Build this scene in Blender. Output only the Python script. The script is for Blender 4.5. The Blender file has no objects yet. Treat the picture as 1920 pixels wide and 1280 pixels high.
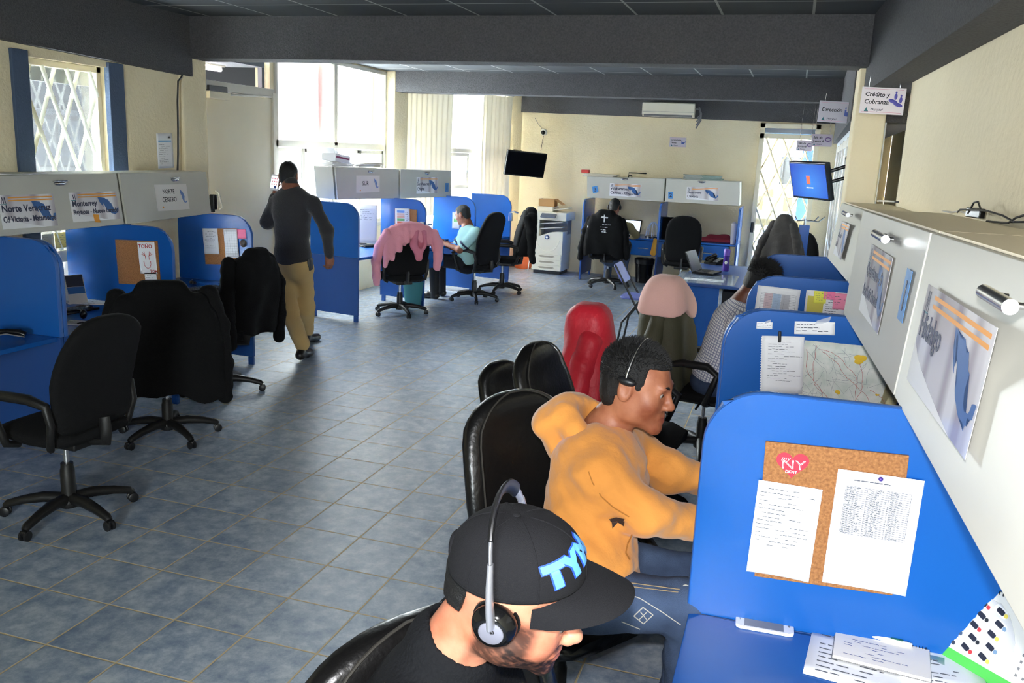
import bpy, bmesh, math, random
import numpy as np
from mathutils import Vector, Matrix, Euler, noise as mnoise
try:
    import openvdb as vdb
except Exception:
    import pyopenvdb as vdb
sc = bpy.context.scene
COL = sc.collection
V = Vector
PI = math.pi

# ------------------------------------------------------------------ camera
CAM_P = V((0, 0, 1.94))
FPX = 1628.63
def _cam_rot(rx, ry, rz):
    B = Matrix(((1, 0, 0), (0, 0, -1), (0, 1, 0)))
    c, s = math.cos, math.sin
    Y = Matrix(((c(rz), -s(rz), 0), (s(rz), c(rz), 0), (0, 0, 1)))
    Pm = Matrix(((1, 0, 0), (0, c(rx), -s(rx)), (0, s(rx), c(rx))))
    Rm = Matrix(((c(ry), -s(ry), 0), (s(ry), c(ry), 0), (0, 0, 1)))
    return Rm @ Pm @ B @ Y
CM = _cam_rot(.2148, .0451, -.3015)          # rows: right, down, forward
cam_d = bpy.data.cameras.new('camera')
cam = bpy.data.objects.new('camera', cam_d)
COL.objects.link(cam)
cam_d.sensor_width = 36
cam_d.lens = 36 * FPX / 1920
cam_d.clip_start = .05
cam.matrix_world = Matrix.Translation(CAM_P) @ Matrix((CM[0], -CM[1], -CM[2])).transposed().to_4x4()
sc.camera = cam

# ------------------------------------------------------------------ light and exposure
sc.view_settings.view_transform = 'Standard'
sc.view_settings.look = 'None'
sc.view_settings.gamma = 1
sc.view_settings.use_curve_mapping = False
sc.view_settings.exposure = 3.2
world = bpy.data.worlds.new('overcast_sky')
sc.world = world
world.use_nodes = True
_bg = world.node_tree.nodes['Background']
_bg.inputs[0].default_value = (.93, .97, 1, 1)
_bg.inputs[1].default_value = 7.5
sc.cycles.use_denoising = True
sc.cycles.max_bounces = 8
sc.cycles.diffuse_bounces = 5
sc.cycles.glossy_bounces = 4
sc.cycles.transmission_bounces = 8
sc.cycles.transparent_max_bounces = 12
sc.cycles.caustics_reflective = False
sc.cycles.caustics_refractive = False
sc.cycles.sample_clamp_indirect = 6
sc.cycles.sample_clamp_direct = .6
sc.cycles.filter_width = 1.0

def area_light(name, loc, target, sx, sy, power, color=(1, 1, 1), portal=False, spread=None):
    d = bpy.data.lights.new(name, 'AREA')
    d.shape = 'RECTANGLE'; d.size = sx; d.size_y = sy; d.energy = power; d.color = color
    if spread: d.spread = spread
    o = bpy.data.objects.new(name, d); COL.objects.link(o)
    o.location = loc
    o.rotation_euler = (V(target) - V(loc)).to_track_quat('-Z', 'Y').to_euler()
    if portal: d.cycles.is_portal = True
    return o
# the flash on top of the photographer's camera
fl = bpy.data.lights.new('camera_flash', 'SPOT')
fl.energy = 28; fl.color = (.98, .98, 1.0); fl.spot_size = math.radians(96); fl.spot_blend = .95
fl.shadow_soft_size = .022
flo = bpy.data.objects.new('camera_flash', fl); COL.objects.link(flo)
flo.location = CAM_P + V((-.012, .03, .085))
flo.rotation_euler = (V((-.55, 3.6, .95)) - flo.location).to_track_quat('-Z', 'Y').to_euler()
# daylight entering by the window openings
area_light('window_portal', (-5.62, 10.0, 1.9), (0, 10.0, 1.9), 2.7, 2.2, 1, portal=True)
area_light('window_portal', (-5.25, 3.9, 1.55), (0, 3.9, 1.55), 1.3, 2.0, 1, portal=True)

# ------------------------------------------------------------------ pixel helpers (1920x1280 frame -> world)
def ray(x, y):
    d = V(((x - 960) / FPX, (y - 640) / FPX, 1))
    return CM.transposed() @ d
def pz(x, y, z=0.): d = ray(x, y); return CAM_P + d * ((z - CAM_P.z) / d.z)
def px(x, y, X): d = ray(x, y); return CAM_P + d * ((X - CAM_P.x) / d.x)
def py(x, y, Y): d = ray(x, y); return CAM_P + d * ((Y - CAM_P.y) / d.y)
def pl(x, y, P0, N): d = ray(x, y); N = V(N); return CAM_P + d * (N.dot(V(P0) - CAM_P) / N.dot(d))
def pd(x, y, dist): d = ray(x, y); return CAM_P + d * dist     # dist along the optical axis
def proj(p):
    c = CM @ (V(p) - CAM_P); return (c.x / c.z * FPX + 960, c.y / c.z * FPX + 640, c.z)

# ------------------------------------------------------------------ materials
def srgb(r, g, b):
    f = lambda c: (c / 255 / 12.92) if c <= 10 else ((c / 255 + .055) / 1.055) ** 2.4
    return (f(r), f(g), f(b), 1)
MATS = {}
def mat(name, col, rough=.5, metal=0, spec=.5, bump=None, var=None, coat=0, trans=0, alpha=1, emit=None, sheen=0, ior=1.45, attr=None, sss=0):
    """col: sRGB triple; bump=(scale,strength,detail); var=(scale,colour2,contrast)"""
    if name in MATS: return MATS[name]
    m = bpy.data.materials.new(name); MATS[name] = m
    m.use_nodes = True
    nt = m.node_tree; N = nt.nodes; L = nt.links
    b = N['Principled BSDF']
    c = srgb(*col)
    b.inputs['Base Color'].default_value = c
    b.inputs['Roughness'].default_value = rough
    b.inputs['Metallic'].default_value = metal
    b.inputs['Specular IOR Level'].default_value = spec
    b.inputs['Coat Weight'].default_value = coat
    b.inputs['Transmission Weight'].default_value = trans
    b.inputs['IOR'].default_value = ior
    b.inputs['Alpha'].default_value = alpha
    b.inputs['Sheen Weight'].default_value = sheen
    if sss:
        b.inputs['Subsurface Weight'].default_value = sss
        b.inputs['Subsurface Radius'].default_value = (.012, .005, .003)
        b.inputs['Subsurface Scale'].default_value = 1
    if emit:
        b.inputs['Emission Color'].default_value = srgb(*emit[0]); b.inputs['Emission Strength'].default_value = emit[1]
    tc = N.new('ShaderNodeTexCoord')
    src = None
    if attr:
        at = N.new('ShaderNodeAttribute'); at.attribute_name = attr
        L.new(at.outputs['Color'], b.inputs['Base Color']); src = at.outputs['Color']
    if var:
        n = N.new('ShaderNodeTexNoise'); n.inputs['Scale'].default_value = var[0]; n.inputs['Detail'].default_value = 6
        L.new(tc.outputs['Object'], n.inputs['Vector'])
        r = N.new('ShaderNodeValToRGB'); k = var[2] if len(var) > 2 else .25
        r.color_ramp.elements[0].position = .5 - k; r.color_ramp.elements[1].position = .5 + k
        L.new(n.outputs['Fac'], r.inputs['Fac'])
        if src is None:
            r.color_ramp.elements[0].color = c; r.color_ramp.elements[1].color = srgb(*var[1])
            L.new(r.outputs['Color'], b.inputs['Base Color'])
        else:
            mx = N.new('ShaderNodeMix'); mx.data_type = 'RGBA'; mx.blend_type = 'MULTIPLY'; mx.inputs[0].default_value = 1
            r.color_ramp.elements[0].color = (1, 1, 1, 1); r.color_ramp.elements[1].color = srgb(*var[1])
            L.new(src, mx.inputs[6]); L.new(r.outputs['Color'], mx.inputs[7]); L.new(mx.outputs[2], b.inputs['Base Color'])
    if bump:
        n = N.new('ShaderNodeTexNoise'); n.inputs['Scale'].default_value = bump[0]
        n.inputs['Detail'].default_value = bump[2] if len(bump) > 2 else 4
        L.new(tc.outputs['Object'], n.inputs['Vector'])
        bp = N.new('ShaderNodeBump'); bp.inputs['Strength'].default_value = bump[1]; bp.inputs['Distance'].default_value = .01
        L.new(n.outputs['Fac'], bp.inputs['Height']); L.new(bp.outputs['Normal'], b.inputs['Normal'])
    return m

# ------------------------------------------------------------------ mesh builder
WM = {}
def wm(o): return WM.get(o.name, Matrix()) if o else Matrix()
def props(o, label=None, cat=None, group=None, kind=None):
    if label: o['label'] = label
    if cat: o['category'] = cat
    if group: o['group'] = group
    if kind: o['kind'] = kind
    return o
def thing(name, label, cat, loc=(0, 0, 0), rz=0, group=None, M=None):
    o = bpy.data.objects.new(name, None); COL.objects.link(o); o.empty_display_size = .05
    W = M if M is not None else Matrix.Translation(V(loc)) @ Matrix.Rotation(rz, 4, 'Z')
    o.matrix_world = W; WM[o.name] = W.copy()
    return props(o, label, cat, group)
def frame(o, right, up):
    x = V(right).normalized(); z = V(up); z = (z - x * z.dot(x)).normalized(); y = z.cross(x)
    M = Matrix((x, y, z)).transposed().to_4x4(); M.translation = V(o); return M
def link(name, me, m, parent=None, label=None, kind=None):
    o = bpy.data.objects.new(name, me); COL.objects.link(o)
    for q in (m if isinstance(m, (list, tuple)) else [m]): me.materials.append(q)
    if parent: o.parent = parent; WM[o.name] = wm(parent)
    if label: o['label'] = label
    if kind: o['kind'] = kind
    return o
class MB:
    def __init__(s): s.bm = bmesh.new(); s.T = Matrix(); s.mi = 0; s.bv = False
    def at(s, M): s.T = M; return s
    def _merge(s, b2):
        me = bpy.data.meshes.new('t'); b2.to_mesh(me); b2.free()
        n = len(s.bm.verts)
        me.transform(s.T)
        nf = len(s.bm.faces); s.bm.from_mesh(me); bpy.data.meshes.remove(me)
        s.bm.faces.ensure_lookup_table()
        if s.mi:
            for f in s.bm.faces[nf:]: f.material_index = s.mi
    def box(s, c, d, rot=None, bev=0, seg=2):
        b = bmesh.new(); bmesh.ops.create_cube(b, size=1)
        bmesh.ops.scale(b, vec=d, verts=b.verts)
        if bev: s.bv = True; bmesh.ops.bevel(b, geom=b.edges[:], offset=min(bev, min(d) * .49), segments=seg, profile=.5, affect='EDGES')
        R = (rot if isinstance(rot, Matrix) else Euler(rot).to_matrix()).to_4x4() if rot is not None else Matrix()
        b.transform(Matrix.Translation(V(c)) @ R); s._merge(b); return s
    def hexa(s, p, bev=0, seg=2):
        b = bmesh.new(); v = [b.verts.new(q) for q in p]
        for f in ((3, 2, 1, 0), (4, 5, 6, 7), (0, 1, 5, 4), (1, 2, 6, 5), (2, 3, 7, 6), (3, 0, 4, 7)): b.faces.new([v[i] for i in f])
        bmesh.ops.recalc_face_normals(b, faces=b.faces)
        if bev: s.bv = True; bmesh.ops.bevel(b, geom=b.edges[:], offset=bev, segments=seg, profile=.5, affect='EDGES')
        s._merge(b); return s
    def poly(s, pts):
        b = bmesh.new(); b.faces.new([b.verts.new(q) for q in pts]); s._merge(b); return s
    def prism(s, poly, d, M=None, bev=0, seg=2, axis='y'):
        """poly in local x,z (axis y) extruded from y=0 to y=d"""
        b = bmesh.new()
        v0 = [b.verts.new((p[0], 0, p[1])) for p in poly]; v1 = [b.verts.new((p[0], d, p[1])) for p in poly]
        n = len(poly)
        b.faces.new(v0); b.faces.new(v1[::-1])
        for i in range(n): b.faces.new((v0[i], v1[i], v1[(i + 1) % n], v0[(i + 1) % n]))
        bmesh.ops.recalc_face_normals(b, faces=b.faces)
        if bev:
            s.bv = True
            es = [e for e in b.edges if abs(e.verts[0].co.y - e.verts[1].co.y) < 1e-7]
            bmesh.ops.bevel(b, geom=es, offset=bev, segments=seg, profile=.5, affect='EDGES')
        big = [f for f in b.faces if len(f.verts) > 4]
        if big: bmesh.ops.triangulate(b, faces=big)
        if M: b.transform(M)
        s._merge(b); return s
    def tube(s, pts, r, seg=8, closed=False, flat=1.0, up=None):
        pts = [V(p) for p in pts]; n = len(pts)
        rr = r if isinstance(r, (list, tuple)) else [r] * n
        b = bmesh.new(); rings = []; prev = None
        for i, p in enumerate(pts):
            a = pts[(i - 1) % n] if (closed or i > 0) else p; c = pts[(i + 1) % n] if (closed or i < n - 1) else p
            t = (c - a); t = t.normalized() if t.length > 1e-9 else V((0, 0, 1))
            if up is not None: x = V(up) - t * V(up).dot(t)
            elif prev is None: x = t.orthogonal()
            else: x = prev - t * prev.dot(t)
            if x.length < 1e-6: x = t.orthogonal()
            x.normalize(); prev = x; y = t.cross(x)
            rings.append([b.verts.new(p + (x * math.cos(2 * PI * k / seg) * flat + y * math.sin(2 * PI * k / seg)) * rr[i]) for k in range(seg)])
        m = n if closed else n - 1
        for i in range(m):
            A, B = rings[i], rings[(i + 1) % n]
            for k in range(seg): b.faces.new((A[k], A[(k + 1) % seg], B[(k + 1) % seg], B[k]))
        if not closed: b.faces.new(rings[0][::-1]); b.faces.new(rings[-1])
        s._merge(b); return s
    def lathe(s, prof, seg=24, M=None, sx=1, sy=1):
        b = bmesh.new(); rings = []
        for r, z in prof:
            if r < 1e-6: rings.append([b.verts.new((0, 0, z))])
            else: rings.append([b.verts.new((r * sx * math.cos(2 * PI * k / seg), r * sy * math.sin(2 * PI * k / seg), z)) for k in range(seg)])
        for A, B in zip(rings, rings[1:]):
            for k in range(seg):
                q = [A[k % len(A)], A[(k + 1) % len(A)], B[(k + 1) % len(B)], B[k % len(B)]]
                q = list(dict.fromkeys(q))
                if len(q) > 2: b.faces.new(q)
        for R_ in (rings[0], rings[-1]):
            if len(R_) > 2: b.faces.new(R_)
        bmesh.ops.recalc_face_normals(b, faces=b.faces)
        if M: b.transform(M)
        s._merge(b); return s
    def grid(s, fn, nu, nv, thick=0, closed_u=False):
        b = bmesh.new(); g = [[b.verts.new(fn(i / nu, j / nv)) for j in range(nv + 1)] for i in range(nu + (0 if closed_u else 1))]
        K = len(g)
        for i in range(nu):
            for j in range(nv): b.faces.new((g[i][j], g[(i + 1) % K][j], g[(i + 1) % K][j + 1], g[i][j + 1]))
        if thick:
            b.normal_update()
            bmesh.ops.solidify(b, geom=b.faces[:], thickness=thick)
        s._merge(b); return s
    def sph(s, c, r, seg=16, rot=None):
        r = r if isinstance(r, (tuple, list)) else (r, r, r)
        b = bmesh.new(); bmesh.ops.create_uvsphere(b, u_segments=seg, v_segments=max(6, seg // 2), radius=1)
        bmesh.ops.scale(b, vec=r, verts=b.verts)
        R = (rot if isinstance(rot, Matrix) else Euler(rot).to_matrix()).to_4x4() if rot is not None else Matrix()
        b.transform(Matrix.Translation(V(c)) @ R); s._merge(b); return s
    def build(s, name, m, parent=None, world=False, angle=50, label=None, kind=None, smooth=True):
        if world and parent: s.bm.transform(wm(parent).inverted())
        me = bpy.data.meshes.new(name); s.bm.to_mesh(me); s.bm.free()
        if smooth:
            me.polygons.foreach_set('use_smooth', [True] * len(me.polygons))
            me.set_sharp_from_angle(angle=math.radians(angle))
        o = link(name, me, m, parent, label, kind)
        if s.bv: w = o.modifiers.new('weighted_normal', 'WEIGHTED_NORMAL'); w.keep_sharp = True
        return o
def rrect(w, h, r, n=6, cx=0, cz=0):
    out = []
    for (sx, sz, a0) in ((1, 1, 0), (-1, 1, 90), (-1, -1, 180), (1, -1, 270)):
        for k in range(n + 1):
            a = math.radians(a0 + 90 * k / n)
            out.append((cx + sx * (w / 2 - r) + r * math.cos(a), cz + sz * (h / 2 - r) + r * math.sin(a)))
    return out
def text(txt, size, M, m, parent, name='lettering', bold=0, depth=.0004, align='LEFT', sx=1, shear=0, label=None):
    c = bpy.data.curves.new('t', 'FONT'); c.body = txt; c.size = size; c.align_x = align; c.offset = bold; c.extrude = depth; c.shear = shear
    c.resolution_u = 2
    o = bpy.data.objects.new('t', c)
    me = bpy.data.meshes.new_from_object(o); bpy.data.objects.remove(o); bpy.data.curves.remove(c)
    me.transform(Matrix.Diagonal((sx, 1, 1, 1)))
    me.transform(M @ Matrix.Rotation(PI / 2, 4, 'X'))
    me.name = name; me.materials.clear()
    return link(name, me, m, parent, label)
def copy_tree(o, M, label=None, group=None):
    c = o.copy(); COL.objects.link(c); c.matrix_world = M; WM[c.name] = M.copy()
    if label: c['label'] = label
    if group: c['group'] = group
    def rec(a, b):
        for ch in list(a.children):
            d = ch.copy(); COL.objects.link(d); d.parent = b; WM[d.name] = WM[b.name]
            rec(ch, d)
    rec(o, c); return c
def TM(x, y, z, rz=0): return Matrix.Translation((x, y, z)) @ Matrix.Rotation(rz, 4, 'Z')

# ------------------------------------------------------------------ signed-distance sculpting (continuous bodies and cloth)
class SDF:
    def __init__(s): s.p = []
    def cap(s, a, b, ra, rb=None, k=.02, op='+'): s.p.append(('c', np.array(a, float), np.array(b, float), ra, ra if rb is None else rb, k, op)); return s
    def ell(s, c, r, R=None, k=.02, op='+'): s.p.append(('e', np.array(c, float), np.array(r, float), np.array(R if R is not None else np.eye(3), float), 0, k, op)); return s
    def box(s, c, h, R=None, rd=.01, k=.02, op='+'): s.p.append(('b', np.array(c, float), np.array(h, float), np.array(R if R is not None else np.eye(3), float), rd, k, op)); return s
    def chain(s, pts, rs, k=.02, op='+'):
        for i in range(len(pts) - 1): s.cap(pts[i], pts[i + 1], rs[i], rs[i + 1], k, op)
        return s
    def _bb(s, q):
        if q[0] == 'c': r = max(q[3], q[4]); return np.minimum(q[1], q[2]) - r, np.maximum(q[1], q[2]) + r
        h = np.abs(q[3]) @ q[2] + (q[4] if q[0] == 'b' else 0); return q[1] - h, q[1] + h
    def mesh(s, res, fn=None, clip=None):
        add = [s._bb(q) for q in s.p if q[6] == '+']
        lo = np.min([a for a, b in add], 0) - 3 * res; hi = np.max([b for a, b in add], 0) + 3 * res
        n = np.ceil((hi - lo) / res).astype(int) + 1
        F = np.full(n, .08, np.float32)
        ax = [lo[i] + res * np.arange(n[i]) for i in range(3)]
        for q in s.p:
            a, b = s._bb(q); mg = q[5] + 3 * res + .02
            i0 = np.maximum(0, np.floor((a - mg - lo) / res).astype(int)); i1 = np.minimum(n, np.ceil((b + mg - lo) / res).astype(int) + 1)
            if np.any(i1 <= i0): continue
            sl = tuple(slice(i0[i], i1[i]) for i in range(3))
            X, Y, Z = np.meshgrid(*[ax[i][sl[i]] for i in range(3)], indexing='ij', sparse=True)
            if q[0] == 'c':
                ba = q[2] - q[1]; L2 = max(ba @ ba, 1e-9)
                h = np.clip(((X - q[1][0]) * ba[0] + (Y - q[1][1]) * ba[1] + (Z - q[1][2]) * ba[2]) / L2, 0, 1)
                d = np.sqrt((X - q[1][0] - ba[0] * h) ** 2 + (Y - q[1][1] - ba[1] * h) ** 2 + (Z - q[1][2] - ba[2] * h) ** 2) - (q[3] + (q[4] - q[3]) * h)
            else:
                R = q[3]; dx, dy, dz = X - q[1][0], Y - q[1][1], Z - q[1][2]
                l = [R[0, i] * dx + R[1, i] * dy + R[2, i] * dz for i in range(3)]
                if q[0] == 'e':
                    r = q[2]; k0 = np.sqrt(sum((l[i] / r[i]) ** 2 for i in range(3))); k1 = np.sqrt(sum((l[i] / r[i] ** 2) ** 2 for i in range(3)))
                    d = k0 * (k0 - 1) / np.maximum(k1, 1e-6)
                else:
                    w = [np.abs(l[i]) - q[2][i] for i in range(3)]
                    d = np.sqrt(sum(np.maximum(v, 0) ** 2 for v in w)) + np.minimum(np.maximum(np.maximum(w[0], w[1]), w[2]), 0) - q[4]
            k = max(q[5], 1e-5); f = F[sl]
            if q[6] == '+':
                hh = np.maximum(k - np.abs(f - d), 0) / k; F[sl] = np.minimum(f, d) - hh * hh * k * .25
            else:
                hh = np.maximum(k - np.abs(f + d), 0) / k; F[sl] = np.maximum(f, -d) + hh * hh * k * .25
        if fn is not None or clip is not None:
            X, Y, Z = np.meshgrid(*ax, indexing='ij', sparse=True)
            if fn is not None: F = F + fn(X, Y, Z).astype(np.float32)
            if clip is not None: F = np.maximum(F, clip(X, Y, Z).astype(np.float32))
        F[0] = F[-1] = .08; F[:, 0] = F[:, -1] = .08; F[:, :, 0] = F[:, :, -1] = .08
        g = vdb.FloatGrid(.08); g.copyFromArray(np.ascontiguousarray(F.astype(np.float32)))
        P, Q = g.convertToQuads(isovalue=0.0)
        return np.asarray(P) * res + lo, np.asarray(Q)[:, ::-1] if False else np.asarray(Q)
def sdf_obj(name, S, res, m, parent=None, fn=None, clip=None, post=None, tint=None, label=None, local=False):
    """S in world coordinates; the mesh is stored relative to its parent"""
    P, Q = S.mesh(res, fn, clip)
    if post is not None: P = post(P)
    me = bpy.data.meshes.new(name)
    W = np.eye(4) if local else np.array(wm(parent).inverted())
    P2 = P @ W[:3, :3].T + W[:3, 3]
    me.from_pydata(P2.tolist(), [], Q.tolist()); me.validate(); me.update()
    # outward normals
    vol = 0
    a = P[Q[:, 0]]; b = P[Q[:, 1]]; c = P[Q[:, 2]]
    vol = np.einsum('ij,ij->i', a, np.cross(b, c)).sum()
    if vol < 0: me.flip_normals()
    me.polygons.foreach_set('use_smooth', [True] * len(me.polygons))
    if tint is not None:
        C = np.ones((len(P), 4), np.float32); C[:, :3] = tint(P)
        at = me.color_attributes.new('tint', 'FLOAT_COLOR', 'POINT'); at.data.foreach_set('color', C.ravel())
    return link(name, me, m, parent, label)
def nz(X, Y, Z, f, seed=0):
    """cheap smooth pseudo-noise from summed sines"""
    r = np.random.RandomState(seed); o = 0
    for i in range(5):
        d = r.normal(size=3); d /= np.linalg.norm(d); ph = r.uniform(0, 6.28); s = f * r.uniform(.7, 1.6)
        o = o + np.sin(s * (X * d[0] + Y * d[1] + Z * d[2]) + ph)
    return o / 5
# ================================================================== the room
def struct(name, mb, m, parent=None, **k): return mb.build(name, m, parent, kind=None if parent else 'structure', **k)
m_wall = mat('cream_plaster', (240, 227, 194), .85, bump=(38, .7, 8), var=(2.2, (230, 214, 176), .3))
m_wallr = mat('cream_plaster_smooth', (242, 229, 196), .8, bump=(24, .45, 8), var=(1.3, (232, 218, 184), .3))
m_beam = mat('charcoal_stipple', (92, 91, 92), .95, bump=(90, 1.0, 5), var=(85, (66, 66, 68), .3))
m_ceil = mat('dark_ceiling', (58, 60, 62), .9, bump=(90, .4, 4))
m_frame = mat('aluminium_frame', (188, 185, 176), .4, metal=.25)
m_cream = mat('cream_enamel', (222, 212, 184), .4)
m_bluestrip = mat('slate_paint', (72, 88, 112), .75, bump=(60, .5, 4))
def clear_glass():
    m = bpy.data.materials.new('window_glass'); m.use_nodes = True; nt = m.node_tree; N, L = nt.nodes, nt.links
    N.remove(N['Principled BSDF']); t = N.new('ShaderNodeBsdfTransparent'); t.inputs[0].default_value = (.9, .93, .93, 1); g = N.new('ShaderNodeBsdfGlossy'); g.inputs['Roughness'].default_value = .02
    mx = N.new('ShaderNodeMixShader'); mx.inputs[0].default_value = .05; L.new(t.outputs[0], mx.inputs[1]); L.new(g.outputs[0], mx.inputs[2]); L.new(mx.outputs[0], N['Material Output'].inputs[0]); return m
m_glass = clear_glass()
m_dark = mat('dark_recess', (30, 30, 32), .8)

# --- floor: square slate blue tiles with sandy joints
def floor_mat():
    m = bpy.data.materials.new('floor_tiles'); m.use_nodes = True; nt = m.node_tree; N, L = nt.nodes, nt.links
    b = N['Principled BSDF']; tc = N.new('ShaderNodeTexCoord'); sp = N.new('ShaderNodeSeparateXYZ'); L.new(tc.outputs['Object'], sp.inputs[0])
    def mth(op, a, v=None):
        n = N.new('ShaderNodeMath'); n.operation = op
        for i, q in enumerate((a, v)):
            if q is None: continue
            if isinstance(q, (int, float)): n.inputs[i].default_value = q
            else: L.new(q, n.inputs[i])
        return n.outputs[0]
    d, fl_ = [], []
    for ax, off in (('X', 7.7755), ('Y', -7.1539)):
        u = mth('ADD', mth('DIVIDE', sp.outputs[ax], .33), off + 40)
        f = mth('FRACT', u); d.append(mth('MINIMUM', f, mth('SUBTRACT', 1, f))); fl_.append(mth('FLOOR', u))
    g = mth('MINIMUM', d[0], d[1])
    mr = N.new('ShaderNodeMapRange'); mr.inputs[1].default_value = .009; mr.inputs[2].default_value = .015; L.new(g, mr.inputs[0])
    cb = N.new('ShaderNodeCombineXYZ'); L.new(fl_[0], cb.inputs[0]); L.new(fl_[1], cb.inputs[1])
    wn = N.new('ShaderNodeTexWhiteNoise'); wn.noise_dimensions = '2D'; L.new(cb.outputs[0], wn.inputs['Vector'])
    ad = N.new('ShaderNodeVectorMath'); ad.operation = 'MULTIPLY_ADD'; L.new(wn.outputs['Color'], ad.inputs[0]); ad.inputs[1].default_value = (9, 9, 9); L.new(tc.outputs['Object'], ad.inputs[2])
    n1 = N.new('ShaderNodeTexNoise'); n1.inputs['Scale'].default_value = 11; n1.inputs['Detail'].default_value = 9; n1.inputs['Roughness'].default_value = .74; L.new(ad.outputs[0], n1.inputs['Vector'])
    r = N.new('ShaderNodeValToRGB'); e = r.color_ramp.elements
    e[0].position = .36; e[0].color = srgb(118, 136, 160); e[1].position = .64; e[1].color = srgb(186, 195, 203)
    x = r.color_ramp.elements.new(.5); x.color = srgb(152, 165, 181)
    L.new(n1.outputs['Fac'], r.inputs[0])
    hs = N.new('ShaderNodeHueSaturation'); L.new(r.outputs[0], hs.inputs['Color']); L.new(mth('ADD', mth('MULTIPLY', wn.outputs['Value'], .14), .93), hs.inputs['Value'])
    mx = N.new('ShaderNodeMix'); mx.data_type = 'RGBA'; mx.inputs[6].default_value = srgb(202, 182, 142); L.new(mr.outputs[0], mx.inputs[0]); L.new(hs.outputs[0], mx.inputs[7])
    L.new(mx.outputs[2], b.inputs['Base Color'])
    L.new(mth('SUBTRACT', .85, mth('MULTIPLY', mr.outputs[0], .5)), b.inputs['Roughness'])
    bp = N.new('ShaderNodeBump'); bp.inputs['Strength'].default_value = .5; bp.inputs['Distance'].default_value = .004
    L.new(mth('ADD', mr.outputs[0], mth('MULTIPLY', n1.outputs['Fac'], .12)), bp.inputs['Height']); L.new(bp.outputs[0], b.inputs['Normal'])
    return m
struct('floor', MB().box((-2.3, 6, -.05), (8, 18.6, .1)), floor_mat())

# --- ceiling: dark panels on a pale metal grid
def ceil_mat():
    m = bpy.data.materials.new('ceiling_panels'); m.use_nodes = True; nt = m.node_tree; N, L = nt.nodes, nt.links
    b = N['Principled BSDF']; b.inputs['Roughness'].default_value = .9
    tc = N.new('ShaderNodeTexCoord'); br = N.new('ShaderNodeTexBrick'); L.new(tc.outputs['Object'], br.inputs['Vector'])
    br.offset = 0; br.inputs['Scale'].default_value = 1; br.inputs['Brick Width'].default_value = .61; br.inputs['Row Height'].default_value = .61
    br.inputs['Mortar Size'].default_value = .009; br.inputs['Mortar Smooth'].default_value = 0
    br.inputs['Color1'].default_value = srgb(60, 63, 66); br.inputs['Color2'].default_value = srgb(52, 55, 58); br.inputs['Mortar'].default_value = srgb(150, 150, 146)
    L.new(br.outputs['Color'], b.inputs['Base Color']); return m
CZ = 2.95
m_ceilp = ceil_mat()
struct('ceiling', MB().box((-1.9, 5.6, CZ + .05), (7.6, 17.6, .1)), m_ceilp)

def wall_with_holes(x0, x1, z0, z1, holes, t):
    """slab in local x,z with thickness t along +y; holes (x0,x1,z0,z1) sorted by x"""
    mb = MB(); c = x0
    for a, b, p, q in holes:
        if a > c: mb.box(((c + a) / 2, t / 2, (z0 + z1) / 2), (a - c, t, z1 - z0))
        if p > z0: mb.box(((a + b) / 2, t / 2, (z0 + p) / 2), (b - a, t, p - z0))
        if q < z1: mb.box(((a + b) / 2, t / 2, (q + z1) / 2), (b - a, t, z1 - q))
        c = b
    if x1 > c: mb.box(((c + x1) / 2, t / 2, (z0 + z1) / 2), (x1 - c, t, z1 - z0))
    return mb
# --- left wall, near length (faces +X): local x runs along +Y, y goes outwards (-X)
XL = -5.15
w1y0, w1y1 = px(52, 150, XL).y, px(204, 200, XL).y
w1z1 = (px(52, 104, XL).z + px(200, 128, XL).z) / 2
YL = px(384, 300, XL).y
F_left = frame((XL, 0, 0), (0, 1, 0), (0, 0, 1))
struct('wall_left', wall_with_holes(-3, YL, 0, CZ, [(w1y0, w1y1, .55, w1z1)], .13), m_wall).matrix_world = F_left
# plastered column at the end of that wall
yc0 = px(338, 200, XL).y
struct('trim_1', MB().box((XL - .02, (yc0 + YL) / 2, CZ / 2), (.12, YL - yc0 + .02, CZ), bev=.02), m_wall)
# painted slate pilasters beside the window
for a, b, nm in ((24, 55, 'trim_2'), (203, 231, 'trim_3')):
    ya, yb = px(a, 200, XL).y, px(b, 200, XL).y
    struct(nm, MB().box((XL + .0, (ya + yb) / 2, w1z1 / 2 + .02), (.05, yb - ya, w1z1 + .04), bev=.006), m_bluestrip)
# window in the near left wall: frame, crossbar, lattice grille and panes
def lattice(mb, x0, x1, z0, z1, n, slope, r, y=0):
    """crossed flat bars clipped to a rectangle"""
    w, h = x1 - x0, z1 - z0
    st = w / n; run = h / slope
    k = -int(run / st) - 2
    while k < n + int(run / st) + 3:
        for sgn in (1, -1):
            xa = x0 + k * st if sgn > 0 else x0 + k * st
            pts = []
            p0 = [xa, z0]; p1 = [xa + sgn * run, z1]
            t0, t1 = 0., 1.
            for edge, inside in ((x0, 1), (x1, -1)):
                d = p1[0] - p0[0]
                t = (edge - p0[0]) / d
                if (d > 0) == (inside > 0): t0 = max(t0, t)
                else: t1 = min(t1, t)
            if t1 - t0 > .01:
                A = V((p0[0] + (p1[0] - p0[0]) * t0, y + sgn * r * .8, z0 + h * t0)); B = V((p0[0] + (p1[0] - p0[0]) * t1, y + sgn * r * .8, z0 + h * t1))
                mb.tube([A, B], r, 6, flat=.5)
        k += 1
    return mb
W1 = frame((XL - .1, 0, 0), (0, 1, 0), (0, 0, 1))
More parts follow.
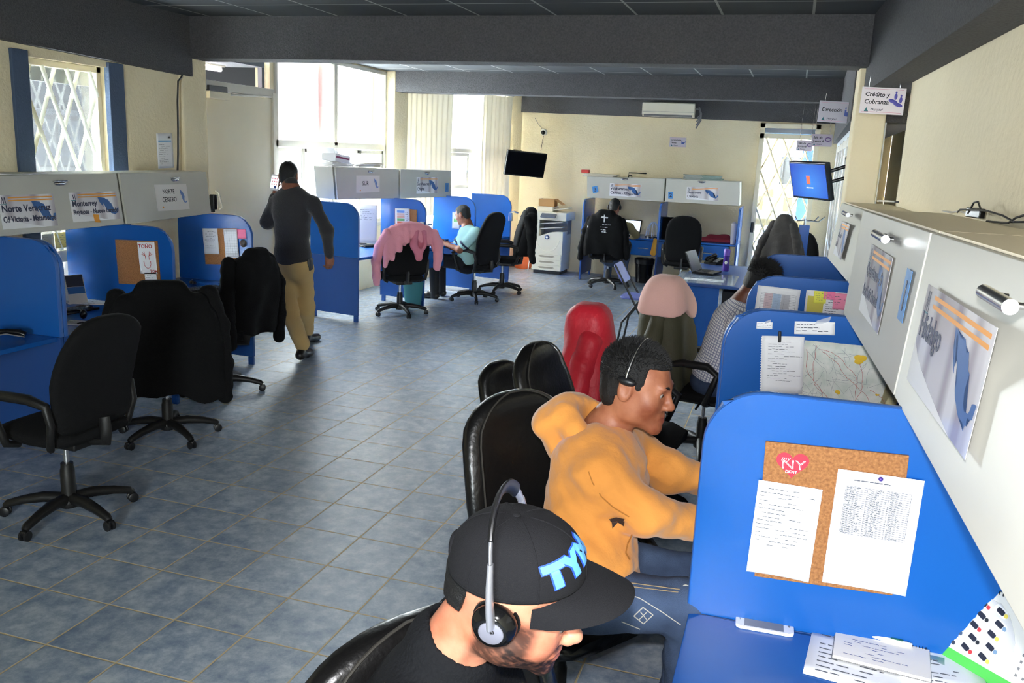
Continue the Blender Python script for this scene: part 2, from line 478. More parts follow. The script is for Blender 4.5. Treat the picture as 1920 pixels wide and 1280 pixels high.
def rail_frame(x0, x1, z0, z1, t, d, y=0):
    mb = MB()
    for c, s in ((((x0 + x1) / 2, y, z1 - t / 2), (x1 - x0, d, t)), (((x0 + x1) / 2, y, z0 + t / 2), (x1 - x0, d, t)), ((x0 + t / 2, y, (z0 + z1) / 2), (t, d, z1 - z0)), ((x1 - t / 2, y, (z0 + z1) / 2), (t, d, z1 - z0))):
        mb.box(c, s, bev=.004)
    return mb
def setting(name, M):
    o = bpy.data.objects.new(name, None); COL.objects.link(o); o.matrix_world = M; WM[o.name] = M.copy(); o['kind'] = 'structure'; return o
win1 = setting('window_1', W1)
rail_frame(w1y0, w1y1, .55, w1z1, .045, .08).build('window_frame', m_cream, win1)
zb = px(125, 478, XL - .1).z
MB().box(((w1y0 + w1y1) / 2, 0, zb), (w1y1 - w1y0 - .08, .07, .09), bev=.006).build('crossbar', m_frame, win1)
lattice(MB(), w1y0 + .04, w1y1 - .04, zb + .05, w1z1 - .04, 3, 2.55, .017, -.02).build('grille', mat('pale_grille', (228, 228, 214), .45), win1)
lattice(MB(), w1y0 + .04, w1y1 - .04, .6, zb - .05, 3, 2.55, .017, -.02).build('grille', MATS['pale_grille'], win1)
MB().box(((w1y0 + w1y1) / 2, .04, (.6 + w1z1) / 2), (w1y1 - w1y0 - .06, .004, w1z1 - .6)).build('pane', m_glass, win1)
# the pale building across the alley
MB().box((-8.6, 3.4, 2.0), (.3, 9, 6.5)).box((-8.42, 3.4, 2.35), (.1, 9, .12)).build('wall_outside', mat('pale_render', (226, 232, 240), .8, var=(1.5, (232, 237, 243), .3)), kind='structure')

struct('eave_and_shade_roof', MB().box((-6.4, 2.0, 2.75), (1.9, 12.6, .12)).box((-5.46, 2.0, 2.5), (.06, 9.4, .4)), mat('grey_eave', (120, 122, 128), .8))  # eave over the window; roof slab put in to shade the alley
# --- left wall, far length set back, with the door and the big window
XF = -5.5
yd1 = px(508, 300, XF).y          # door right edge
yw0, yw1 = px(514, 250, XF).y, px(722, 250, XF).y
zt = px(620, 272, XF).z           # transom
zh = px(385, 150, XF).z; zh2 = px(385, 168, XF).z
F_far = frame((XF, 0, 0), (0, 1, 0), (0, 0, 1))
yd0 = YL + .02
o = struct('wall_left_far', wall_with_holes(YL - .05, 11.75, 0, CZ, [(yd0, yd1, .15, CZ - .02), (yw0 + .0, yw1, .85, CZ - .02)], .18), m_wall); o.matrix_world = F_far
win2 = setting('window_2', frame((XF - .02, 0, 0), (0, 1, 0), (0, 0, 1)))
ym = px(627, 250, XF).y
fb = rail_frame(yw0, yw1, .85, CZ - .02, .05, .09)
fb.box(((yw0 + yw1) / 2, 0, zt), (yw1 - yw0, .09, .075), bev=.004).box((ym, 0, (CZ + .85) / 2), (.075, .09, CZ - .9), bev=.004)
fb.build('window_frame', m_frame, win2)
for a, b in ((yw0 + .05, ym - .04), (ym + .04, yw1 - .05)):
    MB().box(((a + b) / 2, .02, (zt + CZ) / 2), (b - a, .005, CZ - zt - .1)).build('pane', m_glass, win2)
    for q0, q1, dy in ((a, (a + b) / 2 + .03, .03), ((a + b) / 2 - .03, b, .0)):
        sh = rail_frame(q0, q1, .9, zt - .05, .045, .03, dy).build('sash', m_frame, win2)
        MB().box(((q0 + q1) / 2, dy, (.9 + zt - .05) / 2), (q1 - q0 - .08, .005, zt - 1.0)).build('pane', m_glass, sh)
# reddish strips of the outer shade, seen against the sky
for y in (ym - .13, yw1 - .12):
    MB().box((0, .1, (zt + CZ) / 2), (.1, .01, CZ - zt - .1)).at(Matrix()).build('shade_edge', mat('pink_shade', (236, 178, 178), .7), win2).location = (y, 0, 0)
# cream steel door, its header and closer
door1 = setting('door_1', frame((XF, 0, 0), (0, 1, 0), (0, 0, 1)))
MB().box(((yd0 + yd1) / 2, -.02, (.17 + zh2) / 2), (yd1 - yd0 - .05, .05, zh2 - .19), bev=.004).build('door_leaf', mat('door_paint', (222, 213, 187), .45, var=(1.2, (212, 202, 176), .2)), door1)
MB().box(((yd0 + yd1) / 2, 0, (zh + zh2) / 2), (yd1 - yd0, .12, zh - zh2), bev=.005).box((yd1 - .02, .0, (zh2) / 2 + .1), (.05, .14, zh2 - .1), bev=.004).build('door_frame', m_frame, door1)
MB().box(((yd0 + yd1) / 2, .03, (zh + CZ) / 2), (yd1 - yd0 - .05, .006, CZ - zh)).build('transom_pane', m_glass, door1)
MB().box((yd1 - .13, .02, (zh + CZ) / 2), (.05, .05, CZ - zh)).build('transom_post', mat('grey_steel', (92, 92, 96), .5), door1)
cl0 = px(388, 178, XF + .07).y; cl1 = px(427, 178, XF + .07).y; zc = px(400, 176, XF + .07).z
MB().box(((cl0 + cl1) / 2, -.07, zc - .01), (cl1 - cl0, .07, .07), bev=.006).build('door_closer', m_cream, door1)
MB().box(((cl0 + cl1) / 2, -.06, zc + .05), (cl1 - cl0 - .04, .05, .06), bev=.004).build('closer_bracket', mat('black_plastic', (24, 24, 26), .4), door1)
MB().tube([(cl1, -.07, zc + .01), (yd1 - .08, -.05, zc + .045)], .012, 6).build('closer_arm', m_frame, door1)
hy = px(408, 375, XF + .05).y; hz = px(408, 375, XF + .05).z
MB().tube([(hy - .03, -.05, hz + .09), (hy - .02, -.08, hz + .07), (hy + .03, -.08, hz - .07), (hy + .03, -.05, hz - .09)], .011, 8).build('pull_handle', m_frame, door1)
struct('trim_4', MB().box((XF + .1, (yd0 + yd1) / 2 + .1, .075), (.36, yd1 - yd0 + .3, .15), bev=.01), m_cream)
# room beyond the door transom
struct('ceiling_outside', MB().box((-7.2, 7.55, 2.75), (3.2, 2.3, .06)), m_ceilp)
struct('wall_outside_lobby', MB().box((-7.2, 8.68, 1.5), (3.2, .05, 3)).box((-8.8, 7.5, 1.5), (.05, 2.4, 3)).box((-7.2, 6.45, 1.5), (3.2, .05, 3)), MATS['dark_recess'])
plamp = pz(392, 123, 2.9)
lamp = thing('tube_lamp', 'lit white fluorescent tube seen through the transom above the cream door', 'lamp', (-5.88, 7.72, 2.668), PI / 2)
MB().box((0, 0, .03), (.9, .1, .05), bev=.01).build('housing', m_frame, lamp)
MB().tube([(-.42, 0, -.02), (.42, 0, -.02)], .024, 12).build('tube', mat('lit_tube', (255, 240, 235), .4, emit=((255, 235, 240), 14)), lamp)
LAMP = lamp

# --- third length of left wall, bending to the back corner, with a curtained window
YB = 14.3
P3a = V((-5.46, 11.62, 0)); P3b = py(976, 300, YB); P3b.z = 0
d3 = (P3b - P3a); L3 = d3.length
F3 = frame(P3a, d3, (0, 0, 1))
w3a, w3b = .06, L3 - .42
o = struct('wall_left_back', wall_with_holes(0, L3 + .05, 0, CZ, [(w3a, w3b, .85, 2.86)], .18), m_wall); o.matrix_world = F3
n3 = F3.to_3x3() @ V((0, 1, 0))
win3 = setting('window_3', F3 @ Matrix.Translation((0, .06, 0)))
def u3(x, y): return (F3.inverted() @ pl(x, y, P3a, n3))
ts = u3(862, 284)
fb = rail_frame(w3a, w3b, .85, 2.86, .05, .08)
mid3 = u3(845, 300).x; mid4 = u3(882, 300).x
fb.box(((w3a + w3b) / 2, 0, ts.z + .015), (w3b - w3a, .08, .06)).box((mid3 - .03, 0, 1.86), (.05, .08, 2)).build('window_frame', m_frame, win3)
sh = rail_frame(mid3, mid4, u3(862, 353).z, ts.z - .02, .05, .05, -.01).build('sash', m_frame, win3)
MB().box(((mid3 + mid4) / 2, 0, 1.65), (mid4 - mid3 - .08, .005, .6)).build('pane', m_glass, sh)
MB().box(((w3a + w3b) / 2, .02, (ts.z + 2.86) / 2), (w3b - w3a, .005, 2.8 - ts.z)).build('pane', m_glass, win3)
MB().box((mid4 - .02, -.04, u3(880, 325).z), (.02, .03, .09), bev=.004).build('latch', m_frame, win3)
def curtain_mat():
    m = bpy.data.materials.new('sheer_curtain'); m.use_nodes = True; nt = m.node_tree; N, L = nt.nodes, nt.links
    b = N['Principled BSDF']; b.inputs['Base Color'].default_value = srgb(246, 240, 222); b.inputs['Roughness'].default_value = .9
    t = N.new('ShaderNodeBsdfTranslucent'); t.inputs[0].default_value = srgb(236, 214, 168)
    mx = N.new('ShaderNodeMixShader'); mx.inputs[0].default_value = .014
    L.new(b.outputs[0], mx.inputs[1]); L.new(t.outputs[0], mx.inputs[2]); L.new(mx.outputs[0], N['Material Output'].inputs[0]); return m
m_curt = curtain_mat()
for (xa, xb), lb in (((754, 840), 'cream sheer curtain hanging beside the plaster column, left of the window gap'), ((897, 950), 'cream sheer curtain hanging next to the back wall corner, right of the window gap')):
    a, b = u3(xa, 300).x, u3(xb, 300).x
    top = 2.8; bot = .95
    ct = thing('curtain', lb, 'curtain', M=F3 @ Matrix.Translation((a, -.07, 0)), group='sheer curtains at the far window')
    W_ = b - a; nf = max(5, int(W_ / .1))
    MB().grid(lambda u, v: V((u * W_, .022 * math.sin(u * nf * 2 * PI + .7 * math.sin(v * 4)) * (.6 + .4 * v) + .006 * math.sin(u * 61), top + (bot - top) * v)), nf * 12, 14).build('cloth', m_curt, ct, angle=180)
    MB().tube([(-.03, 0, top + .02), (W_ + .03, 0, top + .02)], .012, 8).build('rod', m_frame, ct)
# plaster column between the two windows
ya, yb = px(722, 200, XF).y, 11.72
struct('trim_5', MB().box((XF + .04, (ya + yb) / 2, CZ / 2), (.22, yb - ya, CZ), bev=.015), m_wall)

# --- beams and soffits
ZB1 = 2.62
xb1 = XL + .07
zl = [(x, px(x, y, xb1)) for x, y in ((0, 72), (349, 141))]
s_ = (zl[1][1].z - zl[0][1].z) / (zl[1][1].y - zl[0][1].y)
zat = lambda y: zl[0][1].z + s_ * (y - zl[0][1].y)
YB1 = 6.62
y0, y1 = -3, YB1 + .02
mbb = MB().hexa([(XL - .2, y0, zat(y0)), (xb1, y0, zat(y0)), (xb1, y1, zat(y1)), (XL - .2, y1, zat(y1)), (XL - .2, y0, CZ), (xb1, y0, CZ), (xb1, y1, CZ), (XL - .2, y1, CZ)])
struct('trim_6', mbb, m_beam)
def ybeam(name, ypl, pts, xa, xb, depth):
    """cross beam in plane y=ypl whose lower edge follows pixel points"""
    q = [py(x, y, ypl) for x, y in pts]
    s = (q[1].z - q[0].z) / (q[1].x - q[0].x); zz = lambda x: q[0].z + s * (x - q[0].x)
    mb = MB().hexa([(xa, ypl, zz(xa)), (xb, ypl, zz(xb)), (xb, ypl + depth, zz(xb)), (xa, ypl + depth, zz(xa)), (xa, ypl, CZ), (xb, ypl, CZ), (xb, ypl + depth, CZ), (xa, ypl + depth, CZ)])
    struct(name, mb, m_beam); return zz
zz1 = ybeam('trim_7', YB1, ((356, 109), (1600, 124)), -5.6, .62, .28)
xr2 = py(1576, 190, 11.3).x
zz2 = ybeam('trim_8', 11.3, ((749, 172), (1575, 192)), -5.6, xr2 + .1, .3)
zz3 = ybeam('trim_9', YB - .04, ((976, 210), (1528, 231)), P3b.x - .2, 1.0, .1)

# --- back wall with the lattice door
xd0, xd1 = py(1417, 330, YB).x, py(1529, 330, YB).x
zd1 = py(1470, 232, YB).z
o = struct('wall_back', wall_with_holes(P3b.x - .1, 1.3, 0, CZ, [(xd0, xd1, 0, zd1)], .2), m_wall); o.matrix_world = TM(0, YB, 0)
door2 = setting('door_2', TM(0, YB - .02, 0))
ztr = py(1470, 256, YB).z
fb = rail_frame(xd0, xd1, .0, zd1, .07, .1); fb.box(((xd0 + xd1) / 2, 0, ztr), (xd1 - xd0, .1, .07))
zlow = py(1420, 415, YB).z
fb.box(((xd0 + xd1) / 2, .03, zlow), (xd1 - xd0, .05, .1)).build('door_frame', m_cream, door2)
lattice(MB(), xd0 + .06, xd1 - .06, .08, ztr - .03, 3, 2.3, .019, -.04).build('grille', m_cream, door2)
MB().box(((xd0 + xd1) / 2, .04, ztr / 2), (xd1 - xd0 - .1, .005, ztr - .1)).build('pane', m_glass, door2)
MB().box(((xd0 + xd1) / 2, .04, (ztr + zd1) / 2), (xd1 - xd0 - .1, .02, zd1 - ztr - .1)).build('transom_pane', mat('blue_pane', (52, 78, 104), .15), door2)
MB().box((xd0 + .03, -.07, py(1407, 425, YB).z), (.05, .04, .16), bev=.01).build('lock', MATS['black_plastic'], door2)
# what stands outside the back door
struct('ground_outside', MB().box((-1, 20, -.08), (16, 11, .06)).box((-12, 6, -.2), (9, 30, .06)), mat('pale_paving', (190, 196, 204), .7))
struct('wall_outside_back', MB().box((-.5, 20.9, .42), (9, .5, .96)).box((-.5, 21, 2.05), (9, .14, .06)), mat('pale_blue_wall', (150, 170, 190), .8))
struct('shade_roof_and_beam', MB().box((-.5, 17.8, 3.0), (8, 6.4, .1)).box((-.5, 14.62, 2.62), (8, .1, .5)), mat('blue_eave', (70, 100, 136), .6))  # roof slab added to shade what lies outside; the blue beam is real
rng = random.Random(5)
cols = [(214, 120, 60), (240, 226, 200), (230, 190, 90), (200, 90, 60), (235, 240, 240), (120, 150, 120)]
for i in range(9):
    p = py(1418, 420, 20.7) + V(((i % 5) * .21, 0, 0)); p.z = .905 + .15 + (i // 5) * .301
    ob = MB().box((0, 0, 0), (.19, .2, .3), bev=.01).build('goods_crate', mat('crate_%d' % (i % 6), cols[i % 6], .6))
    ob.location = p; props(ob, 'coloured crate stacked outside beyond the lattice door', 'crate', 'crates outside the back door')
struct('trim_10', MB().box((py(1510, 400, 17).x, 17, 1.1), (.34, .3, 2.2)), mat('door_blue', (34, 66, 112), .5))
sp_ = MB().box((0, 0, 0), (.36, .4, .48), bev=.02).box((0, -.2, .02), (.28, .02, .3), bev=.01).build('loudspeaker', MATS['black_plastic']); sp_.location = py(1482, 320, 16.77)
props(sp_, 'black loudspeaker hung outside behind the lattice door', 'loudspeaker')

# --- right wall, slightly skewed, then the lattice window, pillar and office front
def XR(y): return .60 + .0382 * (5.95 - y)
YR = 5.86
zrt = px(1704, 131, XR(YR)).z
def skew_slab(name, ya, yb, xa, xb, z0, z1, t, m):
    return struct(name, MB().hexa([(xa, ya, z0), (xa + t, ya, z0), (xb + t, yb, z0), (xb, yb, z0), (xa, ya, z1), (xa + t, ya, z1), (xb + t, yb, z1), (xb, yb, z1)]), m)
skew_slab('wall_right', -3, YR, XR(-3), XR(YR), 0, CZ, .3, m_wallr)
skew_slab('trim_11', -3, YR, XR(-3) - .004, XR(YR) - .004, zrt - .02, zrt + .1, .05, mat('grey_band', (176, 172, 168), .8))
b0 = pl(1653, 156, (XR(YR) - .16, YR, 0), (1, .0382, 0))
skew_slab('trim_12', -3, YB1 + .3, XR(-3) - .18, XR(YB1 + .3) - .18, b0.z, CZ, .5, m_beam)
# lattice window between wall end and pillar
xp0 = py(1592, 300, 6.75).x; xp1 = py(1651, 300, 6.75).x
win4 = setting('window_4', frame((XR(YR) + .2, 0, 0), (0, -1, 0), (0, 0, 1)))
rail_frame(-6.95, -YR, .9, b0.z + .1, .06, .08).box((-6.5, 0, 1.8), (.05, .06, 1.7)).build('window_frame', m_frame, win4)
lattice(MB(), -6.9, -YR - .04, .95, b0.z, 2, 2.0, .013, -.03).build('grille', m_cream, win4)
MB().box((-6.4, .03, 1.75), (1.0, .006, 1.7)).build('pane', mat('dim_glass', (120, 132, 128), .08, alpha=.75), win4)
struct('trim_13', MB().box(((xp0 + xp1) / 2, 6.95, CZ / 2), (xp1 - xp0, .4, CZ), bev=.015), m_wall)
struct('wall_right_recess', MB().box((XR(YR) + .75, 10, CZ / 2), (.1, 8.6, CZ)), m_wallr)
# office front further on
xo = xp0 + .02
zs0 = px(1592, 228, xo).z
xo2 = py(1562, 300, YB).x
skew_slab('trim_14', 7.1, YB, xo - .03, xo2 - .03, px(1590, 236, xo).z, CZ, .5, m_beam)
skew_slab('wall_right_far', 7.15, YB, xo + .03, xo2 + .03, 0, CZ - .3, .2, mat('office_panel', (214, 220, 228), .5))
door3 = setting('door_3', frame((xo + .03 - 7.15 * (xo2 - xo) / 7.15, 0, 0), (-(xo2 - xo) / 7.15, -1, 0), (0, 0, 1)))
fb = MB()
for yy in (7.3, 8.6, 9.9, 11.1, 12.4):
    fb.box((-yy, -.008, 1.1), (.07, .03, 2.2), bev=.004)
fb.box((-9.9, -.006, 2.15), (5.2, .03, .07)).box((-9.9, -.006, 1.0), (5.2, .03, .05))
fb.build('door_frame', m_frame, door3)
for a in (7.95, 9.25, 10.5, 11.75): MB().box((-a, -.003, 1.55), (1.1, .01, 1.0)).build('pane', mat('pale_pane', (196, 210, 220), .1), door3)
# rear of the room, behind the photographer
o = struct('wall_rear', wall_with_holes(-5.4, 1.4, 0, CZ, [(-1.1, .3, .9, 2.5)], .2), m_wall); o.matrix_world = TM(0, -3.2, 0)
win5 = setting('added_window', TM(0, -3.1, 0))  # window added out of view to light the near right side
rail_frame(-1.1, .3, .9, 2.5, .05, .08).box((-.4, 0, 1.7), (.05, .08, 1.5)).build('window_frame', m_frame, win5)
MB().box((-.4, .02, 1.7), (1.3, .005, 1.5)).build('pane', m_glass, win5)
area_light('window_portal', (-.4, -2.99, 1.7), (-.4, 5, 1.7), 1.3, 1.5, 1, portal=True)
# small downlights
for (x, y, yy), lb in (((878, 112, 6.95), 'small lit ceiling downlight behind the front beam, left one'), ((1428, 119, 6.95), 'small lit ceiling downlight behind the front beam, near the right pillar')):
    p = pz(x, y + 1, CZ)
    t = thing('downlight', lb, 'downlight', (p.x, p.y, CZ - .012), group='ceiling downlights')
    MB().lathe([(.0, .012), (.05, .012), (.055, 0), (.04, -.004), (.035, .004), (0, .004)], 16).build('ring', m_frame, t)
    MB().sph((0, 0, -.008), (.03, .03, .014), 12).build('bulb', mat('lit_bulb', (255, 250, 245), .4, emit=((255, 250, 245), 20)), t)
# cable down the corner column
pts = [px(x, y, XL + .05) for x, y in ((352, 108), (347, 126), (340, 145), (334, 152), (333, 190), (334, 240), (334, 290), (333, 320))]
ob = MB().tube(pts, .008, 6).build('wall_cable', MATS['black_plastic']); props(ob, 'black cable running down the corner by the white column', 'cable')
# ================================================================== blue workstations and overhead cabinets
m_blue = mat('blue_laminate', (24, 92, 172), .24, var=(1.7, (21, 84, 162), .3))
m_bedge = mat('blue_edging', (58, 104, 176), .3)
m_bdark = mat('blue_lower_panel', (22, 68, 134), .42)
m_grey = mat('grey_laminate', (196, 194, 184), .38, var=(3, (188, 186, 176), .3))
m_chrome = mat('chrome', (210, 210, 212), .22, metal=1)
m_cork = mat('cork', (176, 122, 74), .9, bump=(220, .5, 3), var=(130, (140, 92, 54), .16))
m_blk = MATS['black_plastic']
m_paper = mat('white_paper', (238, 238, 240), .8)
m_ink = mat('grey_ink', (92, 94, 104), .8)
m_inkb = mat('blue_ink', (50, 64, 140), .8)

def divider(label, F, depth, H, hd, group, r=.17, th=.028, lower=True, cat='desk divider'):
    """F: floor point at the front edge; local x runs back to the wall, z up"""
    t = thing('desk_divider', label, cat, M=F, group=group)
    pts = [(0, hd), (depth, hd), (depth, H)]
    arc = [(r - r * math.sin(a), H - r + r * math.cos(a)) for a in [PI / 2 * k / 8 for k in range(9)]]
    MB().prism(pts + arc, th, M=Matrix.Translation((0, -th / 2, 0))).build('upper_panel', m_blue, t)
    path = [(-.001, 0, hd)] + [(a - .001, 0, b + .001) for a, b in arc[::-1]] + [(depth, 0, H + .001)]
    MB().tube(path, th * .56, 8, flat=.22, up=(1, 0, 1)).build('edge_band', m_bedge, t)
    if lower:
        MB().box((depth / 2, 0, (hd + .07) / 2), (depth, th * .9, hd - .075), bev=.002).build('lower_panel', m_bdark, t)
        for x in (.03, depth - .05): MB().box((x, 0, .035), (.05, .03, .07), bev=.004).build('foot', m_blk if False else m_bdark, t)
    return t
def worktop(label, pts, hd, edge_mat=None, cat='desk'):
    """pts: floor outline, counter-clockwise"""
    t = thing('worktop', label, cat, (pts[0].x, pts[0].y, 0))
    mb = MB(); q = [(p.x, p.y) for p in pts]
    mb.hexa([(a, b, hd - .028) for a, b in q] + [(a, b, hd) for a, b in q], bev=.003)
    mb.build('top_panel', m_blue, t, world=True)
    return t
def cabinet(label, LL, LR, UR, UL, back, group, handle='cup', name='overhead_cabinet', hpos=.5, hz=.84, dgap=.006, top=False):
    """front face corners (world) and the vector to the back"""
    LL, LR, UR, UL = map(V, (LL, LR, UR, UL)); back = V(back)
    M = frame(LL, LR - LL, UL - LL)
    t = thing(name, label, 'overhead cabinet', M=M, group=group)
    n = back.normalized() * .02; n2 = back.normalized() * .038
    MB().hexa([LL + n2, LR + n2, LR + back, LL + back, UL + n2, UR + n2, UR + back, UL + back]).build('body', m_grey, t, world=True)
    if top: MB().hexa([UL + n2 * .5, UR + n2 * .5, UR + back, UL + back, UL + n2 * .5 + V((0, 0, .006)), UR + n2 * .5 + V((0, 0, .006)), UR + back + V((0, 0, .006)), UL + back + V((0, 0, .006))]).build('top_panel', mat('lit_beige_top', (222, 210, 182), .5), t, world=True)  # beige top, lightened in colour for the light falling on it
    e = (LR - LL).normalized() * dgap
    MB().hexa([LL + e, LR - e, LR - e + n * .9, LL + e + n * .9, UL + e, UR - e, UR - e + n * .9, UL + e + n * .9], bev=.002).build('door', m_grey, t, world=True)
    c = (LL + (LR - LL) * hpos) * (1 - hz) + (UL + (UR - UL) * hpos) * hz
    c = M.inverted() @ c
    if handle == 'cup':
        MB().sph(c, (.055, .022, .018), 16).box(c + V((0, -.002, .014)), (.118, .03, .008), bev=.003).build('handle', m_chrome, t)
    elif handle == 'bar':
        MB().tube([c + V((-.045, -.035, 0)), c + V((.045, -.035, 0))], .0145, 14).tube([c + V((-.028, 0, 0)), c + V((-.028, -.03, 0))], .006, 8).tube([c + V((.028, 0, 0)), c + V((.028, -.03, 0))], .006, 8).build('handle', m_chrome, t)
    return t, M
def cork(label, F, w, h):
    t = thing('cork_board', label, 'cork board', M=F)
    MB().box((0, -.004, 0), (w, .008, h), bev=.001).build('cork_sheet', m_cork, t)
    return t
rngi = random.Random(11)
def ink(parent, x0, x1, z0, z1, rows, m=None, name='printed_lines', fill=.8, th=.35, y=-.0009, ragged=True, bend=None):
    mb = MB(); b = mb.bm; st = (z1 - z0) / rows
    for i in range(rows):
        z = z1 - st * (i + .5); x = x0; end = x0 + (x1 - x0) * (rngi.uniform(.45, 1) if ragged else 1)
        while x < end:
            l = min(rngi.uniform(.05, .16) * (x1 - x0), end - x)
            if rngi.random() < fill:
                zz = z + rngi.uniform(-.08, .08) * st
                q = [(x, y, zz - st * th / 2), (x + l, y, zz - st * th / 2), (x + l, y, zz + st * th / 2), (x, y, zz + st * th / 2)]
                if bend: q = [bend(*p) for p in q]
                b.faces.new([b.verts.new(p) for p in q])
            x += l + (x1 - x0) * .022
    return mb.build(name, m or m_ink, parent, smooth=False)
def gridlines(parent, x0, x1, z0, z1, nx, nz_, m=None, w=.0008, y=-.0009, name='table_lines', bend=None):
    mb = MB(); b = mb.bm
    def q(a, c, d, e):
        P = [(a, y, d), (c, y, d), (c, y, e), (a, y, e)]
        if bend: P = [bend(*p) for p in P]
        b.faces.new([b.verts.new(p) for p in P])
    for i in range(nx + 1):
        x = x0 + (x1 - x0) * i / nx
        for k in range(8): q(x - w / 2, x + w / 2, z0 + (z1 - z0) * k / 8, z0 + (z1 - z0) * (k + 1) / 8)
    for j in range(nz_ + 1):
        z = z0 + (z1 - z0) * j / nz_; q(x0, x1, z - w / 2, z + w / 2)
    return mb.build(name, m or m_ink, parent, smooth=False)
def paper(label, F, w, h, name='paper_sheet', cat='paper', curl=0, m=None, group=None, pin=None, th=.0006):
    """sheet centred on F, in its local x,z plane, facing -y; curl lifts the lower corners"""
    t = thing(name, label, cat, M=F, group=group)
    fn = lambda u, v: V(((u - .5) * w, -.001 - curl * (abs(u - .5) * 2) ** 2 * (1 - v) ** 1.5, (v - .5) * h))
    MB().grid(fn, 8, 8, thick=th).build('sheet', m or m_paper, t, angle=180)
    t['w'] = w; t['h'] = h
    if pin: MB().sph((pin[0], -.008, pin[1]), (.007, .007, .007), 10).build('push_pin', mat('pin_violet', (70, 50, 140), .3), t)
    return t
def pixframe(ul, ur, ll, P0, N):
    a, b, c = pl(*ul, P0, N), pl(*ur, P0, N), pl(*ll, P0, N)
    M = frame((b + c) / 2, b - a, a - c)
    return M, (b - a).length, (M.inverted() @ a).z - (M.inverted() @ c).z

# -------------------------------------------------- left row
HL = 1.30; HD = .72; DW = .028
gl = 'blue dividers of the left desk row'
yL = [pz(40, 447, HL).y, pz(270, 424, HL).y, pz(440, 404, HL).y]
xL = [py(111, 560, yL[0]).x, py(326, 500, yL[1]).x, py(473, 470, yL[2]).x]
lab = ['blue desk divider at the left picture edge, before the black phone desk', 'blue desk divider carrying the cork board with the red drawing', 'blue desk divider at the row end beside the cream door, papers on its cork']
DL = []
for i in range(3):
    F = frame((xL[i], yL[i], 0), (-1, 0, 0), (0, 0, 1))
    DL.append(divider(lab[i], F, xL[i] - XL - .03, HL, HD, gl))
F = frame((xL[0] - .0, yL[0] + .034, 0), (-1, 0, 0), (0, 0, 1))
divider('blue desk divider doubled right behind the leftmost one', F, xL[0] - XL - .03, HL - .004, HD, gl)
xa = xL[0] - .02
worktop('blue worktop of the left desk row under the window', [V((xL[0] - .03, yL[0] - 1.6, 0)), V((xL[0] - .03, yL[0] - .02, 0)), V((XL + .03, yL[0] - .02, 0)), V((XL + .03, yL[0] - 1.6, 0))][::1], HD) if False else None
def ytop(label, ya, yb, x0, x1):
    return worktop(label, [V((x1, ya, 0)), V((x0, ya, 0)), V((x0, yb, 0)), V((x1, yb, 0))], HD)
ytop('blue worktop left of the leftmost divider, black telephone set on it', yL[0] - 1.5, yL[0] - .016, xL[0] - .02, XL + .03)
ytop('blue worktop between the leftmost divider and the cork board divider', yL[0] + .052, yL[1] - .016, xL[0] - .02, XL + .03)
ytop('blue worktop in the last left bay by the cream door', yL[1] + .016, yL[2] - .016, xL[2] - .02, XL + .03)
# cabinets over the left row
ZB = 1.31
gcab = 'grey overhead cabinets of the left row'
b0_, b1, b2, b3 = pz(0, 443, ZB), pz(234, 420, ZB), pz(238, 420, ZB), pz(397, 400, ZB)
t0_, t1, t2, t3 = py(0, 327, b0_.y), py(219, 325, b1.y), py(223, 325, b2.y), py(387, 322, b3.y)
ext = 1.25
bk = V((-.34, 0, 0))
e0 = b0_ + (b0_ - b1) * ext * .5; e1 = e0 + (t1 - b1)
# overall handle position on the visible door
CABA, MA = cabinet('grey overhead cabinet at far left carrying the Norte Veracruz and Monterrey signs', e0, b1, t1, e1, bk, gcab, hpos=.69)
def planar(x, y, a, b, c): return pl(x, y, a, (V(b) - V(a)).cross(V(c) - V(a)))
t3 = planar(387, 322, b2, b3, t2)
CABB, MBm = cabinet('grey overhead cabinet carrying the NORTE CENTRO sign', b2, b3, t3, t2, bk, gcab, hpos=.58)
def cabN(M): return M.translation.copy(), M.to_3x3() @ V((0, 1, 0))
PNA, PNB = cabN(MA), cabN(MBm)

# -------------------------------------------------- SUR row (skewed, by the big window)
Q0 = pz(689, 600, 0); Q3 = pz(952, 534, 0)
dS = V((Q3.x - Q0.x, Q3.y - Q0.y, 0)).normalized(); nS = V((dS.y, -dS.x, 0))      # nS points into the room (+X)
bS = -nS
gs = 'blue dividers of the row under the SUR cabinet'
labS = ['large blue desk divider at the near end of the SUR row, behind the walking man', 'blue desk divider with the cork board and colour chart under the SUR cabinet', 'blue desk divider right behind the man in the pale polo shirt', 'bright blue desk divider at the far end of the SUR row, nearest the copier']
DS = []; PS = []
for i, (x, y) in enumerate(((672, 520), (797, 470), (889, 470), (956, 450))):
    p = pl(x, y, Q0, nS); p.z = 0
    PS.append(p)
    HH = 1.31
    DS.append(divider(labS[i], frame(p, bS, (0, 0, 1)), .66, HH, HD, gs))
for i, lb in enumerate(('blue worktop with the monitor in the first SUR bay', 'blue worktop under the hands of the man in the pale polo', 'blue worktop in the last SUR bay')):
    a, b = PS[i] + dS * .016, PS[i + 1] - dS * .016
    worktop(lb, [a + bS * .64, a + bS * .01, b + bS * .01, b + bS * .64], HD)
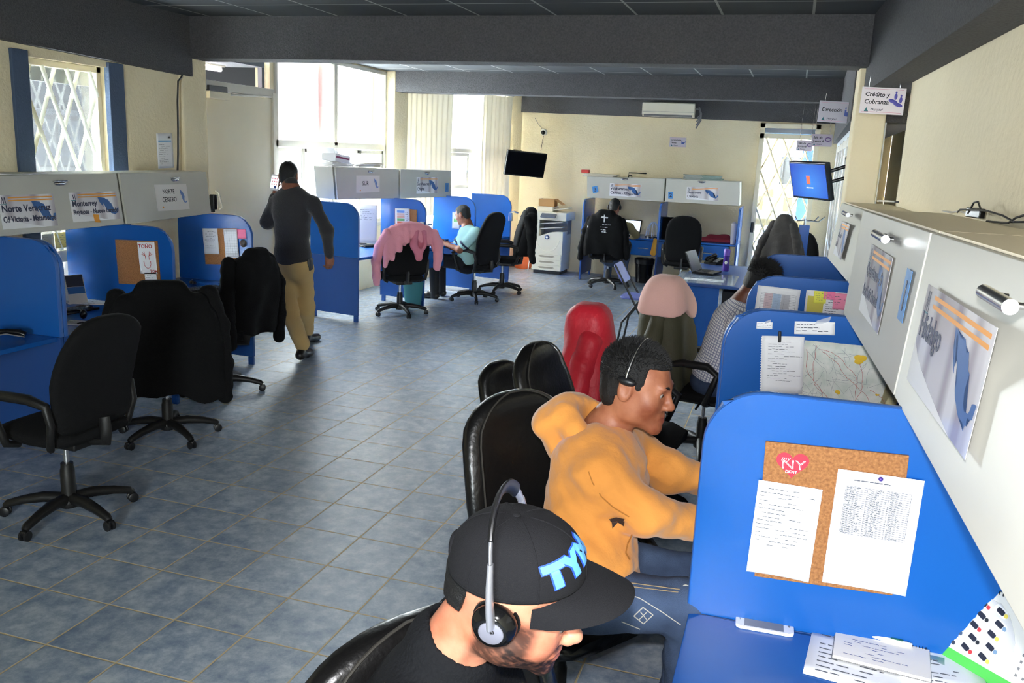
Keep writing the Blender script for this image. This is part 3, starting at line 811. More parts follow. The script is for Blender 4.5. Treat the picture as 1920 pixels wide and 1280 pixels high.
# back panel of the first bay and hanging drawer
drw = thing('drawer_unit', 'blue hanging desk drawer beside the pink hoodie chair', 'drawer', M=frame(PS[1] + dS * .05 + bS * .03, dS, (0, 0, 1)))
MB().box((.22, .25, .57), (.42, .48, .22), bev=.004).build('drawer_box', m_blue, drw)
MB().box((.22, -.004, .57), (.42, .02, .22), bev=.004).build('drawer_front', m_blue, drw)
MB().tube([(.16, -.03, .545), (.28, -.03, .545)], .007, 8).tube([(.16, -.03, .545), (.16, 0, .545)], .005, 6).tube([(.28, -.03, .545), (.28, 0, .545)], .005, 6).build('handle', m_chrome, drw)
MB().lathe([(0, 0), (.012, 0), (.012, .006), (0, .008)], 12, M=Matrix.Translation((.22, -.014, .63)) @ Matrix.Rotation(PI / 2, 4, 'X')).build('lock', m_chrome, drw)
cS0 = pz(633, 374, 1.325)
def ps(x, y): return pl(x, y, cS0, nS)
gS = 'grey overhead cabinets of the SUR row'
B = [ps(633, 374), ps(748, 371.5), ps(751, 371.5), ps(846, 369)]
T = [ps(628, 313), ps(748, 317), ps(751, 317), ps(846, 320)]
CABS, MS1 = cabinet('grey overhead cabinet carrying the SUR sign, papers piled on top', B[0], B[1], T[1], T[0], bS * .3, gS, hpos=.53, hz=.88)
CABS2, MS2 = cabinet('grey overhead cabinet carrying the Sur Veracruz Chiapas sign', B[2], B[3], T[3], T[2], bS * .3, gS, hpos=.5, hz=.88)
PNS = (cS0, -nS)

# -------------------------------------------------- back row against the back wall
YK = 13.45
gk = 'blue dividers of the back wall desks'
xk = [py(1092, 430, YK).x, py(1234, 440, YK).x, py(1382, 450, YK).x]
zk = py(1100, 372, YK + .15).z
labk = ['narrow blue divider at the left end of the back desks, next to the copier', 'blue divider between the two back wall desks', 'blue divider at the right end of the back desks, next to the lattice door']
for i in range(3): divider(labk[i], frame((xk[i], YK, 0), (0, 1, 0), (0, 0, 1)), .75, zk - .005, HD, gk, r=.14)
def kdesk(label, x0, x1, dx, lab2):
    worktop(label, [V((x0, YK + .02, 0)), V((x1, YK + .02, 0)), V((x1, YK + .75, 0)), V((x0, YK + .75, 0))], HD)
    d = thing('drawer_unit', lab2, 'drawer', (dx, YK + .03, 0))
    MB().box((0, .25, .57), (.6, .46, .2), bev=.004).build('drawer_box', m_blue, d)
    MB().box((0, .0, .57), (.62, .02, .23), bev=.004).build('drawer_front', m_blue, d)
    MB().tube([(-.08, -.03, .57), (.08, -.03, .57)], .008, 8).tube([(-.08, -.03, .57), (-.08, 0, .57)], .005, 6).tube([(.08, -.03, .57), (.08, 0, .57)], .005, 6).build('handle', m_chrome, d)
kdesk('blue desk top where the man with the headset sits by the back wall', xk[0] + .02, xk[1] - .02, xk[0] + .98, 'blue desk drawer beside the headset man, yellow cloth hung by it')
kdesk('blue desk top with the maroon cloth by the back wall', xk[1] + .02, xk[2] - .02, xk[2] - .42, 'blue desk drawer under the maroon cloth')
gK = 'grey overhead cabinets on the back wall'
YC = YK + .15
K = lambda x, y: py(x, y, YC)
CABK1, MK1 = cabinet('grey overhead cabinet on the back wall with the Villahermosa sign', K(1100, 370), K(1244, 378), K(1247, 335), K(1100, 331), (0, .55, 0), gK, hpos=.49, hz=.92)
CABK2, MK2 = cabinet('grey overhead cabinet on the back wall with the Guerrero Oaxaca sign', K(1246, 378), K(1386, 386), K(1387, 341), K(1249, 335), (0, .55, 0), gK, hpos=.49, hz=.92)
PNK = (V((0, YC, 0)), V((0, 1, 0)))

# -------------------------------------------------- right row
HR = 1.36
tilt = V((1, .035, 0)).normalized()
gr = 'blue dividers of the right desk row'
D1 = pz(1290, 1141, HD); D1.z = 0
labr = ['nearest bright blue divider on the right, cork board with the red heart on it', 'second blue divider on the right, road map and ruled note pinned to it', 'third blue divider on the right, sheet with pink and yellow notes on it', 'farthest blue divider on the right, bare, behind the spiky haired man']
yR = [D1.y, pz(1440, 582, HR).y, pz(1460, 518, HR).y, pz(1480, 478, HR).y]
DR = []
exs = [D1.x, py(1352, 720, yR[1]).x, py(1400, 575, yR[2]).x, py(1418, 510, yR[3]).x]
for i in range(4):
    F = frame((exs[i], yR[i], 0), tilt, (0, 0, 1))
    DR.append(divider(labr[i], F, XR(yR[i]) - exs[i] - .02, HR, HD, gr, r=[.15, .16, .15, .15][i]))
divider('blue divider doubled just behind the second right hand one', frame((exs[1] - .012, yR[1] + .034, 0), tilt, (0, 0, 1)), .72, HR - .002, HD, gr, r=.16)
for (a, b, lb) in ((.62, yR[0] - .016, 'nearest blue worktop on the right with the white phone on it'), (yR[0] + .016, yR[1] - .016, 'blue worktop on the right in front of the man in the yellow hoodie'), (yR[1] + .05, yR[2] - .016, 'blue worktop on the right beyond the road map divider'), (yR[2] + .016, yR[3] - .016, 'blue worktop on the right where the checkered shirt man leans')):
    xa = D1.x + .004
    worktop(lb, [V((xa, a, 0)), V((XR(a) - .02, a, 0)), V((XR(b) - .02, b, 0)), V((xa, b, 0))], HD)
gR = 'grey overhead cabinets of the right row'
ZR = 1.36
s12b, s12t = pz(1675, 741, ZR), None
s12t = py(1745, 436, s12b.y)
s23b = pz(1581, 587, ZR); s23t = py(1618, 394, s23b.y)
nb = pz(1900, 1150, ZR); nt = py(1920, 491, 1.85)
def at_y(p, q, y): return p + (q - p) * ((y - p.y) / (q.y - p.y))
yn = .75
nbE, ntE = at_y(s12b, nb, yn), at_y(s12t, nt, yn)
bkR = V((.3, .012, 0))
CABR1, MR1 = cabinet('large grey overhead cabinet nearest on the right, Hidalgo sign on its door', s12b + V((.001, -.004, 0)), nbE, ntE, s12t + V((.001, -.004, 0)), bkR, gR, handle=None, top=True)
CABR2, MR2 = cabinet('grey overhead cabinet on the right with the San Luis Potosí sign', s23b, s12b, s12t, s23t, bkR, gR, handle=None, top=True)
c3b0, c3b1 = pz(1551, 483, ZR), pz(1588, 527, ZR)
c3t0 = py(1578, 380, c3b0.y); c3t1 = py(1619, 393.5, 5.2)
b3n = at_y(c3b0, c3b1, s23b.y + .04); t3n = at_y(c3t0, c3t1, s23b.y + .04)
CABR3, MR3 = cabinet('farthest grey overhead cabinet on the right, door set back', c3b0, b3n, t3n, c3t0, V((.28, 0, 0)), gR, handle=None, top=True)
def bar_handle(par, M, x0, y0, x1, y1):
    P0, N = cabN(M)
    a, b = pl(x0, y0, P0 - N * .03, N), pl(x1, y1, P0 - N * .03, N)
    a, b = M.inverted() @ a, M.inverted() @ b
    zc_ = (a.z + b.z) / 2; a.z = b.z = zc_; a.y = b.y = -.032
    mb = MB().tube([a, b], .0125, 16)
    d = b - a
    for f in (.2, .8): mb.tube([a + d * f, a + d * f + V((0, .03, 0))], .006, 8)
    mb.build('handle', m_chrome, par, label='chrome bar handle')
bar_handle(CABR1, MR1, 1846, 550, 1898, 572)
bar_handle(CABR2, MR2, 1641, 440, 1662, 446)
bar_handle(CABR3, MR3, 1582, 400, 1591, 402)
# clear acrylic plate under the near handle is left to the door's gloss
# -------------------------------------------------- free-standing blue desk in the middle distance
fd0 = pz(1270, 529, HD)
fdesk = thing('work_desk', 'dark blue desk with laptop and purple bottle, in front of the back row', 'desk', (fd0.x, fd0.y, 0))
MB().box((.5, .95, HD - .014), (1.0, 1.9, .028), bev=.003).build('top_panel', m_bdark, fdesk)
MB().box((.22, .03, .35), (.4, .03, .68), bev=.003).build('front_panel', m_blue, fdesk)
MB().box((.02, .95, .35), (.03, 1.8, .68), bev=.003).build('side_panel', m_bdark, fdesk)
MB().box((.97, .95, .35), (.03, 1.8, .68), bev=.003).build('side_panel', m_bdark, fdesk)
MB().box((.7, .2, .58), (.5, .3, .16), bev=.003).build('drawer', MATS['dark_recess'], fdesk)
glt = thing('desk_pad', 'clear plastic desk pad on the dark blue desk under the laptop', 'desk pad', (fd0.x + .25, fd0.y + .05, HD))
MB().box((.0, .42, .002), (.62, .84, .004), bev=.001).build('sheet', mat('clear_pad', (150, 165, 185), .08, alpha=.6), glt)
# ================================================================== office chairs
m_fab = mat('black_fabric', (15, 15, 16), .9, bump=(400, .25, 2), spec=.25)
m_lea = mat('black_leather', (15, 14, 14), .3, coat=.15, bump=(55, .18, 5))
m_pl = mat('charcoal_plastic', (22, 21, 20), .45, bump=(300, .1, 2))
m_seam = mat('seam_thread', (44, 41, 36), .7)
def loft(sections, seg=28):
    """sections: (centre, xdir, ydir, hx, hy, power)"""
    mb = MB(); b = mb.bm; rings = []
    for c, xd, yd, hx, hy, pw in sections:
        r = []
        for k in range(seg):
            a = 2 * PI * k / seg; ca, sa = math.cos(a), math.sin(a)
            x = math.copysign(abs(ca) ** (2 / pw), ca) * hx; y = math.copysign(abs(sa) ** (2 / pw), sa) * hy
            r.append(b.verts.new(V(c) + V(xd) * x + V(yd) * y))
        rings.append(r)
    for A, B in zip(rings, rings[1:]):
        for k in range(seg): b.faces.new((A[k], A[(k + 1) % seg], B[(k + 1) % seg], B[k]))
    b.faces.new(rings[0][::-1]); b.faces.new(rings[-1]); bmesh.ops.recalc_face_normals(b, faces=b.faces)
    return mb
def back_shape(w, h, z0, t, lean, curve=.05, topw=.8, botw=.86, n=16, y0=-.2):
    s = []
    vs = [0, .02, .05, .1, .2, .32, .45, .58, .68, .76, .83, .88, .92, .95, .975, .99, 1]
    for v in vs:
        wv = w / 2 * ((botw + (1 - botw) * min(1, v / .45)) if v < .45 else (1 - (1 - topw) * ((v - .45) / .55) ** 2))
        if v > .7: wv *= max(.0, 1 - min(1, (v - .7) / .302) ** 3) ** (1 / 2.4)
        if v < .06: wv *= .84 + .16 * (v / .06) ** .5
        th = t * min(1, .55 + 9 * v, .35 + .65 * math.sqrt(max(0, 1 - max(0, (v - .86) / .14) ** 2)))
        y = y0 - lean * v * h + curve * math.sin(PI * min(1, v * 1.2)) * (.8)
        s.append(((0, y, z0 + v * h), (1, 0, 0), (0, 1, .0), wv, th / 2, 3))
    return s
def make_chair(label, M, group, mb_=None, seat_h=.47, bh=.62, bw=.5, lean=.16, arms=True, base_rot=.3, leather=False, gas=True, seam=False):
    t = thing('office_chair', label, 'chair', M=M, group=group)
    bm_ = m_lea if leather else m_fab
    mb = MB().lathe([(0, .055), (.045, .055), (.05, .075), (.05, .1), (.035, .115), (0, .115)], 18)
    for k in range(5):
        a = base_rot + 2 * PI * k / 5; d = V((math.cos(a), math.sin(a), 0))
        mb.tube([d * .03 + V((0, 0, .1)), d * .12 + V((0, 0, .105)), d * .22 + V((0, 0, .09)), d * .3 + V((0, 0, .068)), d * .315 + V((0, 0, .055))], [.028, .027, .022, .019, .016], 8, flat=1.1)
    mb.build('star_base', m_pl, t)
    for k in range(5):
        a = base_rot + 2 * PI * k / 5; d = V((math.cos(a), math.sin(a), 0)); e = V((-d.y, d.x, 0))
        c = d * .315 + V((0, 0, .026))
        w_ = MB()
        for sg in (-1, 1): w_.lathe([(0, -.009), (.02, -.009), (.026, -.005), (.026, .005), (.02, .009), (0, .009)], 14, M=Matrix.Translation(c + e * .014 * sg) @ e.to_track_quat('Z', 'Y').to_matrix().to_4x4())
        w_.box(c + V((0, 0, .012)), (.03, .03, .03), bev=.008)
        w_.build('caster', m_blk, t)
    MB().lathe([(0, .1), (.035, .1), (.035, seat_h - .24), (.03, seat_h - .22), (.03, seat_h - .2), (0, seat_h - .2)], 18).build('column_cover', m_pl, t)
    if gas: MB().lathe([(0, .2), (.014, .2), (.014, seat_h - .06), (0, seat_h - .06)], 14).build('gas_piston', m_chrome, t)
    MB().box((0, -.02, seat_h - .065), (.2, .28, .05), bev=.012).tube([(.06, .0, seat_h - .07), (.24, .02, seat_h - .08)], .008, 6).build('mechanism', m_pl, t)
    sec = []
    for i in range(11):
        v = i / 10; y = -.23 + .48 * v
        w_ = .235 * (1 - .12 * abs(v - .45) ** 2 * 4) * (.88 if i in (0, 10) else 1)
        sec.append(((0, y, seat_h - .012 * math.cos((v - .4) * 4) - (.02 if i > 8 else 0)), (1, 0, 0), (0, 0, 1), w_, .045 * (.55 if i in (0, 10) else 1), 3.2))
    loft(sec).build('seat', bm_, t, angle=70)
    z0 = seat_h + .03
    secb = back_shape(bw, bh, z0, .09, lean)
    loft(secb).build('backrest', bm_, t, angle=70)
    MB().tube([(0, -.12, seat_h - .07), (0, -.26, seat_h - .05), (0, -.265, seat_h + .02), (0, -.255, z0 + .05)], .03, 8, flat=.4).build('back_bar', m_pl, t)
    if seam:
        pts = []
        for c, xd, yd, hx, hy, pw in secb: pts.append((V(c) + V((hx * .83, hy * .93, 0))))
        pts2 = [V((-p.x, p.y, p.z)) for p in pts]
        MB().tube(pts[1:] + pts2[::-1][:-1], .0035, 6).build('seam', m_seam, t)
    if arms:
        for sx in (-1, 1):
            MB().tube([(sx * .2, .08, seat_h - .05), (sx * .27, .08, seat_h - .03), (sx * .285, .12, seat_h + .08), (sx * .285, .15, seat_h + .17), (sx * .28, .08, seat_h + .215), (sx * .275, -.08, seat_h + .215), (sx * .27, -.18, seat_h + .19), (sx * .265, -.2, seat_h + .1), (sx * .25, -.17, seat_h - .02), (sx * .2, -.12, seat_h - .05)], [.018, .02, .02, .022, .026, .026, .022, .019, .019, .018], 8, flat=1.0).build('armrest', m_pl, t)
    return t
def face(dx, dy): return math.atan2(-dx, dy)          # rotation that turns local +Y towards (dx,dy)
def CMx(x, y, dx, dy): return TM(x, y, 0, face(dx, dy))
gch = 'black office chairs'
h1 = pz(132, 966)
CH1 = make_chair('empty black office chair in the left foreground, seen from behind, seat and armrest showing', CMx(h1.x, h1.y, -.99, .02), gch, seat_h=.49, bh=.57, bw=.52, lean=.2, base_rot=-.5)
h2 = pz(316, 818)
CH2 = make_chair('black office chair under the long black jacket in the left row', CMx(h2.x, h2.y, -.62, .78), gch, seat_h=.46, bh=.54, lean=.17, base_rot=.15, arms=False)
h3 = V((-4.13, 5.62, 0))
CH3 = make_chair('black office chair under the black jacket at the left row end by the cream door', CMx(h3.x, h3.y, -1, .1), gch, seat_h=.47, bh=.6, lean=.17, base_rot=.25)
h4 = pz(749, 588)
CH4 = make_chair('black office chair with the pink hoodie over its back', CMx(h4.x, h4.y, -.7, .72), gch, seat_h=.46, bh=.56, bw=.56, base_rot=-.3)
h5 = pz(885, 560)
CH5 = make_chair('black office chair on which the man in the pale polo sits', CMx(h5.x + .06, h5.y - .1, -.95, .26), gch, seat_h=.47, bh=.68, bw=.52, lean=.16, base_rot=.1)
h6 = pz(940, 547)
CH6 = make_chair('black office chair with a black jacket, next to the orange water jug', CMx(h6.x, h6.y, -.85, -.35), gch, seat_h=.47, bh=.66, bw=.5, lean=.15, base_rot=.2)
CH7 = make_chair('black office chair of the headset man, printed black jacket over it', CMx(py(1140, 500, 12.95).x, 12.95, .05, 1), gch, seat_h=.47, bh=.6, bw=.54, lean=.12, base_rot=.32)
p8 = py(1278, 455, 12.7)
CH8 = make_chair('empty black office chair with its tall back towards us before the maroon cloth', CMx(p8.x, 12.85, -.12, 1), gch, seat_h=.47, bh=.66, bw=.52, lean=.1)
# right hand row: chairs facing the desks
CR1 = make_chair('black leather chair of the man in the yellow hoodie', CMx(-.60, 2.62, .80, -.55), gch, seat_h=.46, bh=.64, bw=.5, lean=.16, leather=True, seam=True)
CR2 = make_chair('second black leather chair, its worn back beyond the yellow hoodie man', CMx(-.69, 3.50, .93, -.2), gch, seat_h=.45, bh=.655, bw=.46, lean=.18, leather=True, seam=True)
CR3 = make_chair('black chair with the bright red jacket over its back', CMx(-.70, 4.72, .97, -.12), gch, seat_h=.42, bh=.55, bw=.33, lean=.2)
CR4 = make_chair('black chair of the checkered shirt man, olive jacket and pink top on its back', CMx(-.42, 5.72, .95, -.2), gch, seat_h=.46, bh=.53, bw=.36, lean=.2)
CR0 = make_chair('black leather chair at the bottom edge behind the man in the black cap', CMx(-.36, 1.24, .80, -.55), gch, seat_h=.44, bh=.6, bw=.62, lean=.14, leather=True, seam=True)
p9 = pz(936, 676, .93)
CR9 = make_chair('low black leather chair half hidden left of the worn leather chair', CMx(p9.x + .24, p9.y - .1, .9, -.4), gch, seat_h=.4, bh=.5, bw=.34, lean=.12, leather=True, arms=False)
p10 = py(1521, 475, 11.5)
CR10 = make_chair('grey backed chair beside the coat rack in the far right corner', CMx(p10.x, 11.5, .5, .85), gch, seat_h=.5, bh=.62, bw=.42, lean=.1)
# ================================================================== people
def npv(p): return np.array(p, float)
def lerp(a, b, t): return V(a) + (V(b) - V(a)) * t
def skin_mat(name, c, var): return mat(name, c, .5, var=(14, var, .3), bump=(180, .06, 3), attr='tint', sss=.08)
def head_frame(c, fwd, up=(0, 0, 1)):
    f = V(fwd).normalized(); u = V(up); u = (u - f * u.dot(f)).normalized(); r = f.cross(u)
    M = Matrix((r, f, u)).transposed().to_4x4(); M.translation = V(c); return M
def head_prims(S, M, s=1.0, jaw=1.0):
    R = np.array(M.to_3x3())
    def p(x, y, z): return npv(M @ V((x * s, y * s, z * s)))
    e = lambda c, r, k=.02, op='+': S.ell(p(*c), [q * s for q in r], R, k, op)
    c_ = lambda a, b, ra, rb=None, k=.015, op='+': S.cap(p(*a), p(*b), ra * s, (rb or ra) * s, k, op)
    e((0, -.012, .035), (.075, .096, .082)); e((0, .028, -.008), (.064, .064, .085), .03)
    e((0, .038, -.068), (.052 * jaw, .056, .044), .03); e((0, .082, -.102), (.023 * jaw, .018, .018), .03)
    for sx in (-1, 1):
        e((sx * .037, .056, -.03), (.026, .027, .026), .03)
        e((sx * .05 * jaw, .01, -.062), (.017, .03, .03), .03)
    c_((-.034, .084, .022), (.034, .084, .022), .011, k=.02)
    c_((0, .09, .014), (0, .107, -.026), .0075, .0105, .012)
    e((0, .111, -.029), (.0115, .0115, .0105), .01)
    for sx in (-1, 1): e((sx * .0125, .1, -.033), (.0088, .011, .0085), .008)
    for sx in (-1, 1): e((sx * .032, .097, .004), (.0165, .0135, .0105), .012, '-')
    for sx in (-1, 1):
        c_((sx * .018, .0875, .0095), (sx * .045, .0795, .0085), .0045, k=.006); c_((sx * .019, .086, -.0035), (sx * .043, .079, -.003), .0038, k=.006)
    c_((-.021, .0885, -.062), (.021, .0885, -.062), .0062, k=.01); e((0, .0955, -.0615), (.013, .0062, .0052), .007)
    e((0, .093, -.0735), (.018, .0085, .0072), .009)
    c_((-.02, .099, -.0675), (.02, .099, -.0675), .0022, k=.004, op='-')
    for sx in (-1, 1):
        e((sx * .078, -.006, -.004), (.011, .021, .033), .012); e((sx * .0885, -.001, .0), (.0065, .012, .019), .008, '-')
    return p
def face_tint(M, s, skin, lip, beard=None):
    Mi = np.array(M.inverted()); skin = np.array(srgb(*skin)[:3]); lip = np.array(srgb(*lip)[:3])
    bd = np.array(srgb(*beard)[:3]) if beard is not None else None
    def f(P):
        L = (P @ Mi[:3, :3].T + Mi[:3, 3]) / s
        C = np.repeat(skin[None], len(P), 0)
        x, y, z = L[:, 0], L[:, 1], L[:, 2]
        w = np.clip(1.25 - ((x / .023) ** 2 + ((z + .0675) / .0125) ** 2), 0, 1) * (y > .075)
        if bd is not None:
            n = nz(x, y, z, 420, 3) * .25 + nz(x, y, z, 1100, 5) * .3
            jawl = np.clip((-.030 - .42 * np.clip(y - .02, 0, 1) - z + n * .014) / .012, 0, 1) * np.clip((y - .002) / .02, 0, 1)
            side = np.clip((.05 - np.abs(y - .012)) / .015, 0, 1) * np.clip((np.abs(x) - .05) / .008, 0, 1) * np.clip((.02 - z) / .02, 0, 1)
            must = np.clip(1.3 - ((x / .03) ** 2 + ((z + .051) / .011) ** 2), 0, 1) * (y > .07)
            chin = np.clip((-.078 - z + n * .006) / .008, 0, 1) * (y > .03)
            low = np.clip((-.128 - z) / -.01, 0, 1)
            b = np.clip(np.maximum.reduce([jawl, side * .9, must * .95, chin]), 0, 1) * np.clip((z + .135) / .02, 0, 1)
            b = b * np.clip(1.0 + n * 1.0, 0, 1)
            b = b * (1 - np.clip(w, 0, 1))
            C = C * (1 - b[:, None]) + bd[None] * b[:, None]
        w = w[:, None] * .75
        return C * (1 - w) + lip[None] * w
    return f
def eyes(parent, M, s=1.0):
    for sx in (-1, 1):
        c = M @ V((sx * .0315 * s, .0765 * s, .0035 * s))
        e = MB().sph(c, .0128 * s, 14).build('eye', mat('eye_white', (150, 138, 130), .4), parent, world=True)
        f = (M.to_3x3() @ V((0, 1, -.18))).normalized()
        MB().lathe([(0, .0016), (.004 * s, .0012), (.0062 * s, 0)], 12, M=Matrix.Translation(c + f * .0122 * s) @ f.to_track_quat('Z', 'Y').to_matrix().to_4x4()).build('iris', mat('dark_iris', (34, 22, 16), .15), e if False else parent, world=True)
        pts = [M @ V((sx * q[0] * s, q[1] * s, q[2] * s)) for q in ((.013, .0965, .0215), (.024, .096, .0265), (.036, .0905, .027), (.047, .08, .0215))]
        MB().tube(pts, [.0032 * s, .0042 * s, .0038 * s, .0015 * s], 6, flat=1.0).build('eyebrow', mat('black_hair', (11, 10, 10), .6, bump=(500, .4, 2)), parent, world=True)
def hair_cap(parent, M, s, cuts, grow=.008, spikes=0, slen=.02, seed=1, m=None, fade=None, name='hair', region=None):
    """short hair: a shell over the skull, trimmed by region(x,y,z)>0, plus tufts"""
    S = SDF(); R = np.array(M.to_3x3()); p = lambda x, y, z: npv(M @ V((x * s, y * s, z * s)))
    S.ell(p(0, -.012, .036), [(.075 + grow * .45) * s, (.096 + grow * .7) * s, (.082 + grow * 1.15) * s], R, .02)
    S.ell(p(0, .02, .03), [(.066 + grow * .6) * s, (.066 + grow * .55) * s, (.072 + grow * 1.1) * s], R, .02)
    S.ell(p(0, -.05, -.03), [(.06 + grow * .4) * s, (.045 + grow * .5) * s, .06 * s], R, .03)
    Mi = np.array(M.inverted())
    def loc(X, Y, Z):
        return [(Mi[i, 0] * X + Mi[i, 1] * Y + Mi[i, 2] * Z + Mi[i, 3]) / s for i in range(3)]
    def clip(X, Y, Z):
        x, y, z = loc(X, Y, Z); return -region(x, y, z) * .8
    fn = lambda X, Y, Z: .0016 * nz(X, Y, Z, 330, seed) + .001 * nz(X, Y, Z, 800, seed + 1)
    o = sdf_obj(name, S, .0045 * s, m or MATS['black_hair'], parent, fn=fn, clip=clip)
    if spikes:
        rg = random.Random(seed); mb = MB(); b = mb.bm; W = wm(parent).inverted(); n = 0
        while n < spikes:
            th = rg.uniform(0, 2 * PI); cz = rg.uniform(-.25, 1); sz = math.sqrt(1 - cz * cz)
            d = V((sz * math.cos(th), sz * math.sin(th), cz))
            q = V((d.x * (.075 + grow * .45), -.012 + d.y * (.096 + grow * .7), .036 + d.z * (.082 + grow)))
            if region(q.x, q.y, q.z) < .004: continue
            top = max(0, (q.z - .03) / .09)
            l = slen * (.25 + top) * rg.uniform(.6, 1.2)
            dr = (d + V((0, .45, .35)) * top + V((rg.uniform(-.3, .3), rg.uniform(-.3, .3), rg.uniform(-.2, .3)))).normalized()
            u = dr.orthogonal().normalized(); w = dr.cross(u); r = .0026 + .001 * rg.random()
            A = [W @ (M @ ((q - dr * .004 + (u * math.cos(a) + w * math.sin(a)) * r) * s)) for a in (0, 2.09, 4.19)]
            t = W @ (M @ ((q + dr * l) * s))
            vs = [b.verts.new(x) for x in A]; vt = b.verts.new(t)
            for i in range(3): b.faces.new((vs[i], vs[(i + 1) % 3], vt))
            n += 1
        mb.build('hair_tufts', m or MATS['black_hair'], o, smooth=False)
        bpy.context.view_layer.update()
    return o
def short_hair(x, y, z, front=.07):
    mn = np.minimum; mx = np.maximum
    r = mx(z - front - .25 * np.abs(x) * 0, mn(.040 - y, z - .02))
    r = mx(r, mn(mn(.036 - y, y - .018), z + .014))
    r = mx(r, mn(-.018 - y, z + .03)); return mx(r, mn(-.036 - y, z + .085))
def hand_prims(S, wrist, fwd, palm_n, thumb_side, curl=.5, s=1.0, k=.006):
    """fwd: along the palm; palm_n: direction the palm faces; thumb_side: direction of the thumb"""
    f = V(fwd).normalized(); n = V(palm_n); n = (n - f * n.dot(f)).normalized(); t = V(thumb_side); t = (t - f * t.dot(f) - n * t.dot(n)).normalized()
    w = V(wrist); P = lambda a, b, c: w + (f * a + t * b + n * c) * s
    R = np.array(Matrix((f, t, n)).transposed())
    S.cap(npv(P(-.03, 0, 0)), npv(P(.015, 0, 0)), .027 * s, .026 * s, .015)
    S.box(npv(P(.052, 0, 0)), [.036 * s, .03 * s, .004 * s], R, .011 * s, .015)
    for i, (b, L) in enumerate(((.031, .068), (.01, .078), (-.011, .072), (-.031, .056))):
        a = curl * (1 + .12 * i); p = P(.09 - abs(i - 1) * .004, b, .002); ang = a * .6
        rs = [.0094, .0088, .008, .007]; L3 = [L * .45, L * .32, L * .25]
        for q in range(3):
            d = f * math.cos(ang) + n * math.sin(ang); p2 = p + d * L3[q] * s
            S.cap(npv(p), npv(p2), rs[q] * s, rs[q + 1] * s, .003 if q else k); p = p2; ang += a * .8
    p = P(.02, .03, .006); ang = .75
    for q, (L, r, r2) in enumerate(((.04, .013, .0105), (.032, .0105, .0095), (.026, .0095, .008))):
        d = (f * math.cos(ang) + t * math.sin(ang) + n * (.35 + .25 * q)).normalized(); p2 = p + d * L * s
        S.cap(npv(p), npv(p2), r * s, r2 * s, .01 if q == 0 else .003); p = p2; ang -= .3
def torso(S, P, N, SL, SR, g=0., depth=1., belly=1., k=.05):
    """g: how far cloth stands off the skin"""
    P, N, SL, SR = map(V, (P, N, SL, SR)); z = (N - P).normalized(); x = (SR - SL); x = (x - z * x.dot(z)).normalized(); y = z.cross(x)
    R = np.array(Matrix((x, y, z)).transposed()); L = (N - P).length; hw = (SR - SL).length / 2
    S.ell(npv(lerp(P, N, .70)), [hw * .86 + g, .118 * depth + g, L * .34], R, k)
    S.ell(npv(lerp(P, N, .42)), [hw * .74 * belly + g, .112 * depth * belly + g, L * .36], R, k)
    S.ell(npv(lerp(P, N, .1)), [hw * .80 * belly + g, .118 * depth * belly + g, L * .28], R, k)
    for a in (SL, SR): S.cap(npv(lerp(N, a, .18) - z * .035), npv(a), .05 + g, .046 + g, k)
    return x, y, z
def folds(amp, f, seed=0, stretch=(1, 1, 1)):
    def fn(X, Y, Z): return amp * nz(X * stretch[0], Y * stretch[1], Z * stretch[2], f, seed) + amp * .5 * nz(X * stretch[0], Y * stretch[1], Z * stretch[2], f * 2.3, seed + 7)
    return fn
def person(label, loc): return thing('person', label, 'person', loc)
def shoe(parent, a, toe, m, r=.042, up=(0, 0, 1)):
    a, toe = V(a), V(toe); S = SDF(); d = (toe - a).normalized()
    S.cap(npv(a + V(up) * .03), npv(a - d * .02), .042, .038, .03).cap(npv(a - d * .03), npv(toe), .038, .03, .03).cap(npv(lerp(a, toe, .6)), npv(toe + d * .01), .04, .033, .03)
    return sdf_obj('shoe', S, .008, m, parent)
m_skinA = skin_mat('skin_light_tan', (224, 172, 146), (206, 148, 122))
m_hair = mat('black_hair', (11, 10, 10), .6, bump=(500, .4, 2))
m_denim = mat('blue_denim', (48, 62, 88), .9, var=(9, (72, 90, 120), .25), bump=(420, .35, 3))
m_denimd = mat('dark_denim', (44, 56, 80), .9, var=(9, (64, 80, 108), .25), bump=(420, .35, 3))

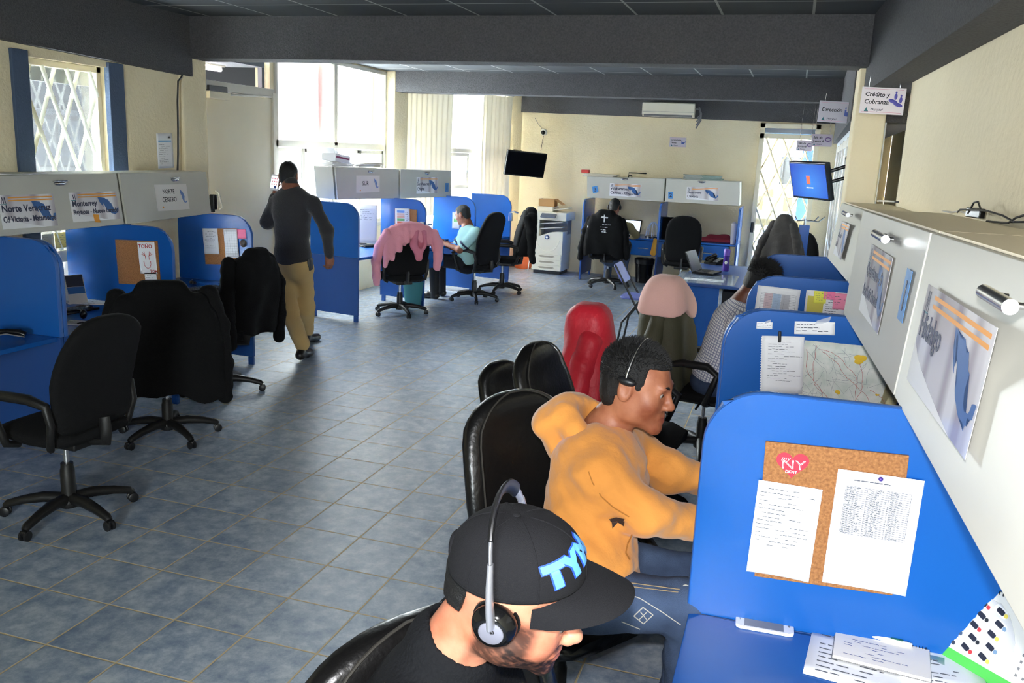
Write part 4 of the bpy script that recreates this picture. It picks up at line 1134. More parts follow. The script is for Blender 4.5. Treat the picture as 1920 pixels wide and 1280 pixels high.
# ------------------------------------------------------------ the man in the yellow hoodie
def man_hoodie():
    H = pz(1193, 722, 1.28); dH = proj(H)[2]
    J = lambda x, y, dd: pd(x, y, dH + dd)
    Mh = head_frame(H, (.92, -.16, -.15), (.12, .04, 1)); s = 1.06
    N = Mh @ V((0, -.055, -.165))
    P = pd(1092, 1075, dH - .03)
    SR, SL = J(1128, 896, -.12), J(1180, 838, .22)
    ER, EL = J(1212, 962, -.14), J(1252, 884, .16)
    WR, WL = J(1322, 985, -.03), J(1345, 905, .2)
    HR, HL_ = P + V((.05, -.10, -.02)), P + V((.05, .11, -.02))
    KR, KL = pd(1296, 1138, dH - .1), pd(1300, 1085, dH + .14)
    AR, AL = V((KR.x + .02, KR.y - .02, .12)), V((KL.x - .02, KL.y + .02, .12))
    t = person('seated man in a yellow hoodie with a headset, leaning to his desk', (P.x, P.y, 0))
    S = SDF(); head_prims(S, Mh, s)
    nk = lambda x, y, z: npv(Mh @ V((x, y, z)))
    S.cap(nk(0, -.02, -.04), npv(N), .052, .06, .03); S.cap(npv(N), npv(lerp(N, P, .3)), .06, .1, .05)
    torso(S, P, N, lerp(SL, SR, .06), lerp(SR, SL, .06), -.03)
    S.chain([npv(q) for q in (SR, ER, WR)], [.04, .036, .026], .03).chain([npv(q) for q in (SL, EL, WL)], [.04, .036, .026], .03)
    S.chain([npv(q) for q in (HR, KR, AR)], [.06, .045, .035], .03).chain([npv(q) for q in (HL_, KL, AL)], [.06, .045, .035], .03)
    hand_prims(S, WR, WR - ER, (0, 0, -1), (0, 1, 0), .5); hand_prims(S, WL, WL - EL, (0, 0, -1), (0, -1, 0), .5)
    sdf_obj('body', S, .005, skin_mat('skin_brown', (188, 130, 98), (160, 104, 76)), t, tint=face_tint(Mh, s, (182, 122, 90), (164, 94, 82)))
    eyes(t, Mh, s)
    reg = short_hair
    hair_cap(t, Mh, s, None, .006, spikes=2600, slen=.014, seed=3, region=reg)
    # hoodie: trunk, sleeves and the hood lying on the shoulders
    m = mat('yellow_hoodie_fleece', (212, 140, 62), .88, bump=(60, .22, 6), sheen=.25)
    C = SDF(); x, y, z = torso(C, P, N, SL, SR, .022, 1.05, 1.05)
    C.chain([npv(q) for q in (SR, ER, WR)], [.066, .058, .05], .045); C.chain([npv(q) for q in (SL, EL, WL)], [.066, .058, .05], .045)
    C.ell(npv(lerp(P, N, .03)), [.175, .15, .1], np.array(Matrix((x, y, z)).transposed()), .05)
    fn = lambda X, Y, Z: .0055 * nz(X + Z * .5, Y, Z * 2.2 - X, 42, 4) + .003 * nz(X, Y, Z * 1.6 + X, 95, 9)
    pm = (pd(1185, 1045, dH) - P).normalized()
    hem = lambda X, Y, Z: -((X - P.x) * z.x + (Y - P.y) * z.y + (Z - P.z) * z.z) - .03 + .012 * np.sin(22 * (X + Y))
    hd = sdf_obj('hoodie', C, .0065, m, t, fn=fn, clip=hem)
    G = SDF(); ring = []
    c0 = N + V((-.02, .0, .015)); fx = V((.93, -.1, 0)).normalized(); sy = V((.1, .93, 0)).normalized()
    for k in range(11):
        a = math.radians(-150 + 30 * k)
        ring.append(c0 - fx * .105 * math.cos(a) + sy * .10 * math.sin(a) + V((0, 0, .035 * math.cos(a) - .055 * (1 - math.cos(a)) * .5)))
    for k in range(10):
        a0, a1 = abs(-150 + 30 * k) / 150, abs(-120 + 30 * k) / 150
        G.cap(npv(ring[k]), npv(ring[k + 1]), .044 - .02 * a0, .044 - .02 * a1, .03)
    b0 = c0 - fx * .1
    G.ell(npv(b0 - fx * .045 + V((0, 0, .0))), [.075, .105, .052], np.array(Matrix((fx, sy, V((0, 0, 1)))).transposed()) @ np.array(Matrix.Rotation(-.55, 3, 'Y')), .04)
    G.ell(npv(b0 - fx * .02 + V((0, 0, -.07))), [.05, .085, .07], None, .05)
    G.ell(npv(c0 + fx * .02 + V((0, 0, .045))), [.085, .075, .07], None, .02, '-')
    sdf_obj('hood', G, .006, m, hd, fn=lambda X, Y, Z: .004 * nz(X, Y * 1.5, Z, 50, 8) + .002 * nz(X, Y, Z, 120, 2))
    # dark bird badge and ribbed pocket edge near the hip
    q = pl(1160, 975, lerp(P, SR, .3) + V((0, -.16, 0)), (-.2, 1, -.2)); 
    # trousers
    T = SDF(); T.ell(npv(P + V((0, 0, -.02))), [.15, .17, .12], None, .05)
    T.chain([npv(v) for v in (HR, KR, AR)], [.092, .072, .056], .05).chain([npv(v) for v in (HL_, KL, AL)], [.092, .072, .056], .05)
    jn = sdf_obj('jeans', T, .008, m_denim, t, fn=folds(.004, 40, 5, (1, 1, 1.4)))
    th = MB()
    for dx in (-.012, .012):
        pts = []
        for i in range(9):
            a = lerp(HR, KR, .2 + .8 * i / 8); n_ = (V((0, -.6, 1)).normalized()); r = .094 - .018 * i / 8
            pts.append(a + (n_ + V((0, -dx * 6, 0))).normalized() * (r + .001))
        th.tube(pts, .0016, 5)
    th.build('seam_stitching', mat('tan_thread', (150, 130, 100), .8), jn, world=True)
    for a in (AR, AL): shoe(t, V((a.x, a.y, .045)), V((a.x + .16, a.y - .02, .035)), m_pl)
    # headset: wire band and black earpad over the near ear
    hs = thing('headset', 'thin headset with a black ear pad on the yellow hoodie man', 'headset', H)
    pts = []
    for i in range(15):
        a = PI * i / 14; pts.append(Mh @ V((.094 * math.cos(a) * s, -.006 * s, (.022 + .113 * math.sin(a)) * s)))
    MB().tube(pts, .0028, 8, flat=1).build('band', m_chrome, hs, world=True)
    for sx in (-1, 1):
        c = Mh @ V((sx * .088 * s, -.004, .026)); MB().sph(c, (.03, .013, .013), 14, rot=Mh.to_3x3() @ Matrix.Rotation(PI / 2, 3, 'Z')).build('ear_pad', m_blk, hs, world=True)
    mc = [Mh @ V((.088 * s, .0, .018)), Mh @ V((.09, .05, -.035)), Mh @ V((.06, .1, -.07)), Mh @ V((.03, .115, -.075))]
    mc = [Mh @ V((-v[0], v[1], v[2])) for v in ((.09, .0, .02), (.092, .05, -.04), (.06, .1, -.075))]
    MB().tube(mc, .0022, 6).build('microphone_boom', m_blk, hs, world=True)
    return t
man_hoodie()
# ------------------------------------------------------------ the man in the black cap, closest to the camera
def man_cap():
    H = pd(951, 1098, 1.42)
    Mh = head_frame(H, (.92, .10, -.31), (.30, -.17, 1)); s = 1.02
    N = Mh @ V((0, -.07, -.19)); N.z = H.z - .2
    P = V((N.x - .06, N.y - .02, .55))
    SR = N + V((-.02, -.205, -.05)); SL = N + V((-.02, .205, -.05))
    ER, EL = SR + V((.12, -.06, -.27)), SL + V((.12, .04, -.27))
    WR, WL = ER + V((.24, .06, .02)), EL + V((.22, -.03, .02))
    t = person('man in a black baseball cap with a silver headset, cut by the bottom edge', (P.x, P.y, 0))
    sh = 1.08; Mf = Mh @ Matrix.Translation((0, .014, -.004))
    S = SDF(); head_prims(S, Mf, sh, 1.05)
    S.cap(npv(Mh @ V((0, -.02, -.04))), npv(N), .056, .064, .03).cap(npv(N), npv(lerp(N, P, .3)), .062, .1, .05)
    torso(S, P, N, lerp(SL, SR, .06), lerp(SR, SL, .06), -.03)
    S.chain([npv(q) for q in (SR, ER, WR)], [.042, .037, .026], .03).chain([npv(q) for q in (SL, EL, WL)], [.042, .037, .026], .03)
    for sy, W_ in ((-1, WR), (1, WL)): hand_prims(S, W_, (1, .0, 0), (0, 0, -1), (0, -sy, 0), .4)
    hp = [P + V((.05, -.1, -.02)), P + V((.05, .1, -.02))]
    kn = [P + V((.43, -.12, -.02)), P + V((.43, .12, -.02))]; an = [P + V((.46, -.12, -.44)), P + V((.46, .12, -.44))]
    for a, b, c in zip(hp, kn, an): S.chain([npv(a), npv(b), npv(c)], [.06, .045, .035], .03)
    sdf_obj('body', S, .0042, m_skinA, t, tint=face_tint(Mf, sh, (208, 150, 122), (186, 106, 98), beard=(38, 30, 28)))
    eyes(t, Mf, sh)
    def reg(x, y, z):
        a = np.minimum(np.minimum(-y - .052, .06 - z), z + .055 - np.abs(x) * .3)
        return a
    hair_cap(t, Mh, s, None, .0015, seed=5, region=reg)
    # beard tufts give the jaw its ragged edge
    m = mat('black_knit', (17, 18, 21), .9, bump=(140, .4, 3), spec=.2)
    C = SDF(); torso(C, P, N, SL, SR, .024)
    C.chain([npv(q) for q in (SR, ER, WR)], [.078, .064, .05], .04).chain([npv(q) for q in (SL, EL, WL)], [.078, .064, .05], .04)
    C.cap(npv(N + V((.005, 0, -.03))), npv(N + V((.025, 0, .045))), .098, .082, .03)
    C.cap(npv(N + V((.025, 0, .03))), npv(N + V((.06, 0, .12))), .057, .068, .008, '-')
    sw = sdf_obj('sweater', C, .006, m, t, fn=folds(.003, 36, 3))
    T = SDF(); T.ell(npv(P + V((0, 0, -.02))), [.15, .17, .12], None, .05)
    for a, b, c in zip(hp, kn, an): T.chain([npv(a), npv(b), npv(c)], [.09, .07, .055], .05)
    sdf_obj('jeans', T, .01, m_denimd, t, fn=folds(.004, 40, 6))
    for a in an: shoe(t, V((a.x, a.y, .045)), V((a.x + .16, a.y, .035)), m_pl)
    # ---- cap (worn by him, yet an object of its own)
    mc = mat('black_cap_twill', (22, 22, 25), .92, bump=(700, .3, 2), spec=.25, var=(6, (18, 18, 21), .3))
    Mc = Mh @ Matrix.Translation((0, -.004 * s, .052 * s)) @ Matrix.Rotation(.27, 4, 'X')
    cap = thing('baseball_cap', 'black baseball cap with blue letters on the man at the bottom edge', 'cap', M=Mc)
    rx, ryf, ryb, rz = .088, .114, .107, .098
    def crown(u, v, off=0):
        a = 2 * PI * u; c = math.cos(a); sn = math.sin(a)
        ph = v * PI / 2
        rr = math.cos(ph) ** .78; zz = math.sin(ph) ** .95 * rz
        ry = ryf if sn > 0 else ryb
        x = (rx + off) * c * rr; y = (ry + off) * sn * rr
        if sn > 0: y *= 1 + .06 * (1 - v) * v * 4 * .5
        pan = .0012 * abs(math.sin(3 * a))
        z = zz + off * math.sin(ph) - .012 + .006 * math.sin(a) * (1 - v)
        return V((x * (1 - pan), y * (1 - pan), z))
    MB().grid(lambda u, v: crown(u, v), 60, 22, thick=-.0025, closed_u=True).build('crown', mc, cap, angle=180)
    MB().sph((0, -.002, rz - .012), (.008, .008, .005), 12).build('top_button', mc, cap)
    for k in range(6):
        a = (k + .5) / 6
        pts = [crown(a, v / 14, .0028) for v in range(14)]
        MB().tube(pts, .0011, 5).build('panel_seam', mc, cap)
    def bill(u, v):
        w = (u - .5) * 2; a = PI / 2 + w * 1.12
        b0 = crown(a / (2 * PI), 0)
        ext = .082 * s * (1 - abs(w) ** 2.6) * v
        L_ = .072 * max(0, 1 - abs(w) ** 3) ** .6
        return V((b0.x * (1 + .06 * v), b0.y + L_ * v * 1.12, b0.z - .002 - .014 * v * v - .026 * (abs(w) ** 2) * (.35 + .65 * v)))
    MB().grid(bill, 36, 12, thick=.004).build('bill', mc, cap, angle=60)
    MB().tube([crown(k / 60, .02, .0012) for k in range(60)], .0016, 5, closed=True).build('brim_stitch', mc, cap)
    MB().tube([V((.03 * math.cos(a), -ryb + .004 + .008 * (1 - math.sin(a)), -.004 + .03 * math.sin(a))) for a in [PI * k / 10 for k in range(11)]], .005, 6).build('back_strap', mc, cap)
    # raised letters on the front panels
    mb_ = mat('letter_blue', (84, 146, 204), .6); mb2 = mat('letter_edge', (32, 70, 176), .6)
    for nm, mm, ofs, grow in (('letter_outline', mb2, .0032, .0022), ('lettering', mb_, .0046, 0)):
        c = bpy.data.curves.new('t', 'FONT'); c.body = 'TYM'; c.size = .05; c.align_x = 'CENTER'; c.offset = .0042 + grow; c.space_character = 1.2; c.resolution_u = 3
        o = bpy.data.objects.new('t', c); me = bpy.data.meshes.new_from_object(o); bpy.data.objects.remove(o); bpy.data.curves.remove(c)
        b = bmesh.new(); b.from_mesh(me); bmesh.ops.triangulate(b, faces=b.faces[:]); bmesh.ops.subdivide_edges(b, edges=[e for e in b.edges if e.calc_length() > .006], cuts=3); b.to_mesh(me); b.free()
        for v_ in me.vertices:
            v_.co = Matrix.Rotation(.2, 3, 'Z') @ v_.co
            u = .20 + (v_.co.x * 1.15) / (2 * PI * .105); vv = .22 + v_.co.y / .155
            v_.co = crown(u, vv, ofs)
        me.materials.clear(); me.name = nm; link(nm, me, mm, cap)
    # ---- headset
    Hs = thing('headset', 'silver and black headset over the black cap', 'headset', M=Mh.copy())
    band = []
    ex, ez, top = .100 * s, -.005, .138 * s
    for i in range(25):
        a = PI * i / 24
        band.append(V((ex * math.cos(a) * (1 + .04 * math.sin(a)), -.004 - .062 * math.sin(a), ez + .03 + (top - ez - .01) * math.sin(a) ** .82)))
    MB().tube(band[6:19], .0125, 10, flat=.4, up=(0, 1, 0)).build('headband', m_blk, Hs)
    ms = mat('silver_plastic', (176, 178, 186), .3, metal=.6)
    for sl in (band[4:7], band[18:21]): MB().tube(sl, .0085, 10, flat=.4, up=(0, 1, 0)).build('slider', ms, Hs)
    for sx in (-1, 1):
        bpt = band[4] if sx > 0 else band[20]; cpt = V((sx * .109 * s, .002, .012)); ox = V((sx * .006, 0, 0))
        arm = [bpt, bpt.lerp(cpt, .33) + ox, bpt.lerp(cpt, .68) + ox, cpt]
        MB().tube(arm, [.0105, .0125, .0135, .0145], 12, flat=.45, up=(0, 1, 0)).build('arm', ms, Hs)
        Mq = Matrix.Translation((sx * .096 * s, .006, -.002)) @ Matrix.Rotation(sx * PI / 2, 4, 'Y') @ Matrix.Scale(.92, 4)
        cup = MB().lathe([(0, -.022), (.034, -.022), (.04, -.014), (.04, -.004), (.037, .004), (.03, .012), (.026, .014), (0, .014)], 28, M=Mq).build('ear_cup', mat('gloss_black', (14, 14, 15), .12), Hs)
        MB().lathe([(0, .0165), (.018, .0165), (.0215, .0155), (.0225, .013), (0, .013)], 28, M=Mq).build('cup_disc', mat('disc_silver', (146, 146, 160), .35, metal=.5), cup)
        MB().lathe([(.026, -.034), (.036, -.034), (.042, -.028), (.042, -.02), (.034, -.018), (.026, -.02)], 28, M=Mq).build('ear_cushion', m_lea, cup)
        # small curl mark and dash on the disc
        if sx > 0:
            MB().at(Mq).lathe([(0, .0172), (.0022, .0172), (.0022, .0168), (0, .0168)], 10, M=Matrix.Translation((-.0035, .0, 0))).tube([(-.005 + .004 * math.cos(a), .004 * math.sin(a), .017) for a in [1.2 + .5 * k for k in range(8)]], .0009, 5).build('disc_mark', m_blk, cup)
    MB().tube([Mh.inverted() @ q for q in (Mh @ V((-.1, .03, -.03)), Mh @ V((-.1, .07, -.06)), Mh @ V((-.075, .12, -.05)), Mh @ V((-.05, .142, -.03)))], [.0045, .0045, .005, .0095], 8).build('microphone_boom', m_blk, Hs)
    return t
man_cap()

# ------------------------------------------------------------ the walking man on the phone
def man_walking():
    D = pz(565, 676).y
    q = lambda x, y, dy=0: py(x, y, D + dy)
    H = q(541, 330, .12); Mh = head_frame(H, (-.33, .94, -.12)); s = 1.0
    N = q(546, 352, .06); P = q(549, 492, .08)
    SL, SR = q(519, 381, .1), q(587, 382, .04)
    EL, ER = q(501, 416, .1), q(613, 432, .05); WL, WR = q(517, 362, .2), q(617, 478, .12)
    HL, HR = q(534, 500, .1), q(567, 500, .08)
    KL, KR = q(541, 580, .02), q(573, 575, .3)
    AL, AR = q(567, 645, -.0), q(576, 618, .62)
    t = person('man walking away, charcoal sweater and khaki trousers, phone at his ear', (P.x, P.y, 0))
    S = SDF(); head_prims(S, Mh, s)
    S.cap(npv(Mh @ V((0, -.03, -.04))), npv(N), .055, .062, .03).cap(npv(N), npv(lerp(N, P, .3)), .06, .1, .05)
    torso(S, P, N, lerp(SL, SR, .06), lerp(SR, SL, .06), -.02)
    S.chain([npv(v) for v in (SR, ER, WR)], [.042, .038, .027], .03).chain([npv(v) for v in (SL, EL, WL)], [.042, .038, .027], .03)
    S.chain([npv(v) for v in (HR, KR, AR)], [.065, .05, .036], .03).chain([npv(v) for v in (HL, KL, AL)], [.065, .05, .036], .03)
    hand_prims(S, WR, (.02, .06, -1), (-1, .5, 0), (.4, .7, 0), .75, 1.0)
    hand_prims(S, WL, (.1, .05, 1), (1, .3, 0), (.3, -.9, 0), .55, .95)
    sdf_obj('body', S, .0065, MATS['skin_brown'], t, tint=face_tint(Mh, s, (150, 100, 76), (140, 84, 76)))
    eyes(t, Mh, s)
    reg = short_hair
    hair_cap(t, Mh, s, None, .008, spikes=500, slen=.012, seed=9, region=reg)
    m = mat('charcoal_sweater', (44, 43, 46), .95, bump=(120, .45, 3), sheen=.2)
    C = SDF(); x, y, z = torso(C, P, N, SL, SR, .016, 1.02, 1.02)
    C.chain([npv(v) for v in (SR, ER, WR)], [.06, .055, .041], .04).chain([npv(v) for v in (SL, EL, lerp(EL, WL, .85))], [.06, .058, .043], .04)
    C.cap(npv(lerp(N, P, .04)), npv(N + V((0, 0, .03))), .076, .064, .02)
    hem = lambda X, Y, Z: np.maximum((P.z - .03) - Z + 0 * X + 0 * Y, np.minimum(Z - (WR.z + 2), 0))
    sdf_obj('sweater', C, .009, m, t, fn=lambda X, Y, Z: .0045 * nz(X * .7, Y * .7, Z * 2, 32, 4), clip=lambda X, Y, Z: np.minimum((P.z - .035) - Z + 0 * X + 0 * Y, .2 - np.sqrt((X - WR.x) ** 2 + (Y - WR.y) ** 2 + (Z - WR.z) ** 2) * 1 + 9 * (X < P.x + .22)))
    m2 = mat('khaki_twill', (190, 162, 110), .9, bump=(260, .25, 3), var=(4, (178, 148, 98), .3))
    T = SDF(); T.ell(npv(P + V((0, 0, -.04))), [.165, .13, .13], None, .05)
    for hx in (HL, HR): T.ell(npv(hx + V((0, -.045, -.03))), [.085, .085, .095], None, .05)
    T.chain([npv(v) for v in (HR, KR, AR)], [.098, .08, .066], .05).chain([npv(v) for v in (HL, KL, AL)], [.098, .082, .068], .05)
    sdf_obj('trousers', T, .009, m2, t, fn=lambda X, Y, Z: .006 * nz(X, Y, Z * 1.7, 30, 2))
    m3 = mat('black_shoe_leather', (24, 22, 22), .35)
    shoe(t, V((AL.x + .0, AL.y - .02, .06)), V((AL.x - .03, AL.y + .17, .04)), m3, up=(0, 0, 1))
    shoe(t, V((AR.x, AR.y, .05)), V((AR.x, AR.y + .18, .035)), m3)
    bp = P + V((.19, -.02, .0))
    MB().box(bp, (.03, .07, .11), bev=.01).build('belt_pouch', m_blk, t, world=True)
    # phone in his raised left hand
    a = q(515, 342, .13)
    M = frame(a, V((.85, .25, -.12)), V((-.22, .05, 1)))
    ph = thing('smartphone', 'white smartphone held at the ear of the walking man, lit screen', 'phone', M=M @ Matrix.Rotation(.0, 4, 'Z'))
    MB().prism(rrect(.072, .142, .012), .008, M=Matrix.Translation((0, -.004, 0)), bev=.002).build('phone_body', mat('white_gloss', (238, 238, 240), .2), ph)
    MB().prism(rrect(.064, .108, .002), .0006, M=Matrix.Translation((0, -.0048, .002))).build('screen', mat('phone_screen', (230, 236, 246), .2, emit=((225, 235, 250), .25)), ph)
    mbi = MB()
    for i in range(3):
        for j in range(3): mbi.box((-.02 + .02 * i, -.0056, .034 - .026 * j), (.011, .0006, .009))
    mbi.build('screen_icons', mat('screen_red', (200, 60, 70), .4), ph)
    MB().lathe([(0, 0), (.013, 0), (.013, .0006), (0, .0006)], 14, M=Matrix.Translation((.012, -.0056, -.04)) @ Matrix.Rotation(PI / 2, 4, 'X')).build('screen_dial', mat('screen_navy', (40, 70, 150), .4), ph)
man_walking()

# ------------------------------------------------------------ the man in the pale polo shirt
def man_polo():
    Y = CH5.location.y; X = CH5.location.x
    Y -= .04
    H = py(868, 402, Y + .0); s = 1.0
    Mh = head_frame(H, (-.9, .1, -.32), (-.25, 0, 1))
    q = lambda x, y, dy=0: py(x, y, Y + dy)
    P = q(876, 492, 0); N = q(877, 424, 0)
    S1, S2 = q(893, 436, -.19), q(880, 430, .19)
    E1, E2 = q(862, 468, -.24), q(852, 462, .2); W1_, W2_ = q(829, 456, -.16), q(826, 452, .1)
    t = person('man in a pale mint polo shirt sitting at the SUR desks', (P.x, P.y, 0))
    S = SDF(); head_prims(S, Mh, s)
    S.cap(npv(Mh @ V((0, -.03, -.04))), npv(N), .054, .062, .03).cap(npv(N), npv(lerp(N, P, .3)), .06, .1, .05)
    torso(S, P, N, lerp(S1, S2, .06), lerp(S2, S1, .06), -.02)
    S.chain([npv(v) for v in (S1, E1, W1_)], [.046, .043, .029], .03).chain([npv(v) for v in (S2, E2, W2_)], [.046, .043, .029], .03)
    hips = [P + V((-.04, -.1, 0)), P + V((-.04, .1, 0))]; kn = [P + V((-.42, -.12, .0)), P + V((-.42, .12, .0))]; an = [P + V((-.4, -.12, -.43)), P + V((-.4, .12, -.43))]
    for a, b, c in zip(hips, kn, an): S.chain([npv(a), npv(b), npv(c)], [.06, .045, .035], .03)
    for W_, sg in ((W1_, 1), (W2_, -1)): hand_prims(S, W_, (-1, .1 * sg, -.1), (0, 0, -1), (0, sg, 0), .55)
    sdf_obj('body', S, .0075, MATS['skin_brown'], t, tint=face_tint(Mh, s, (158, 106, 80), (150, 88, 80)))
    eyes(t, Mh, s)
    reg = short_hair
    hair_cap(t, Mh, s, None, .005, seed=12, region=reg)
    m = mat('mint_jersey', (176, 220, 214), .9, bump=(200, .2, 3))
    C = SDF(); torso(C, P, N, S1, S2, .014)
    for a, b in ((S1, E1), (S2, E2)): C.cap(npv(a), npv(lerp(a, b, .72)), .07, .066, .04)
    po = sdf_obj('polo_shirt', C, .009, m, t, fn=lambda X, Y_, Z: .004 * nz(X, Y_, Z * 1.6, 34, 3), clip=lambda X, Y_, Z: (P.z - .08) - Z + 0 * X + 0 * Y_)
    mk = mat('navy_knit', (44, 52, 76), .9)
    c = SDF(); c.cap(npv(N + V((.01, 0, -.02))), npv(N + V((-.01, 0, .03))), .075, .066, .01).cap(npv(N + V((-.02, 0, .0))), npv(N + V((-.05, 0, .09))), .058, .06, .006, '-')
    sdf_obj('collar', c, .007, mk, po)
    for a, b in ((S1, E1), (S2, E2)):
        MB().tube([lerp(a, b, .68), lerp(a, b, .76)], .073, 18).build('sleeve_band', mk, po, world=True)
    T = SDF(); T.ell(npv(P + V((0, 0, -.04))), [.15, .17, .11], None, .05)
    for a, b, c_ in zip(hips, kn, an): T.chain([npv(a), npv(b), npv(c_)], [.088, .07, .058], .05)
    sdf_obj('trousers', T, .011, mat('black_trousers', (26, 27, 32), .9), t)
    for a in an: shoe(t, V((a.x, a.y, .045)), V((a.x - .16, a.y, .035)), MATS['black_shoe_leather'])
man_polo()

# ------------------------------------------------------------ the man with the headset at the back wall
def man_back():
    Y = 13.0
    q = lambda x, y, dy=0: py(x, y, Y + dy)
    H = q(1152, 388, .1); s = 1.0; Mh = head_frame(H, (.08, .95, -.2))
    P = q(1148, 482, -.03); N = q(1150, 408, .03)
    SL, SR = q(1124, 424, .02), q(1180, 426, .02)
    EL, ER = q(1116, 452, .18), q(1192, 440, .2); WL, WR = q(1128, 446, .42), q(1186, 444, .42)
    t = person('man with a headset in an olive shirt seen from behind at the back wall', (P.x, P.y, 0))
    S = SDF(); head_prims(S, Mh, s)
    S.cap(npv(Mh @ V((0, -.03, -.04))), npv(N), .056, .062, .03).cap(npv(N), npv(lerp(N, P, .3)), .06, .1, .05)
    torso(S, P, N, lerp(SL, SR, .06), lerp(SR, SL, .06), -.02)
    S.chain([npv(v) for v in (SR, ER, WR)], [.04, .038, .027], .03).chain([npv(v) for v in (SL, EL, WL)], [.04, .038, .027], .03)
    hips = [P + V((-.1, .03, 0)), P + V((.1, .03, 0))]; kn = [P + V((-.13, .4, .0)), P + V((.13, .4, .0))]; an = [P + V((-.13, .36, -.43)), P + V((.1, .36, -.43))]
    for a, b, c in zip(hips, kn, an): S.chain([npv(a), npv(b), npv(c)], [.06, .045, .035], .03)
    for W_, sg in ((WL, 1), (WR, -1)): hand_prims(S, W_, (0, 1, -.1), (0, 0, -1), (sg, 0, 0), .5)
    sdf_obj('body', S, .009, MATS['skin_brown'], t, tint=face_tint(Mh, s, (150, 98, 72), (140, 84, 76)))
    eyes(t, Mh, s)
    reg = short_hair
    hair_cap(t, Mh, s, None, .006, seed=15, region=reg)
    C = SDF(); torso(C, P, N, SL, SR, .014); C.chain([npv(v) for v in (SR, ER, WR)], [.062, .056, .042], .04).chain([npv(v) for v in (SL, EL, WL)], [.062, .056, .042], .04)
    C.cap(npv(N + V((0, 0, -.02))), npv(N + V((0, 0, .02))), .075, .066, .02)
    sdf_obj('olive_shirt', C, .01, mat('olive_cotton', (120, 110, 76), .9), t, fn=folds(.004, 36, 2), clip=lambda X, Y_, Z: (P.z - .06) - Z + 0 * X + 0 * Y_)
    T = SDF(); T.ell(npv(P + V((0, 0, -.04))), [.17, .15, .11], None, .05)
    for a, b, c_ in zip(hips, kn, an): T.chain([npv(a), npv(b), npv(c_)], [.085, .068, .058], .05)
    sdf_obj('jeans', T, .012, m_denimd, t)
    for a in an: shoe(t, V((a.x, a.y, .045)), V((a.x, a.y + .16, .035)), MATS['black_shoe_leather'])
    hs = thing('headset', 'black headset on the man at the back wall', 'headset', H)
    MB().tube([Mh @ V((.092 * math.cos(PI * i / 12), -.005, .0 + .132 * math.sin(PI * i / 12))) for i in range(13)], .006, 8).build('band', m_blk, hs, world=True)
    for sx in (-1, 1): MB().sph(Mh @ V((sx * .09, 0, -.005)), (.02, .034, .038), 14).build('ear_cup', m_blk, hs, world=True)
man_back()

# ------------------------------------------------------------ the man in the checkered shirt, bent behind the dividers
def check_mat():
    m = bpy.data.materials.new('checked_cotton'); m.use_nodes = True; nt = m.node_tree; N, L = nt.nodes, nt.links
    b = N['Principled BSDF']; b.inputs['Roughness'].default_value = .9
    at = N.new('ShaderNodeAttribute'); at.attribute_name = 'tint'
    sp = N.new('ShaderNodeSeparateXYZ'); L.new(at.outputs['Vector'], sp.inputs[0])
    outs = []
    for ax in ('X', 'Y'):
        a = N.new('ShaderNodeMath'); a.operation = 'MULTIPLY'; a.inputs[1].default_value = 58; L.new(sp.outputs[ax], a.inputs[0])
        f = N.new('ShaderNodeMath'); f.operation = 'FRACT'; L.new(a.outputs[0], f.inputs[0])
        g = N.new('ShaderNodeMath'); g.operation = 'LESS_THAN'; g.inputs[1].default_value = .3; L.new(f.outputs[0], g.inputs[0]); outs.append(g)
    mx_ = N.new('ShaderNodeMath'); mx_.operation = 'MAXIMUM'; L.new(outs[0].outputs[0], mx_.inputs[0]); L.new(outs[1].outputs[0], mx_.inputs[1])
    mx = N.new('ShaderNodeMix'); mx.data_type = 'RGBA'; mx.inputs[6].default_value = srgb(240, 238, 236); mx.inputs[7].default_value = srgb(150, 152, 172); L.new(mx_.outputs[0], mx.inputs[0]); L.new(mx.outputs[2], b.inputs['Base Color']); return m
